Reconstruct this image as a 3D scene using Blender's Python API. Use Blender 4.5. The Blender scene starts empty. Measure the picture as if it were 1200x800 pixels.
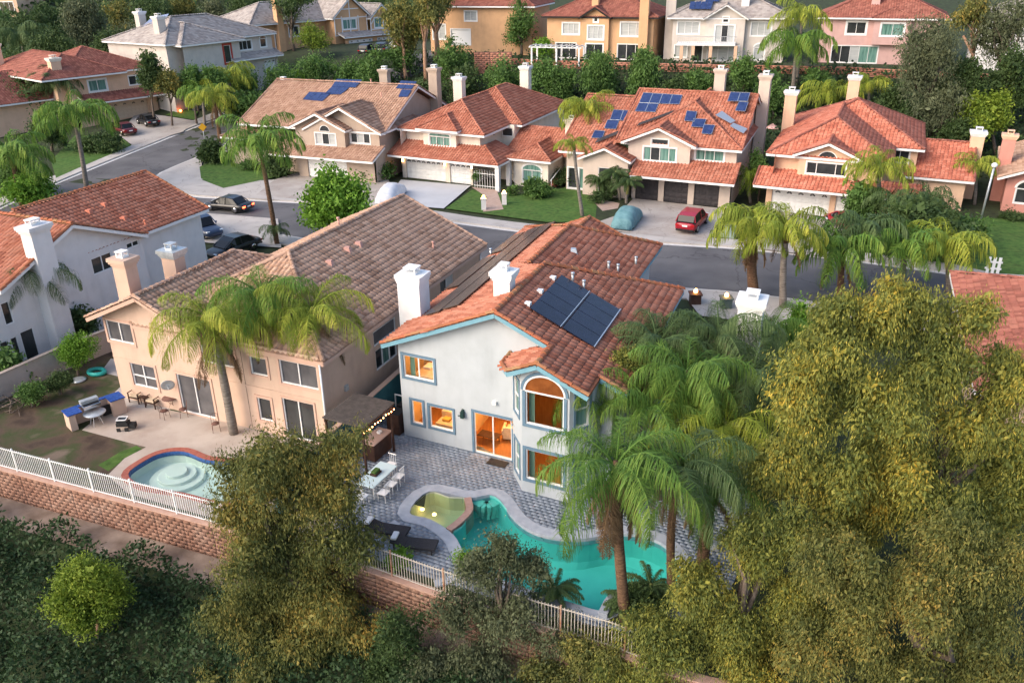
import bpy, bmesh, math, random
import numpy as np
from mathutils import Vector, Matrix, noise
random.seed(7); RS = np.random.RandomState(11)
R = math.radians; PI = math.pi
scene = bpy.context.scene
col = scene.collection
# ---------------------------------------------------------------- camera
FPX, PITCH, CAMH, ROLL = 993.0, R(24.63), 22.3, R(-.827)
cd = bpy.data.cameras.new('camera'); cam = bpy.data.objects.new('camera', cd); col.objects.link(cam)
cd.sensor_width = 36; cd.lens = 36 * FPX / 1200; cd.clip_start = .2; cd.clip_end = 3000
cam.location = (0, 0, CAMH)
cam.rotation_euler = (Matrix.Rotation(R(90) - PITCH, 3, 'X') @ Matrix.Rotation(ROLL, 3, 'Z')).to_euler()
scene.camera = cam
# ---------------------------------------------------------------- sky, sun, exposure
w = bpy.data.worlds.new('World'); scene.world = w; w.use_nodes = True
nt = w.node_tree; bg = nt.nodes['Background']
sk = nt.nodes.new('ShaderNodeTexSky'); sk.sky_type = 'NISHITA'; sk.sun_disc = False
SUN_EL, SUN_AZ = R(34), R(240)          # azimuth clockwise from +Y: low in the west, behind the camera to the left
sk.sun_elevation = SUN_EL; sk.sun_rotation = SUN_AZ; sk.air_density = 1.0; sk.dust_density = 3.0; sk.altitude = 100
nt.links.new(sk.outputs[0], bg.inputs[0]); bg.inputs[1].default_value = .15
sd = bpy.data.lights.new('sun', 'SUN'); so = bpy.data.objects.new('sun', sd); col.objects.link(so)
sd.energy = 1.0; sd.angle = R(50); sd.color = (1, .84, .66)
d_ = Vector((math.sin(SUN_AZ) * math.cos(SUN_EL), math.cos(SUN_AZ) * math.cos(SUN_EL), math.sin(SUN_EL)))
so.rotation_euler = d_.to_track_quat('Z', 'Y').to_euler()
scene.view_settings.view_transform = 'Standard'; scene.view_settings.look = 'None'
scene.view_settings.exposure = 1.18; scene.view_settings.gamma = 1
scene.cycles.max_bounces = 6; scene.cycles.diffuse_bounces = 3; scene.cycles.transparent_max_bounces = 8

# ---------------------------------------------------------------- survey: a picture point met with a known level or plane
ct, st, cr_, sr_ = math.cos(PITCH), math.sin(PITCH), math.cos(ROLL), math.sin(ROLL)
def ray(x, y):
    a = x - 600; b = y - 400
    u = (cr_ * a + sr_ * b) / FPX; v = -(-sr_ * a + cr_ * b) / FPX
    return np.array((u, ct + v * st, -st + v * ct))
def at(x, y, z=0.):
    d = ray(x, y); t = (z - CAMH) / d[2]; return Vector((d[0] * t, d[1] * t, z))
def atY(x, y, Y):
    d = ray(x, y); t = Y / d[1]; return Vector((d[0] * t, Y, CAMH + d[2] * t))
def pxm(p):      # pixels (of 1200) per metre at a point
    return FPX / (p[1] * ct - (p[2] - CAMH) * st)
def sstep(x, a, b):
    t = np.clip((x - a) / (b - a), 0, 1); return t * t * (3 - 2 * t)
# fence line (top of the retaining wall) as Y over X
FL = [at(x, y) for x, y in ((-120, 512), (0, 547), (120, 579), (245, 612), (440, 668), (501, 690), (624, 732), (714, 758), (800, 792))]
FX = [p.x for p in FL]; FY = [p.y for p in FL]
FX = [-200] + FX + [60]; FY = [FY[0] + 40] + FY + [FY[-1] - 14]
def fenceY(X): return np.interp(X, FX, FY)
def terr(X, Y):
    X = np.asarray(X, float); Y = np.asarray(Y, float)
    t = Y - fenceY(X)
    low = np.where(t < 0, -1.75 - np.clip(-t - 1.6, 0, 26) * .5, 0)
    low = low + np.where(t < -2.5, .35 * np.sin(X * .55 + Y * .3) * np.sin(Y * .5 - X * .2), 0)
    q = X * .407 + Y * .914
    mid = 7.6 * sstep(q, 103, 126) + 6 * sstep(q, 165, 230)
    left = np.clip((Y - 92) * .058, 0, 1.7) + 4.0 * sstep(Y, 120, 142) + 10 * sstep(Y, 168, 215)
    k = sstep(X - (Y - 110) * -.25, -42, -20)
    up = mid * k + left * (1 - k)
    return low + np.where(t > 0, up, 0)
def onT(x, y, dz=0.):
    d = ray(x, y); t = 20.
    while t < 400:
        p = d * t
        if CAMH + p[2] < terr(p[0], p[1]) + dz: break
        t += .5
    lo, hi = t - .5, t
    for _ in range(20):
        m = (lo + hi) / 2; p = d * m
        if CAMH + p[2] < terr(p[0], p[1]) + dz: hi = m
        else: lo = m
    p = d * hi; return Vector((p[0], p[1], float(terr(p[0], p[1])) + dz))

# ---------------------------------------------------------------- materials
MATS = {}
def _n(nt, t, **k):
    n = nt.nodes.new(t)
    for a, v in k.items(): setattr(n, a, v)
    return n
def ramp(nt, cols, inp, pos=None):
    r = _n(nt, 'ShaderNodeValToRGB'); e = r.color_ramp.elements
    while len(e) < len(cols): e.new(.5)
    for i, c in enumerate(cols):
        e[i].position = pos[i] if pos else i / max(1, len(cols) - 1); e[i].color = (*c, 1)
    nt.links.new(inp, r.inputs[0]); return r.outputs[0]
def mat(name, cols, rough=.8, scale=3., spec=.3, bump=0., bscale=30., island=0., dirt=0., dirtc=(.1, .08, .06), dscale=.6, metal=0., trans=0., emit=None, estr=0., coat=0., ipos=None, stretch=None):
    """cols: colours of a noise ramp; island: how far each loose piece picks its own colour along the ramp"""
    if name in MATS: return MATS[name]
    m = bpy.data.materials.new(name); m.use_nodes = True; nt = m.node_tree; L = nt.links
    b = nt.nodes['Principled BSDF']
    tc = _n(nt, 'ShaderNodeTexCoord'); geo = _n(nt, 'ShaderNodeNewGeometry')
    src = tc.outputs['Object']
    if stretch:
        mp = _n(nt, 'ShaderNodeMapping'); mp.inputs['Scale'].default_value = stretch; L.new(src, mp.inputs[0]); src = mp.outputs[0]
    nz = _n(nt, 'ShaderNodeTexNoise'); nz.inputs['Scale'].default_value = scale; nz.inputs['Detail'].default_value = 5; L.new(src, nz.inputs['Vector'])
    f = nz.outputs[0]
    st_ = _n(nt, 'ShaderNodeMapRange'); st_.inputs[1].default_value = .3; st_.inputs[2].default_value = .7; L.new(f, st_.inputs[0]); f = st_.outputs[0]
    if island > 0:
        mx = _n(nt, 'ShaderNodeMix'); mx.inputs[0].default_value = island
        L.new(f, mx.inputs[2]); L.new(geo.outputs['Random Per Island'], mx.inputs[3]); f = mx.outputs[0]
    c = ramp(nt, cols, f, ipos) if len(cols) > 1 else None
    if dirt > 0:
        n2 = _n(nt, 'ShaderNodeTexNoise'); n2.inputs['Scale'].default_value = dscale; n2.inputs['Detail'].default_value = 7; n2.inputs['Roughness'].default_value = .65; L.new(tc.outputs['Object'], n2.inputs['Vector'])
        mr = _n(nt, 'ShaderNodeMapRange'); mr.inputs[1].default_value = .45; mr.inputs[2].default_value = .75; mr.inputs[4].default_value = dirt; L.new(n2.outputs[0], mr.inputs[0])
        mx = _n(nt, 'ShaderNodeMix', data_type='RGBA'); L.new(mr.outputs[0], mx.inputs[0])
        if c: L.new(c, mx.inputs[6])
        else: mx.inputs[6].default_value = (*cols[0], 1)
        mx.inputs[7].default_value = (*dirtc, 1); c = mx.outputs[2]
    if c: L.new(c, b.inputs['Base Color'])
    else: b.inputs['Base Color'].default_value = (*cols[0], 1)
    b.inputs['Roughness'].default_value = rough; b.inputs['Specular IOR Level'].default_value = spec; b.inputs['Metallic'].default_value = metal
    if coat: b.inputs['Coat Weight'].default_value = coat
    if bump > 0:
        n3 = _n(nt, 'ShaderNodeTexNoise'); n3.inputs['Scale'].default_value = bscale; n3.inputs['Detail'].default_value = 6; L.new(tc.outputs['Object'], n3.inputs['Vector'])
        bp = _n(nt, 'ShaderNodeBump'); bp.inputs['Strength'].default_value = bump; bp.inputs['Distance'].default_value = .03; L.new(n3.outputs[0], bp.inputs['Height']); L.new(bp.outputs[0], b.inputs['Normal'])
    if name.startswith('stucco') or name == 'white_paint':        # faint rain streaks down the walls
        mp = _n(nt, 'ShaderNodeMapping'); mp.inputs['Scale'].default_value = (1.6, 1.6, .22); L.new(tc.outputs['Object'], mp.inputs[0])
        n4 = _n(nt, 'ShaderNodeTexNoise'); n4.inputs['Scale'].default_value = 1.3; n4.inputs['Detail'].default_value = 6; L.new(mp.outputs[0], n4.inputs['Vector'])
        mr = _n(nt, 'ShaderNodeMapRange'); mr.inputs[1].default_value = .5; mr.inputs[2].default_value = .85; mr.inputs[3].default_value = 1; mr.inputs[4].default_value = .88; L.new(n4.outputs[0], mr.inputs[0])
        mm = _n(nt, 'ShaderNodeMix', data_type='RGBA', blend_type='MULTIPLY'); mm.inputs[0].default_value = 1; L.new(b.inputs['Base Color'].links[0].from_socket, mm.inputs[6]); L.new(mr.outputs[0], mm.inputs[7]); L.new(mm.outputs[2], b.inputs['Base Color'])
    if name in ('asphalt',) or name.startswith('concrete'):  # cracks, sealed joints and slab joints
        vo = _n(nt, 'ShaderNodeTexVoronoi', feature='DISTANCE_TO_EDGE'); vo.inputs['Scale'].default_value = .16 if name == 'asphalt' else .33
        nn = _n(nt, 'ShaderNodeTexNoise'); nn.inputs['Scale'].default_value = .9; nn.inputs['Detail'].default_value = 4; L.new(tc.outputs['Object'], nn.inputs['Vector'])
        va = _n(nt, 'ShaderNodeVectorMath', operation='MULTIPLY_ADD'); va.inputs[1].default_value = (1.6, 1.6, 1.6); L.new(nn.outputs['Color'], va.inputs[0]); L.new(tc.outputs['Object'], va.inputs[2]); L.new(va.outputs[0], vo.inputs['Vector'])
        mr = _n(nt, 'ShaderNodeMapRange'); mr.inputs[1].default_value = .0; mr.inputs[2].default_value = .012; mr.inputs[3].default_value = .62; mr.inputs[4].default_value = 1; L.new(vo.outputs['Distance'], mr.inputs[0])
        mm = _n(nt, 'ShaderNodeMix', data_type='RGBA', blend_type='MULTIPLY'); mm.inputs[0].default_value = 1; L.new(b.inputs['Base Color'].links[0].from_socket, mm.inputs[6]); L.new(mr.outputs[0], mm.inputs[7]); L.new(mm.outputs[2], b.inputs['Base Color'])
    if emit:
        b.inputs['Emission Color'].default_value = (*emit, 1); b.inputs['Emission Strength'].default_value = estr
    MATS[name] = m; return m
def glass(name, tint=(.9, .95, 1), refl=.35, rough=.03):
    if name in MATS: return MATS[name]
    m = bpy.data.materials.new(name); m.use_nodes = True; nt = m.node_tree; nt.nodes.clear(); L = nt.links
    o = _n(nt, 'ShaderNodeOutputMaterial'); t = _n(nt, 'ShaderNodeBsdfTransparent'); t.inputs[0].default_value = (*tint, 1)
    g = _n(nt, 'ShaderNodeBsdfGlossy'); g.inputs['Roughness'].default_value = rough
    lw = _n(nt, 'ShaderNodeLayerWeight'); lw.inputs[0].default_value = refl
    mx = _n(nt, 'ShaderNodeMixShader'); L.new(lw.outputs['Fresnel'], mx.inputs[0]); L.new(t.outputs[0], mx.inputs[1]); L.new(g.outputs[0], mx.inputs[2]); L.new(mx.outputs[0], o.inputs[0])
    MATS[name] = m; return m
def leafmat(name, cols, scale=.5, island=.5, tl=.25, ipos=None):
    if name in MATS: return MATS[name]
    m = mat(name, cols, rough=.62, scale=scale, spec=.25, island=island, ipos=ipos); nt = m.node_tree; L = nt.links
    b = nt.nodes['Principled BSDF']; out = [n for n in nt.nodes if n.type == 'OUTPUT_MATERIAL'][0]
    t = _n(nt, 'ShaderNodeBsdfTranslucent'); L.new(b.inputs['Base Color'].links[0].from_socket, t.inputs[0])
    mx = _n(nt, 'ShaderNodeMixShader'); mx.inputs[0].default_value = tl
    L.new(b.outputs[0], mx.inputs[1]); L.new(t.outputs[0], mx.inputs[2]); L.new(mx.outputs[0], out.inputs[0]); return m
def emis(name, c, s):
    return mat(name, [c], emit=c, estr=s)

# ---------------------------------------------------------------- objects
def tag(o, label=None, cat=None, group=None, kind=None):
    if label: o['label'] = label
    if cat: o['category'] = cat
    if group: o['group'] = group
    if kind: o['kind'] = kind
    return o
def empty(name, loc, label, cat, group=None, rz=0.):
    o = bpy.data.objects.new(name, None); col.objects.link(o); o.location = loc; o.rotation_euler = (0, 0, rz); o.empty_display_size = .3
    return tag(o, label, cat, group)
def link(name, me, parent=None, loc=None, rz=0.):
    o = bpy.data.objects.new(name, me); col.objects.link(o)
    if parent: o.parent = parent
    if loc is not None: o.location = loc
    if rz: o.rotation_euler = (0, 0, rz)
    return o
def copy_tree(o, parent=None, loc=None, rz=None, sc=None):
    c = o.copy(); col.objects.link(c)
    if parent: c.parent = parent
    if loc is not None: c.location = loc
    if rz is not None: c.rotation_euler = (0, 0, rz)
    if sc is not None: c.scale = (sc, sc, sc)
    for ch in list(o.children): copy_tree(ch, c)
    return c
class MB:
    def __init__(s, T=None): s.v = []; s.f = []; s.T = T; s.sm = []
    def add(s, vs, fs, smooth=False):
        n = len(s.v)
        if s.T: vs = [s.T(*p) for p in vs]
        s.v += [tuple(p) for p in vs]; s.f += [tuple(i + n for i in f) for f in fs]; s.sm += [smooth] * len(fs); return s
    def box(s, c, d, rz=0., tz=1.):       # centre of base, size; tz tapers the top
        x, y, z = d[0] / 2, d[1] / 2, d[2]; ca, sa = math.cos(rz), math.sin(rz); v = []
        for k, (h, t) in enumerate(((0, 1), (z, tz))):
            for a, b in ((-x, -y), (x, -y), (x, y), (-x, y)):
                a *= t; b *= t; v.append((c[0] + a * ca - b * sa, c[1] + a * sa + b * ca, c[2] + h))
        return s.add(v, [(3, 2, 1, 0), (4, 5, 6, 7), (0, 1, 5, 4), (1, 2, 6, 5), (2, 3, 7, 6), (3, 0, 4, 7)])
    def bar(s, p, q, w, h=None):          # rectangular bar from p to q
        h = h or w; p = Vector(p); q = Vector(q); d = (q - p).normalized()
        up = Vector((0, 0, 1)) if abs(d.z) < .95 else Vector((1, 0, 0))
        x = d.cross(up).normalized() * w / 2; y = x.cross(d).normalized() * h / 2
        v = [p - x - y, p + x - y, p + x + y, p - x + y, q - x - y, q + x - y, q + x + y, q - x + y]
        return s.add(v, [(0, 1, 2, 3), (7, 6, 5, 4), (0, 4, 5, 1), (1, 5, 6, 2), (2, 6, 7, 3), (3, 7, 4, 0)])
    def tube(s, pts, rs, n=7, cap=True):
        pts = [Vector(p) for p in pts]
        if not hasattr(rs, '__len__'): rs = [rs] * len(pts)
        v = []; f = []
        for i, p in enumerate(pts):
            d = (pts[min(i + 1, len(pts) - 1)] - pts[max(i - 1, 0)]).normalized()
            up = Vector((0, 0, 1)) if abs(d.z) < .9 else Vector((1, 0, 0))
            x = d.cross(up).normalized(); y = x.cross(d)
            for k in range(n):
                a = 2 * PI * k / n; v.append(p + (x * math.cos(a) + y * math.sin(a)) * rs[i])
        for i in range(len(pts) - 1):
            for k in range(n): f.append((i * n + k, i * n + (k + 1) % n, (i + 1) * n + (k + 1) % n, (i + 1) * n + k))
        if cap: f.append(tuple(range(n))[::-1]); f.append(tuple(range((len(pts) - 1) * n, len(pts) * n)))
        return s.add(v, f, True)
    def lathe(s, c, prof, n=16):
        v = []; f = []
        for r, z in prof:
            for k in range(n): v.append((c[0] + r * math.cos(2 * PI * k / n), c[1] + r * math.sin(2 * PI * k / n), c[2] + z))
        for i in range(len(prof) - 1):
            for k in range(n): f.append((i * n + k, i * n + (k + 1) % n, (i + 1) * n + (k + 1) % n, (i + 1) * n + k))
        f.append(tuple(range(n))[::-1]); f.append(tuple(range((len(prof) - 1) * n, len(prof) * n)))
        return s.add(v, f, True)
    def prism(s, poly, z0, z1):
        n = len(poly); v = [(p[0], p[1], z0) for p in poly] + [(p[0], p[1], z1) for p in poly]
        return s.add(v, [tuple(range(n))[::-1], tuple(range(n, 2 * n))] + [(i, (i + 1) % n, n + (i + 1) % n, n + i) for i in range(n)])
    def mesh(s, name):
        me = bpy.data.meshes.new(name); me.from_pydata(s.v, [], s.f)
        me.polygons.foreach_set('use_smooth', s.sm); me.update(); return me
    def build(s, name, m, parent=None, loc=None, rz=0., bevel=0.):
        me = s.mesh(name); me.materials.append(m)
        o = link(name, me, parent, loc, rz)
        if bevel:
            md = o.modifiers.new('b', 'BEVEL'); md.width = bevel; md.segments = 2; md.limit_method = 'ANGLE'
        return o
def npmesh(name, V, F, m, parent=None, loc=None, smooth=False, kind=None):
    """V (n,3), F (m,k) numpy"""
    me = bpy.data.meshes.new(name); n = len(V); k = F.shape[1]; mcount = len(F)
    me.vertices.add(n); me.vertices.foreach_set('co', np.ascontiguousarray(V, np.float32).ravel())
    me.loops.add(mcount * k); me.loops.foreach_set('vertex_index', np.ascontiguousarray(F, np.int32).ravel())
    me.polygons.add(mcount); me.polygons.foreach_set('loop_start', np.arange(0, mcount * k, k, dtype=np.int32))
    if smooth: me.polygons.foreach_set('use_smooth', np.ones(mcount, bool))
    me.update(calc_edges=True); me.materials.append(m)
    o = link(name, me, parent, loc)
    if kind: o['kind'] = kind
    return o
def drape(name, pts, m, dz=.004, lab=None, kind='structure', cell=3., thick=0., flat=None):
    """a sheet over the terrain, outline pts (world); thick > 0 gives it a kerb edge"""
    bm = bmesh.new(); vs = [bm.verts.new((p[0], p[1], 0)) for p in pts]
    f = bm.faces.new(vs); bmesh.ops.triangulate(bm, faces=[f])
    for _ in range(7):
        es = [e for e in bm.edges if e.calc_length() > cell]
        if not es: break
        bmesh.ops.subdivide_edges(bm, edges=es, cuts=1); bmesh.ops.triangulate(bm, faces=[f for f in bm.faces if len(f.verts) > 3])
    bm.normal_update()
    if sum(f.normal.z for f in bm.faces) < 0: bmesh.ops.reverse_faces(bm, faces=bm.faces)
    for v in bm.verts: v.co.z = (flat if flat is not None else float(terr(v.co.x, v.co.y))) + dz
    if thick:
        r = bmesh.ops.extrude_face_region(bm, geom=list(bm.faces))
        for g in r['geom']:
            if isinstance(g, bmesh.types.BMVert): g.co.z += thick
    me = bpy.data.meshes.new(name); bm.to_mesh(me); bm.free(); me.materials.append(m)
    o = link(name, me); o['kind'] = kind
    if lab: o['label'] = lab
    return o
def offset_line(pts, d):
    out = []
    for i, p in enumerate(pts):
        a = pts[max(0, i - 1)]; b = pts[min(len(pts) - 1, i + 1)]
        t = Vector((b.x - a.x, b.y - a.y)).normalized(); out.append(Vector((p.x - t.y * d, p.y + t.x * d, p.z)))
    return out
def smooth_line(pts, n=6, closed=False):
    """Catmull-Rom through points"""
    P = [Vector(p) for p in pts]; N = len(P); out = []
    rng = range(N) if closed else range(N - 1)
    for i in rng:
        g = (lambda k: P[k % N]) if closed else (lambda k: P[min(max(k, 0), N - 1)])
        a, b, c, d = g(i - 1), g(i), g(i + 1), g(i + 2)
        for k in range(n):
            t = k / n
            out.append(.5 * ((2 * b) + (c - a) * t + (2 * a - 5 * b + 4 * c - d) * t * t + (3 * b - a - 3 * c + d) * t ** 3))
    if not closed: out.append(P[-1])
    return out
# ---------------------------------------------------------------- palette
STUCCO = lambda n, c, d=.25: mat('stucco_' + n, [tuple(x * .93 for x in c), c, tuple(min(1, x * 1.04) for x in c)], rough=.9, scale=1.2, bump=.25, bscale=40, dirt=d, dirtc=tuple(x * .72 for x in c), dscale=.9)
M_white = mat('white_paint', [(.72, .72, .71), (.8, .8, .79)], rough=.55, scale=2)
M_trimw = mat('white_trim', [(.76, .75, .74)], rough=.5)
M_dark = mat('dark_metal', [(.02, .02, .022)], rough=.5, metal=.4)
M_black = mat('black_rubber', [(.012, .012, .013), (.03, .03, .03)], rough=.7, scale=8)
M_chrome = mat('chrome', [(.7, .7, .72)], rough=.15, metal=1.)
M_gdark = mat('glass_dark', [(.016, .018, .02), (.05, .055, .058)], rough=.06, spec=.7, scale=.7)
M_cargl = mat('car_glass', [(.01, .011, .013)], rough=.12, spec=.3)
M_ggreen = mat('glass_green_curtain', [(.05, .12, .1), (.13, .26, .22), (.2, .3, .27)], rough=.12, spec=.6, scale=1.4, stretch=(4, 4, .3))
M_gwhite = mat('glass_white_blind', [(.34, .36, .36), (.5, .51, .5)], rough=.15, spec=.6, scale=2, stretch=(.4, .4, 9))
M_ggrey = mat('glass_grey_screen', [(.07, .068, .075), (.13, .125, .13)], rough=.25, spec=.5, scale=1.2)
M_solar = mat('solar_cells', [(.008, .009, .02), (.014, .017, .038)], rough=.22, spec=.35, scale=2)
M_solarb = mat('solar_film_brown', [(.05, .038, .03), (.085, .066, .055)], rough=.2, spec=.7, scale=1)
M_solarl = mat('solar_blue', [(.012, .025, .09), (.03, .05, .15)], rough=.15, spec=.7, scale=3)
M_alu = mat('aluminium', [(.55, .57, .6)], rough=.35, metal=.8)
M_galv = mat('galvanised_metal', [(.4, .44, .47), (.55, .58, .6)], rough=.4, metal=.5, scale=6)
M_conc = mat('concrete', [(.36, .335, .31), (.44, .41, .385), (.5, .47, .44)], rough=.9, scale=.7, bump=.15, dirt=.45, dirtc=(.24, .21, .19), dscale=.35)
M_concd = mat('concrete_driveway', [(.34, .31, .285), (.42, .385, .355)], rough=.9, scale=.5, bump=.15, dirt=.6, dirtc=(.22, .17, .15), dscale=.3)
M_concb = mat('coated_driveway', [(.42, .43, .45), (.5, .51, .53)], rough=.75, scale=.4, bump=.1)
M_patio = mat('beige_patio', [(.4, .33, .28), (.5, .43, .37)], rough=.85, scale=.5, bump=.15, dirt=.55, dirtc=(.24, .17, .13), dscale=.45)
M_asph = mat('asphalt', [(.09, .088, .094), (.115, .112, .118), (.14, .137, .142)], rough=.9, scale=.35, bump=.3, bscale=60, dirt=.3, dirtc=(.045, .045, .05), dscale=.15)
M_dirt = mat('dirt', [(.14, .1, .075), (.22, .165, .13), (.3, .235, .19)], rough=1, scale=1.1, bump=.5, bscale=9)
M_dirt2 = mat('bare_yard_soil', [(.045, .03, .022), (.085, .058, .04), (.045, .06, .02), (.16, .12, .09)], rough=1, scale=.55, bump=.6, bscale=6)
M_lawn = mat('lawn', [(.03, .07, .012), (.055, .12, .02), (.08, .15, .03)], rough=1, scale=2.5, bump=.7, bscale=25, dirt=.3, dirtc=(.1, .1, .03), dscale=.8)
M_soil = mat('garden_soil', [(.022, .026, .014), (.034, .045, .02), (.04, .06, .022)], rough=1, scale=1.5, bump=.6, bscale=8)
M_slope = mat('slope_soil', [(.012, .02, .008), (.025, .038, .014), (.035, .03, .018)], rough=1, scale=.8, bump=.6, bscale=6)
M_brickw = mat('slump_block', [(.17, .085, .06), (.22, .115, .08), (.26, .145, .105), (.31, .2, .155)], rough=.95, scale=.8, bump=.5, bscale=22, island=.3, dirt=.3, dirtc=(.4, .31, .25), dscale=1.1)
M_mortar = mat('mortar', [(.16, .08, .06), (.22, .12, .09)], rough=1, scale=5)
M_bark = mat('bark', [(.07, .05, .038), (.13, .1, .08), (.2, .16, .13)], rough=1, scale=5, bump=.8, bscale=14, stretch=(3, 3, .6))
M_barkp = mat('eucalyptus_bark', [(.2, .1, .06), (.34, .2, .13), (.42, .3, .22)], rough=.9, scale=3, bump=.4, stretch=(3, 3, .4))
M_palmt = mat('palm_trunk', [(.12, .1, .085), (.2, .17, .145), (.26, .23, .2)], rough=1, scale=3, bump=.7, bscale=10, stretch=(1, 1, 6))
M_palmd = mat('palm_trunk_brown', [(.06, .035, .02), (.13, .075, .045), (.2, .12, .07)], rough=1, scale=6, bump=.8, bscale=12, stretch=(1, 1, 4))
# ---------------------------------------------------------------- the ground, one sheet
def build_ground():
    xs = np.concatenate([np.arange(-460, -100, 15), np.arange(-100, 100, 1.5), np.arange(100, 461, 15)])
    ts = np.concatenate([np.arange(-80, -30, 5), np.arange(-30, -3, 1.), [-3, -2.4, -1.7, -1, -.4, -.05, .05, .5, 1, 3], np.arange(5, 100, 2.5), np.arange(100, 240, 4), np.arange(240, 600, 30)])
    X, Tt = np.meshgrid(xs, ts); Y = fenceY(X) + Tt; Z = terr(X, Y)
    bumps = np.where(Tt < -2, .12 * np.sin(X * 1.7 + Tt * 2.1) * np.sin(Tt * 1.3), 0); Z = Z + bumps
    V = np.stack([X, Y, Z], -1).reshape(-1, 3); ny, nx = X.shape
    i, j = np.meshgrid(np.arange(nx - 1), np.arange(ny - 1)); a = (j * nx + i).ravel()
    F = np.stack([a, a + 1, a + nx + 1, a + nx], -1)
    o = npmesh('ground', V, F, M_soil, kind='structure', smooth=False); o['label'] = 'dark soil ground between lots and down the planted slope'
    return o
build_ground()
# far curb of the main street, then 10.6 m to the near curb
farc = [onT(x, y) for x, y in ((1290, 352), (1200, 334), (1100, 318), (985, 303), (860, 290), (740, 283), (640, 274), (545, 262), (470, 250), (400, 240), (330, 236), (262, 232), (222, 229), (198, 220), (183, 209), (206, 196), (240, 182), (275, 165), (310, 142))]
leftc = [onT(x, y) for x, y in ((290, 128), (262, 136), (232, 147), (170, 172), (110, 196), (57, 218), (0, 243), (-80, 280))]
nearc = offset_line(farc[:12], 10.6)
drape('street', farc + leftc + nearc[::-1], M_asph, dz=.004, lab='dark grey asphalt street curving past the houses')
def strip(name, line, w, m, dz, thick=0., lab=None, side=1, kind='structure', cell=4):
    o2 = offset_line(line, w * side)
    return drape(name, list(line) + o2[::-1], m, dz=dz, thick=thick, lab=lab, kind=kind, cell=cell)
# kerb + pavement on far side (offset away from road)
M_kerb = mat('kerb_concrete', [(.5, .48, .46), (.6, .58, .56)], rough=.85, scale=3)
fc_main = smooth_line(farc[:13], 2)
fall = smooth_line(farc, 2); lall = smooth_line(leftc, 2); nall = smooth_line(nearc, 2)
strip('gutter', fall, .45, M_kerb, .009, lab='pale concrete gutter along the far side of the street')
strip('gutter', lall, .45, M_kerb, .009, lab='pale concrete gutter along the uphill left side of the street')
strip('gutter', nall, .45, M_kerb, .009, lab='pale concrete gutter along the near side of the street', side=-1)
strip('pavement', fall, 1.9, M_conc, .0, .13, lab='concrete pavement and kerb in front of the far houses', side=-1)
strip('pavement', lall, 1.9, M_conc, .0, .13, lab='concrete pavement and kerb on the left side of the side street', side=-1)
strip('pavement', nall, 1.9, M_conc, .0, .13, lab='concrete pavement and kerb on the near side of the street')
def pxpoly(name, px, m, dz, thick=0., lab=None, kind='structure', z=None, sm=0, cell=3.):
    P = [onT(*p) if z is None else at(*p, z) for p in px]
    if sm: P = smooth_line(P, sm, True)
    return drape(name, P, m, dz=dz, thick=thick, lab=lab, kind=kind, flat=z, cell=cell)
# far lots, left to right
pxpoly('driveway', ((148, 148), (160, 132), (200, 138), (230, 143), (214, 156), (156, 172), (140, 160)), M_concd, .14, lab='pale driveway of the peach house at the left with two parked cars')
pxpoly('lawn', ((60, 190), (88, 160), (140, 160), (154, 172), (95, 197), (66, 210)), M_lawn, .14, lab='lawn in front of the peach house beside the side street')
pxpoly('lawn', ((194, 136), (210, 128), (232, 132), (228, 142)), M_lawn, .143, lab='small lawn strip right of the peach house driveway')
pxpoly('driveway', ((352, 203), (455, 212), (470, 236), (400, 240), (300, 230), (322, 212)), M_concd, .14, lab='pale driveway of the tan house behind the green tree')
pxpoly('lawn', ((234, 197), (250, 190), (290, 190), (330, 196), (340, 205), (300, 214), (262, 222), (236, 212)), M_lawn, .143, lab='corner lawn left of the tan house driveway')
pxpoly('driveway', ((470, 212), (552, 219), (548, 222), (520, 246), (470, 242), (440, 236), (462, 222)), M_concb, .145, lab='smooth pale blue coated driveway of the white house')
pxpoly('lawn', ((553, 224), (600, 230), (660, 222), (672, 218), (700, 238), (697, 262), (640, 262), (522, 246)), M_lawn, .143, lab='green front lawn of the white house')
pxpoly('path', ((553, 221), (582, 224), (590, 247), (566, 250), (571, 233)), mat('pink_paver', [(.36, .25, .2), (.46, .34, .28)], scale=4), .15, lab='beige paver path edged in red brick across the lawn')
pxpoly('lawn', ((672, 218), (735, 222), (745, 246), (716, 262), (697, 262), (700, 240)), M_soil, .141, lab='planting bed between two front lawns')
pxpoly('driveway', ((742, 234), (846, 246), (848, 250), (830, 286), (790, 281), (716, 272), (700, 262), (720, 255), (733, 244)), M_concd, .147, lab='wide concrete driveway of the house with dark garage doors')
pxpoly('path', ((697, 240), (708, 236), (726, 240), (724, 246), (706, 249)), mat('pink_paver', []), .152, lab='round pink paver patch beside the planting bed')
pxpoly('lawn', ((848, 252), (858, 254), (852, 280), (832, 280)), M_lawn, .15, lab='narrow lawn strip beside the red car driveway')
pxpoly('driveway', ((900, 247), (995, 262), (1010, 268), (985, 305), (880, 292), (870, 284)), M_concd, .147, lab='concrete driveway of the peach red roofed house')
pxpoly('lawn', ((1150, 256), (1240, 264), (1290, 330), (1165, 322), (1120, 312), (1010, 296), (1030, 270)), M_lawn, .143, lab='green lawn at the right with a small white picket')
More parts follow.
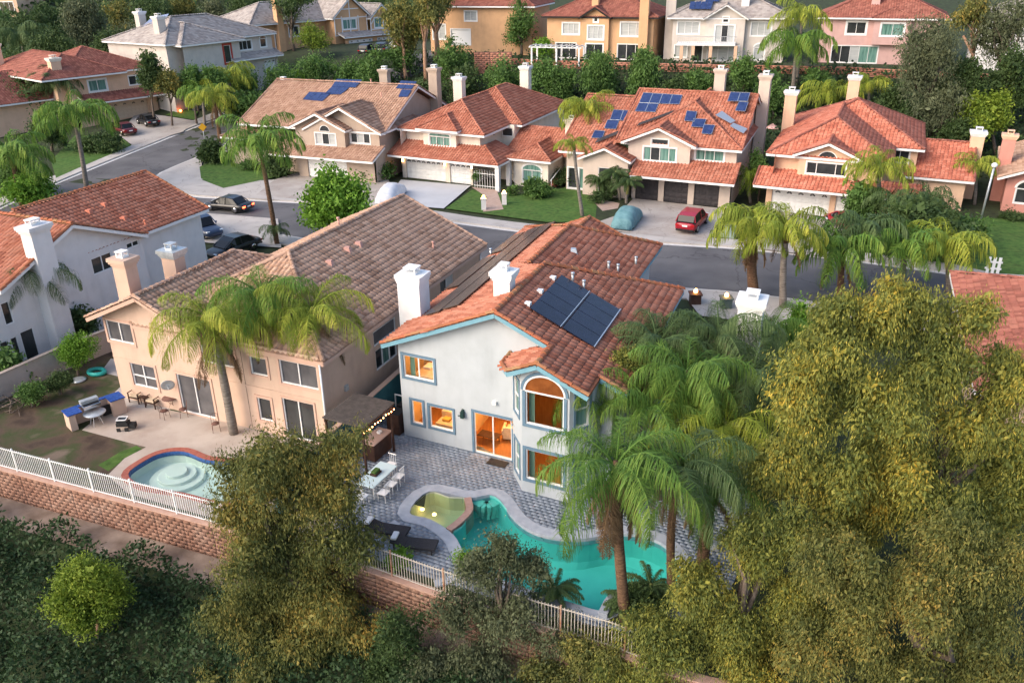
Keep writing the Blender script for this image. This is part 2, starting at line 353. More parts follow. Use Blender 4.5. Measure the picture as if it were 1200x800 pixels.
# between the kerb and the near houses
nl = nearc
drape('driveway', [at(228, 285), at(330, 292), at(326, 258), at(225, 250)], M_conc, .14, lab='concrete driveway between the white and the beige house where cars park')
drape('driveway', [at(820, 372), at(925, 385), at(940, 362), at(800, 346)], M_conc, .14, lab='front walk of the pale blue house')
pxpoly('pavement', ((194, 204), (228, 188), (237, 185), (236, 208), (262, 221), (300, 213), (345, 211), (325, 236), (262, 232), (222, 229), (200, 219)), M_conc, .138, lab='wide pale concrete pavement sweeping round the corner lawn')
# road and walls seen far behind, left of centre
rd = [onT(x, y) for x, y in ((470, 96), (520, 74), (548, 62), (560, 50), (535, 48), (512, 58), (462, 80), (440, 92))]
drape('street', rd, M_asph, .03, lab='short stretch of a second street seen between eucalyptus trunks')
# ---------------------------------------------------------------- houses
def tile_facet(P, vs, fs, kind='S', seed=0, exp=.37, w=.3):
    """P: planar polygon (local xyz). Fills it with overlapping tiles in rows from the low edge"""
    P = np.array(P, float); n = np.zeros(3)
    for i in range(len(P)): n += np.cross(P[i] - P[0], P[(i + 1) % len(P)] - P[0])
    n /= np.linalg.norm(n); n = n if n[2] > 0 else -n
    up = np.array([0, 0, 1.]) - n * n[2]; up /= np.linalg.norm(up); s = np.cross(up, n)
    q = P @ up; p = P @ s; h0 = float(P[0] @ n); q0 = q.min(); rs = np.random.RandomState(seed + 5)
    rows = int((q.max() - q0) / exp) + 1; i0 = int(math.floor(p.min() / w)); i1 = int(math.ceil(p.max() / w))
    J, I = np.meshgrid(np.arange(rows), np.arange(i0, i1 + 1), indexing='ij'); J = J.ravel(); I = I.ravel()
    if kind == 'flat': cp = (I + .5 * (J % 2)) * w
    else: cp = I * w
    cq = q0 + (J + .5) * exp
    ins = np.zeros(len(cp), bool); k = len(P)
    for a in range(k):
        b = (a + 1) % k; x1, y1, x2, y2 = p[a], q[a], p[b], q[b]
        c = ((y1 > cq) != (y2 > cq)) & (cp < (x2 - x1) * (cq - y1) / (y2 - y1 + 1e-12) + x1); ins ^= c
    cp = cp[ins]; cq = cq[ins]; m = len(cp)
    if m == 0: return
    if kind == 'flat': X = np.array([-.49, .49]) * w; Hh = np.array([0, 0.])
    elif kind == 'far': X = np.array([-.5, -.2, .12, .45]) * w; Hh = np.array([0, 0, .085, .03])
    else: X = np.array([-.5, -.22, -.06, .14, .34, .5]) * w; Hh = np.array([0, 0, .06, .082, .06, .0])
    L = exp * 1.12; nx = len(X); jit = rs.uniform(-.012, .012, (m, 3)); lift = .05 if kind != 'flat' else .04
    def pts(xx, dq, hh):   # arrays (m,nx)
        return (cp[:, None] + xx + jit[:, :1])[..., None] * s + (cq[:, None] + dq + jit[:, 1:2])[..., None] * up + (h0 + hh + jit[:, 2:] * .8)[..., None] * n
    lo = pts(X[None], -exp / 2 - .03, Hh[None] + lift); hi = pts(X[None], -exp / 2 + L, Hh[None] * .8 + .008); lip = pts(X[None], -exp / 2 - .03, Hh[None] + lift - .035)
    V = np.concatenate([lo, hi, lip], 1).reshape(-1, 3)
    f = []
    for a in range(nx - 1): f.append((a, a + 1, nx + a + 1, nx + a)); f.append((2 * nx + a, 2 * nx + a + 1, a + 1, a))
    f = np.array(f); F = (f[None] + (np.arange(m) * 3 * nx)[:, None, None]).reshape(-1, 4)
    off = sum(len(v) for v in vs); vs.append(V); fs.append(F + off)
def cap_line(mb, p, q, r=.11, step=.4):
    p = Vector(p); q = Vector(q); L = (q - p).length; n = max(1, int(L / step)); d = (q - p) / L
    side = d.cross(Vector((0, 0, 1)));
    if side.length < .1: side = Vector((1, 0, 0))
    side.normalize(); up = side.cross(d).normalized()
    for i in range(n):
        a = p + d * (i * L / n - .03); b = p + d * ((i + 1) * L / n + .02); v = []
        jr = random.uniform(-.01, .01)
        for pt, rr, dz in ((a, r * 1.08, .035), (b, r, .0)):
            for k in range(5):
                t = PI * k / 4; v.append(pt + side * (math.cos(t) * rr) + up * (math.sin(t) * rr * .9 + dz + jr))
        mb.add(v, [(k, k + 1, 6 + k, 5 + k) for k in range(4)] + [(0, 1, 2, 3, 4), (9, 8, 7, 6, 5)])
def flin(c0, ca, cb): return lambda a, b: c0 + ca * a + cb * b
class House:
    def __init__(s, name, label, px, z0, au, av, roofm, capm, wallm, trimm=None, kind='S', cat='house', group=None):
        if kind == 'S' and at(*px, z0).y > 70: kind = 'far'
        s.o = at(*px, z0); s.z0 = z0
        s.u = Vector((math.cos(R(au)), math.sin(R(au)), 0)); s.v = Vector((-math.sin(R(av)), math.cos(R(av)), 0))
        s.M = np.linalg.inv(np.array([s.u, s.v, (0, 0, 1.)]).T)
        s.root = empty(name, s.o, label, cat, group)
        s.roofm, s.capm, s.wallm, s.trimm = roofm, capm, wallm, trimm or M_trimw; s.kind = kind
        s.walls = []; s.holes = []; s.fac = []; s.caps = MB(s.T); s.fas = MB(s.T); s.wm = MB(s.T); s.under = MB(s.T); s.n = 0
    def T(s, a, b, z): return tuple(s.u * a + s.v * b + Vector((0, 0, z)))
    def world(s, a, b, z): return Vector(s.T(a, b, z)) + s.o
    # measuring: pixel to local coordinates on a plane
    def pB(s, px, b):
        n = s.M[1]; d = ray(*px); c = np.array([0, 0, CAMH]) - np.array(s.o); r = s.M @ (c + (b - n @ c) / (n @ d) * d); return r[0], r[2]
    def pA(s, px, a):
        n = s.M[0]; d = ray(*px); c = np.array([0, 0, CAMH]) - np.array(s.o); r = s.M @ (c + (a - n @ c) / (n @ d) * d); return r[1], r[2]
    def pZ(s, px, z):
        p = at(*px, s.z0 + z); r = s.M @ (np.array(p) - np.array(s.o)); return r[0], r[1]
    def pF(s, px, f):       # where a pixel meets the sloping plane z = f(a, b)
        d = np.array(ray(*px)); c = np.array([0, 0, CAMH]) - np.array(s.o)
        def r(t): return s.M @ (c + t * d)
        g = lambda t: r(t)[2] - f(r(t)[0], r(t)[1])
        t = 10 - g(10) * 50 / (g(60) - g(10)); return tuple(r(t))
    def W(s, face, c):
        if isinstance(face, tuple):            # slanted wall between two local plan points
            (a0, b0), (a1, b1) = face; L = math.hypot(a1 - a0, b1 - b0); ta, tb = (a1 - a0) / L, (b1 - b0) / L
            return lambda t, z, o=0.: (a0 + ta * t + tb * o, b0 + tb * t - ta * o, z)
        if face == 'b-': return lambda t, z, o=0.: (t, c - o, z)
        if face == 'b+': return lambda t, z, o=0.: (t, c + o, z)
        if face == 'a+': return lambda t, z, o=0.: (c + o, t, z)
        return lambda t, z, o=0.: (c - o, t, z)
    def wall(s, face, c, t0, t1, z0, top): s.walls.append((face, c, min(t0, t1), max(t0, t1), z0, top))
    def block(s, a0, a1, b0, b1, z0, z1, back=True):
        s.wall('b-', b0, a0, a1, z0, z1); s.wall('a+', a1, b0, b1, z0, z1); s.wall('a-', a0, b0, b1, z0, z1)
        if back: s.wall('b+', b1, a0, a1, z0, z1)
    def facet(s, P, seedk=0):
        s.fac.append(P)
        n = len(P); P2 = [(p[0], p[1], p[2] - .12) for p in P]
        s.under.add(list(P) + P2, [tuple(range(n)), tuple(range(n, 2 * n))[::-1]] + [(i, (i + 1) % n, n + (i + 1) % n, n + i) for i in range(n)])
    def fascia(s, p, q, gut=True):
        p = Vector(p); q = Vector(q); s.fas.bar(p + Vector((0, 0, -.12)), q + Vector((0, 0, -.12)), .07, .2)
    def rake(s, p, q):
        s.fascia(p, q); cap_line(s.caps, Vector(p) + Vector((0, 0, .06)), Vector(q) + Vector((0, 0, .06)), .1, .38)
    def gable(s, a0, a1, b0, b1, ze, pitch, axis='b', lo='gable', hi='gable'):
        """eave rectangle; lo / hi end treatment along the ridge axis"""
        if axis == 'b': half = (a1 - a0) / 2; c = (a0 + a1) / 2; l0, l1 = b0, b1; Q = lambda t, l, z: (c + t, l, z)
        else: half = (b1 - b0) / 2; c = (b0 + b1) / 2; l0, l1 = a0, a1; Q = lambda t, l, z: (l, c + t, z)
        zr = ze + pitch * half
        r0 = l0 + (half if lo == 'hip' else 0); r1 = l1 - (half if hi == 'hip' else 0)
        if r1 < r0: r0 = r1 = (r0 + r1) / 2
        for sg in (-1, 1):
            P = [Q(sg * half, l0, ze), Q(sg * half, l1, ze), Q(0, r1, zr)] + ([Q(0, r0, zr)] if r1 > r0 + .01 else [])
            s.facet(P); s.fascia(P[0], P[1])
        for end, l, r in ((lo, l0, r0), (hi, l1, r1)):
            if end == 'hip':
                s.facet([Q(-half, l, ze), Q(half, l, ze), Q(0, r, zr)]); s.fascia(Q(-half, l, ze), Q(half, l, ze))
                for sg in (-1, 1): cap_line(s.caps, Vector(Q(sg * half, l, ze + .06)), Vector(Q(0, r, zr + .06)))
            elif end == 'gable':
                for sg in (-1, 1): s.rake(Q(sg * half, l, ze), Q(0, r, zr))
        if r1 > r0 + .1: cap_line(s.caps, Vector(Q(0, r0, zr + .07)), Vector(Q(0, r1, zr + .07)), .13)
        return zr
    def shed(s, P, rakes=((1, 2), (3, 0))):
        """P[0],P[1] the eave, P[2],P[3] the high side"""
        s.facet(P); s.fascia(P[0], P[1])
        for i, j in rakes: s.rake(P[i], P[j])
    def win(s, face, c, t0, t1, z0, z1, n=2, gm=None, trim=None, tw=.0, arch=False, hbar=False, fw=.06, dark=None, name='window', rec=.1, cols=None):
        gm = gm or M_gdark; Wf = s.W(face, c); t0, t1 = min(t0, t1), max(t0, t1); z0, z1 = min(z0, z1), max(z0, z1)
        s.holes.append((face, c, t0, t1, z0, z1)); fm = MB(s.T)
        def rect(mb, ta, tb, za, zb, oi, oo):
            v = [Wf(ta, za, oi), Wf(tb, za, oi), Wf(tb, zb, oi), Wf(ta, zb, oi), Wf(ta, za, oo), Wf(tb, za, oo), Wf(tb, zb, oo), Wf(ta, zb, oo)]
            mb.add(v, [(0, 1, 2, 3), (4, 5, 6, 7), (0, 1, 5, 4), (1, 2, 6, 5), (2, 3, 7, 6), (3, 0, 4, 7)])
        oi, oo = -rec + .01, -rec + .07
        rect(fm, t0, t1, z0, z0 + fw, oi, oo); rect(fm, t0, t1, z1 - fw, z1, oi, oo); rect(fm, t0, t0 + fw, z0 + fw, z1 - fw, oi, oo); rect(fm, t1 - fw, t1, z0 + fw, z1 - fw, oi, oo)
        ed = cols or [t0 + (t1 - t0) * k / n for k in range(n + 1)]
        for e in ed[1:-1]: rect(fm, e - fw / 2, e + fw / 2, z0 + fw, z1 - fw, oi, oo - .005)
        if hbar: zm = z0 + (z1 - z0) * hbar; rect(fm, t0 + fw, t1 - fw, zm - fw / 2, zm + fw / 2, oi, oo - .01)
        if tw:
            tm = MB(s.T)
            rect(tm, t0 - tw, t1 + tw, z0 - tw, z0 - .002, -.05, .045); rect(tm, t0 - tw, t0 - .002, z0 - .002, z1 + .002, -.05, .04); rect(tm, t1 + .002, t1 + tw, z0 - .002, z1 + .002, -.05, .04)
            if not arch: rect(tm, t0 - tw, t1 + tw, z1 + .002, z1 + tw, -.05, .045)
        wo = fm.build(name, M_trimw if dark is None else dark, s.root)
        if tw: tm.build('trim', trim or M_trimw, wo)
        for i in range(len(ed) - 1):
            pm = MB(s.T); pm.add([Wf(ed[i], z0, -rec), Wf(ed[i + 1], z0, -rec), Wf(ed[i + 1], z1, -rec), Wf(ed[i], z1, -rec)], [(0, 1, 2, 3)])
            g = gm[i % len(gm)] if isinstance(gm, (list, tuple)) else gm
            pm.build('pane', g, wo)
        if arch:
            tc = (t0 + t1) / 2; r = (t1 - t0) / 2; N = 14; ah = r * (arch if arch is not True else 1.); zb = z1 + .06
            am = MB(s.T); v = [Wf(tc, zb, .02)] + [Wf(tc + r * math.cos(PI * k / N), zb + ah * math.sin(PI * k / N), .02) for k in range(N + 1)]
            am.add(v, [(0, k, k + 1) for k in range(1, N + 1)]); g = gm[0] if isinstance(gm, (list, tuple)) else gm; am.build('arched_pane', g if g.name != 'room_glass' else M_gwarm, wo)
            rm = MB(s.T)
            for rr0, rr1, dd, mm in ((1., 1.09, .05, 0),) + (((1.09, 1.09 + tw / r, .045, 1),) if tw else ()):
                rb = rm if mm == 0 else MB(s.T)
                for k in range(N):
                    a0, a1 = PI * k / N, PI * (k + 1) / N; v = []
                    for o in (0, dd):
                        for rr, aa in ((rr0, a0), (rr1, a0), (rr1, a1), (rr0, a1)): v.append(Wf(tc + r * rr * math.cos(aa), zb + (ah + r * (rr - 1)) * math.sin(aa), o))
                    rb.add(v, [(0, 1, 2, 3), (4, 5, 6, 7), (1, 2, 6, 5), (0, 3, 7, 4)])
                rect(rb, t0 - (tw if mm else 0), t1 + (tw if mm else 0), z1 + .0, z1 + .06, -.02, .05) if mm == 0 else None
                rb.build('arch_trim' if mm else 'arch_frame', (trim or M_trimw) if mm else M_trimw, wo)
        return wo
    def garage(s, face, c, t0, t1, z1=2.13, m=None, fan=0, panels=4):
        m = m or M_white; Wf = s.W(face, c); s.holes.append((face, c, min(t0, t1), max(t0, t1), 0, z1)); mb = MB(s.T)
        nr, ncol = 4, max(2, int(round(abs(t1 - t0) / .6))); g = MB(s.T)
        mb.add([Wf(t0, 0, -.2), Wf(t1, 0, -.2), Wf(t1, z1, -.2), Wf(t0, z1, -.2)], [(0, 1, 2, 3)])
        d = mb.build('garage_door', m, s.root)
        for r in range(nr):
            pm = MB(s.T); za, zb = z1 * r / nr + .012, z1 * (r + 1) / nr - .012
            v = [Wf(t0 + .02, za, -.19), Wf(t1 - .02, za, -.19), Wf(t1 - .02, zb, -.19), Wf(t0 + .02, zb, -.19)]; v += [Wf(*((t0 + .02, za) if i == 0 else (t1 - .02, za) if i == 1 else (t1 - .02, zb) if i == 2 else (t0 + .02, zb)), -.15) for i in range(4)]
            pm.add(v, [(4, 5, 6, 7), (0, 1, 5, 4), (1, 2, 6, 5), (2, 3, 7, 6), (3, 0, 4, 7)])
            if r < 3 or not fan:
                for k in range(ncol):
                    a = t0 + (t1 - t0) * (k + .15) / ncol; b = t0 + (t1 - t0) * (k + .85) / ncol; zc = za + .09; zd = zb - .09
                    v = [Wf(a, zc, -.15), Wf(b, zc, -.15), Wf(b, zd, -.15), Wf(a, zd, -.15)] + [Wf(x, y, -.125) for x, y in ((a + .04, zc + .04), (b - .04, zc + .04), (b - .04, zd - .04), (a + .04, zd - .04))]
                    pm.add(v, [(4, 5, 6, 7), (0, 1, 5, 4), (1, 2, 6, 5), (2, 3, 7, 6), (3, 0, 4, 7)])
            pm.build('panel', m, d)
        if fan:
            zb = z1 * 3 / 4 + .12
            for k in range(fan):
                tc = t0 + (t1 - t0) * (k + .5) / fan; r = .24; fmm = MB(s.T)
                for i in range(4):
                    a0, a1 = PI * (i + .06) / 4, PI * (i + .94) / 4
                    fmm.add([Wf(tc + .05 * math.cos((a0 + a1) / 2), zb + .03, -.143)] + [Wf(tc + r * math.cos(a), zb + r * math.sin(a), -.143) for a in (a0, (a0 + a1) / 2, a1)], [(0, 1, 2, 3)])
                fmm.build('fan_light', M_gdark, d)
        return d
    def chimney(s, a, b, z0, z1, w=.9, d=.7, m=None, cap='box', wide=.14, capm=None):
        m = m or s.wallm; mb = MB(s.T); mb.box((a, b, z0), (w, d, z1 - z0 - .45), 0)
        c = mb.build('chimney', m, s.root); k = MB(s.T)
        for i, (e, h) in enumerate(((wide * .35, .12), (wide * .8, .12), (wide * 1.2, .2))): k.box((a, b, z1 - .45 + (0, .121, .242)[i]), (w + 2 * e, d + 2 * e, h))
        k.build('chimney_crown', capm or m, c)
        t = MB(s.T); t.box((a, b, z1 - .007), (w * .5, d * .55, .1)); 
        for i in range(4): t.box((a + (i % 2 - .5) * w * .44, b + (i // 2 - .5) * d * .48, z1 + .09), (.06, .06, .2))
        t.box((a, b, z1 + .288), (w * .56, d * .62, .06)); t.build('chimney_cap', capm or M_white, c)
        return c
    def solar(s, P, nx, ny, m=None, gap=.02, name='solar_panel', lift=.16, only=None, th=.04, frame=None):
        """P: four local corners (around) on the roof plane; nx by ny panels"""
        P = [Vector(p) for p in P]; n = (P[1] - P[0]).cross(P[3] - P[0]).normalized(); n = n if n.z > 0 else -n
        for i in range(nx):
            for j in range(ny):
                if only and (i, j) not in only: continue
                def q(u, v): return (P[0] * (1 - u) + P[1] * u) * (1 - v) + (P[3] * (1 - u) + P[2] * u) * v + n * lift
                u0, u1, v0, v1 = i / nx, (i + 1) / nx, j / ny, (j + 1) / ny; du = gap / (P[1] - P[0]).length; dv = gap / (P[3] - P[0]).length
                c = [q(u0 + du, v0 + dv), q(u1 - du, v0 + dv), q(u1 - du, v1 - dv), q(u0 + du, v1 - dv)]
                mb = MB(s.T); mb.add(c + [x - n * th for x in c], [(0, 1, 2, 3), (7, 6, 5, 4), (0, 4, 5, 1), (1, 5, 6, 2), (2, 6, 7, 3), (3, 7, 4, 0)])
                o = mb.build(name, m or M_solar, s.root)
                if frame:
                    fb = MB(s.T)
                    for k in range(4): fb.bar(c[k] + n * .004, c[(k + 1) % 4] + n * .004, .035, .02)
                    fb.build('panel_frame', frame, o)
    def vent(s, a, b, z, kind='pipe', m=None):
        mb = MB(s.T)
        if kind == 'pipe': mb.tube([(a, b, z - .2), (a, b, z + .45)], .07, 8); mb.tube([(a, b, z + .4), (a, b, z + .5)], .1, 8)
        else: mb.box((a, b, z - .1), (.5, .5, .35), .3, .6)
        mb.build('roof_vent', m or M_galv, s.root)
    def band(s, face, c, t0, t1, z, h=.1, o=.05, m=None):
        Wf = s.W(face, c); mb = MB(s.T); v = [Wf(t, zz, oo) for oo in (0, o) for t, zz in ((t0, z), (t1, z), (t1, z + h), (t0, z + h))]
        mb.add(v, [(4, 5, 6, 7), (0, 1, 5, 4), (1, 2, 6, 5), (2, 3, 7, 6), (3, 0, 4, 7)]); mb.build('wall_trim', m or s.trimm, s.root)
    def finish(s):
        mb = s.wm
        for face, c, t0, t1, z0, top in s.walls:
            if z0 == 0 and s.z0 > 0: z0 = -1 if s.z0 > 12 else -4      # footings down to the sloping ground
            Wf = s.W(face, c); hs = [h[2:] for h in s.holes if h[0] == face and abs(h[1] - c) < .03 and h[2] > t0 - .01 and h[3] < t1 + .01]
            prof = top if isinstance(top, (list, tuple)) else [(t0, top), (t1, top)]
            pt = [p[0] for p in prof]; pz = [p[1] for p in prof]
            br = sorted(set([round(t0, 4), round(t1, 4)] + [round(x, 4) for h in hs for x in (h[0], h[1])] + [round(x, 4) for x in pt if t0 < x < t1]))
            for x0, x1 in zip(br[:-1], br[1:]):
                if x1 - x0 < 1e-4: continue
                xm = (x0 + x1) / 2; z = z0; cuts = sorted((h[2], h[3]) for h in hs if h[0] < xm < h[1])
                tz0, tz1 = np.interp(x0, pt, pz), np.interp(x1, pt, pz)
                for a, b in cuts:
                    if a > z + .001: mb.add([Wf(x0, z), Wf(x1, z), Wf(x1, a), Wf(x0, a)], [(0, 1, 2, 3)])
                    z = max(z, b)
                mb.add([Wf(x0, z), Wf(x1, z), Wf(x1, max(tz1, z)), Wf(x0, max(tz0, z))], [(0, 1, 2, 3)])
            for a, b, za, zb in hs:
                e = -.22
                mb.add([Wf(a, za), Wf(b, za), Wf(b, zb), Wf(a, zb), Wf(a, za, e), Wf(b, za, e), Wf(b, zb, e), Wf(a, zb, e)], [(0, 1, 5, 4), (1, 2, 6, 5), (2, 3, 7, 6), (3, 0, 4, 7)])
        mb.build('wall', s.wallm, s.root)
        ro = s.under.build('roof', s.capm, s.root)
        vs, fs = [], []
        for i, P in enumerate(s.fac): tile_facet([s.T(*p) for p in P], vs, fs, s.kind, i, **({'w': .42, 'exp': .45} if s.kind == 'flat' else {'w': .33, 'exp': .4} if s.kind == 'far' else {}))
        npmesh('roof_tiles', np.concatenate(vs), np.concatenate(fs), s.roofm, ro, kind='stuff')
        s.caps.build('ridge_tiles', s.capm, ro)['kind'] = 'stuff'
        s.fas.build('fascia', s.trimm, s.root)
        return s
def roofmat(name, cols, dirt=.3, dc=(.12, .07, .05)):
    return mat(name, cols, rough=.85, scale=.7, island=.72, dirt=dirt, dirtc=dc, dscale=.5, spec=.25)
# roof and wall colours
RT_main = roofmat('tile_orange', [(.24, .078, .048), (.36, .13, .08), (.45, .19, .125), (.37, .16, .11)], dirt=.35)
RT_mcap = roofmat('ridge_orange_brown', [(.25, .11, .05), (.38, .12, .06), (.3, .2, .1)])
RT_brown = roofmat('tile_brown', [(.26, .15, .1), (.4, .245, .17), (.5, .33, .24), (.38, .23, .17)], dirt=.2)
RT_red = roofmat('tile_red', [(.25, .08, .05), (.38, .135, .085), (.46, .2, .135)], dirt=.3)
RT_red2 = roofmat('tile_red_pale', [(.3, .085, .055), (.46, .15, .095), (.54, .22, .15)], dirt=.15)
RT_tan = roofmat('tile_tan_pink', [(.24, .13, .09), (.38, .23, .16), (.48, .31, .23)], dirt=.2)
RT_dkred = roofmat('tile_dark_red', [(.17, .06, .045), (.28, .1, .075), (.36, .15, .11)], dirt=.25)
RT_grey = roofmat('tile_flat_grey', [(.22, .19, .18), (.33, .295, .28), (.42, .38, .355)], dirt=.2)
M_main = STUCCO('pale_blue', (.44, .475, .5), .15); M_beige = STUCCO('peach_beige', (.56, .4, .31), .25); M_wh = STUCCO('white', (.68, .66, .65), .15)
M_tan = STUCCO('tan', (.42, .33, .265)); M_cream = STUCCO('cream', (.72, .64, .54)); M_peach = STUCCO('peach', (.68, .45, .31)); M_tanw = STUCCO('warm_grey', (.56, .46, .39))
M_pink = STUCCO('pink', (.55, .35, .32)); M_ora = STUCCO('orange_tan', (.6, .36, .2)); M_pale = STUCCO('pale_grey', (.56, .5, .45)); M_rose = STUCCO('rose', (.55, .25, .2))
M_blue = mat('blue_grey_trim', [(.11, .18, .25), (.14, .225, .3)], rough=.5); M_cyan = mat('cyan_fascia', [(.15, .31, .39), (.19, .37, .45)], rough=.5)
M_pinktrim = mat('pink_trim', [(.55, .36, .28)], rough=.7)
M_gwarm = mat('glass_warm', [(.12, .035, .01), (.3, .1, .03)], rough=.1, spec=.5, scale=1.5)
M_room = glass('room_glass', (.95, .93, .88), .12)
M_drk = mat('dark_garage', [(.035, .032, .035), (.06, .052, .055)], rough=.5, scale=2)

# ===== the pale blue house in the middle
H = House('pale_blue_house', 'pale blue two storey house with orange tile roof and solar arrays behind the turquoise pool', (481, 511), 0, -26, -21.5, RT_main, RT_mcap, M_main, M_cyan)
p43 = .43
H.facet([(-1, -.5, 5.2), (-1, 12.4, 5.2), (5.2, 6.2, 7.866), (5.2, -.5, 7.866)])
ext = lambda a: 5.2 + p43 * (11.4 - a)
H.facet([(11.4, -.5, 5.2), (11.4, 12.4, 5.2), (5.2, 6.2, 7.866), (5.2, -.5, 7.866), (7.9, -.5, ext(7.9)), (7.9, -2.3, ext(7.9)), (10.2, -2.3, ext(10.2)), (10.2, -.5, ext(10.2))])
H.facet([(11.4, 12.4, 5.2), (-1, 12.4, 5.2), (5.2, 6.2, 7.866)])
H.facet([(-1, 12.4, 5.2), (-1, 19.5, 5.2), (3.8, 14.7, 7.264), (3.8, 7.6, 7.264)])
H.facet([(8.6, 12.4, 5.2), (8.6, 19.5, 5.2), (3.8, 14.7, 7.264), (3.8, 7.6, 7.264)])
H.facet([(-1, 19.5, 5.2), (8.6, 19.5, 5.2), (3.8, 14.7, 7.264)])
zb = ext(7.9)
H.facet([(5.75, -.05, zb - .95), (5.75, -1.1, zb - .95), (6.5, -2.3, zb - .62), (7.9, -2.3, zb), (7.9, -.05, zb)])
for p, q in (((-1, 12.4, 5.2), (-1, -.5, 5.2)), ((-1, 19.5, 5.2), (-1, 12.4, 5.2)), ((11.4, -.5, 5.2), (11.4, 12.4, 5.2)), ((8.6, 12.4, 5.2), (8.6, 19.5, 5.2)), ((8.6, 12.4, 5.2), (11.4, 12.4, 5.2))): H.fascia(p, q)
up = lambda p, d=.07: Vector((p[0], p[1], p[2] + d))
for p, q in (((-1, -.5, 5.2), (5.2, -.5, 7.866)), ((7.75, -.5, ext(7.75)), (5.2, -.5, 7.866)), ((11.4, -.5, 5.2), (10.2, -.5, ext(10.2))), ((10.2, -2.3, ext(10.2)), (7.9, -2.3, zb)), ((5.75, -1.1, zb - .95), (6.5, -2.3, zb - .62)), ((6.5, -2.3, zb - .62), (7.9, -2.3, zb)), ((5.75, -.05, zb - .95), (5.75, -1.1, zb - .95))):
    H.rake(p, q)
for p, q in (((5.2, -.5, 7.866), (5.2, 6.2, 7.866)), ((5.2, 6.2, 7.866), (11.4, 12.4, 5.2)), ((3.8, 7.6, 7.264), (3.8, 14.7, 7.264)), ((3.8, 14.7, 7.264), (8.6, 19.5, 5.2)), ((3.8, 14.7, 7.264), (-1, 19.5, 5.2)), ((7.9, -2.3, zb), (7.9, -.5, zb))):
    cap_line(H.caps, up(p), up(q), .13)
prof = [(-.35, 5.32), (5.2, 7.72), (10.7, 5.38)]
H.wall('b-', 0, -.35, 6.01, 0, [(-.35, 5.32), (5.2, 7.72), (6.01, 7.37)]); H.wall('b-', 0, 10.18, 10.7, 0, [(10.18, 5.6), (10.7, 5.38)]); H.wall('b-', 0, 6.01, 10.18, 5.32, [(6.01, 7.37), (10.18, 5.6)]); H.wall('a-', -.35, 0, 19, 0, 5.3); H.wall('a+', 10.7, 0, 12, 0, 5.35); H.wall('b+', 19, -.35, 8, 0, 5.3); H.wall('a+', 8, 12, 19, 0, 5.3); H.wall('b+', 12, 8, 10.7, 0, 5.3)
# bay at the right of the rear wall
bay = [(6.0, 0), (6.2, -.95), (7.05, -2.0), (9.3, -2.0), (10.1, -.95), (10.2, 0)]
bz = lambda a: min(zb - p43 * abs(a - 7.9), 9) - .14
for i, (p, q) in enumerate(zip(bay[:-1], bay[1:])):
    L = math.dist(p, q); H.wall((p, q), 0, 0, L, 0, [(0, bz(p[0])), (L, bz(q[0]))] if not (p[0] < 7.9 < q[0]) else [(0, bz(p[0])), (7.9 - p[0], bz(7.9)), (L, bz(q[0]))])
fb = (bay[2], bay[3])
def pbay(px): a, z = H.pB(px, -2.0); return a - 7.05, z
x0, z0_ = pbay((619, 501)); x1, z1_ = pbay((658, 463)); x0 = .2; x1 = 2.0
z_lo = pbay((622, 497))[1]; z_hi = pbay((622, 459))[1]
H.win(fb, 0, x0, x1, z_lo, z_hi, 1, [M_room], M_blue, .14, arch=.85)
zl = pbay((619, 560))[1]; H.win(fb, 0, x0, x1, .75, 2.3, 1, [M_room], M_blue, .14)
for k, (za, zb_) in enumerate(((z_lo + .1, z_hi + .25), (.55, 2.25))):
    L = math.dist(bay[1], bay[2]); H.win((bay[1], bay[2]), 0, .32, L - .3, za, zb_, 1, M_ggreen, M_blue, .1, hbar=.5)
    H.win((bay[3], bay[4]), 0, .32, L - .3, za, zb_, 1, M_ggreen, M_blue, .1, hbar=.5)
def mw(pa, pb, **k):
    (a0, z1), (a1, z0) = H.pB(pa, 0), H.pB(pb, 0); return H.win('b-', 0, a0, a1, z0, z1, **k)
mw((472, 415), (509, 448), n=2, gm=M_room, trim=M_blue, tw=.13, cols=None)
mw((482, 468), (496.5, 498), n=1, gm=M_room, trim=M_blue, tw=.12)
mw((503, 474.5), (531.5, 506), n=1, gm=M_room, trim=M_blue, tw=.12)
a0, z1 = H.pB((555, 484), 0); a1 = 5.75
H.win('b-', 0, a0, a1, .06, 2.3, 2, M_room, M_blue, .12)
# rooms behind the lit windows
M_rwall = mat('room_wall', [(.62, .42, .22), (.66, .46, .25)], rough=.9); M_rfloor = mat('wood_floor', [(.3, .12, .035), (.42, .19, .06)], rough=.35, scale=2, stretch=(6, .6, 1)); M_rfab = mat('cream_fabric', [(.55, .42, .28), (.66, .53, .38)], rough=.95, scale=5, bump=.3)
M_rcur = mat('green_curtain', [(.12, .24, .2), (.2, .33, .28)], rough=.9, scale=3, stretch=(8, 8, .4)); M_rdark = mat('dark_wood', [(.05, .025, .015), (.09, .045, .025)], rough=.5, scale=4)
def room(a0, a1, b1, z0, z1):
    mb = MB(H.T); mb.add([(a0, .23, z0), (a1, .23, z0), (a1, b1, z0), (a0, b1, z0), (a0, .23, z1), (a1, .23, z1), (a1, b1, z1), (a0, b1, z1)], [(7, 6, 5, 4), (1, 2, 6, 5), (2, 3, 7, 6), (3, 0, 4, 7)]); mb.build('room_wall', M_rwall, H.root)
    fl = MB(H.T); fl.add([(a0, .0, z0 + .01), (a1, .0, z0 + .01), (a1, b1, z0 + .01), (a0, b1, z0 + .01)], [(0, 1, 2, 3)]); fl.build('room_floor', M_rfloor, H.root)
room(-.3, 3.0, 4.2, 0, 2.5); room(3.02, 5.98, 5, 0, 2.5); room(-.3, 3.2, 4.2, 2.75, 5.1)
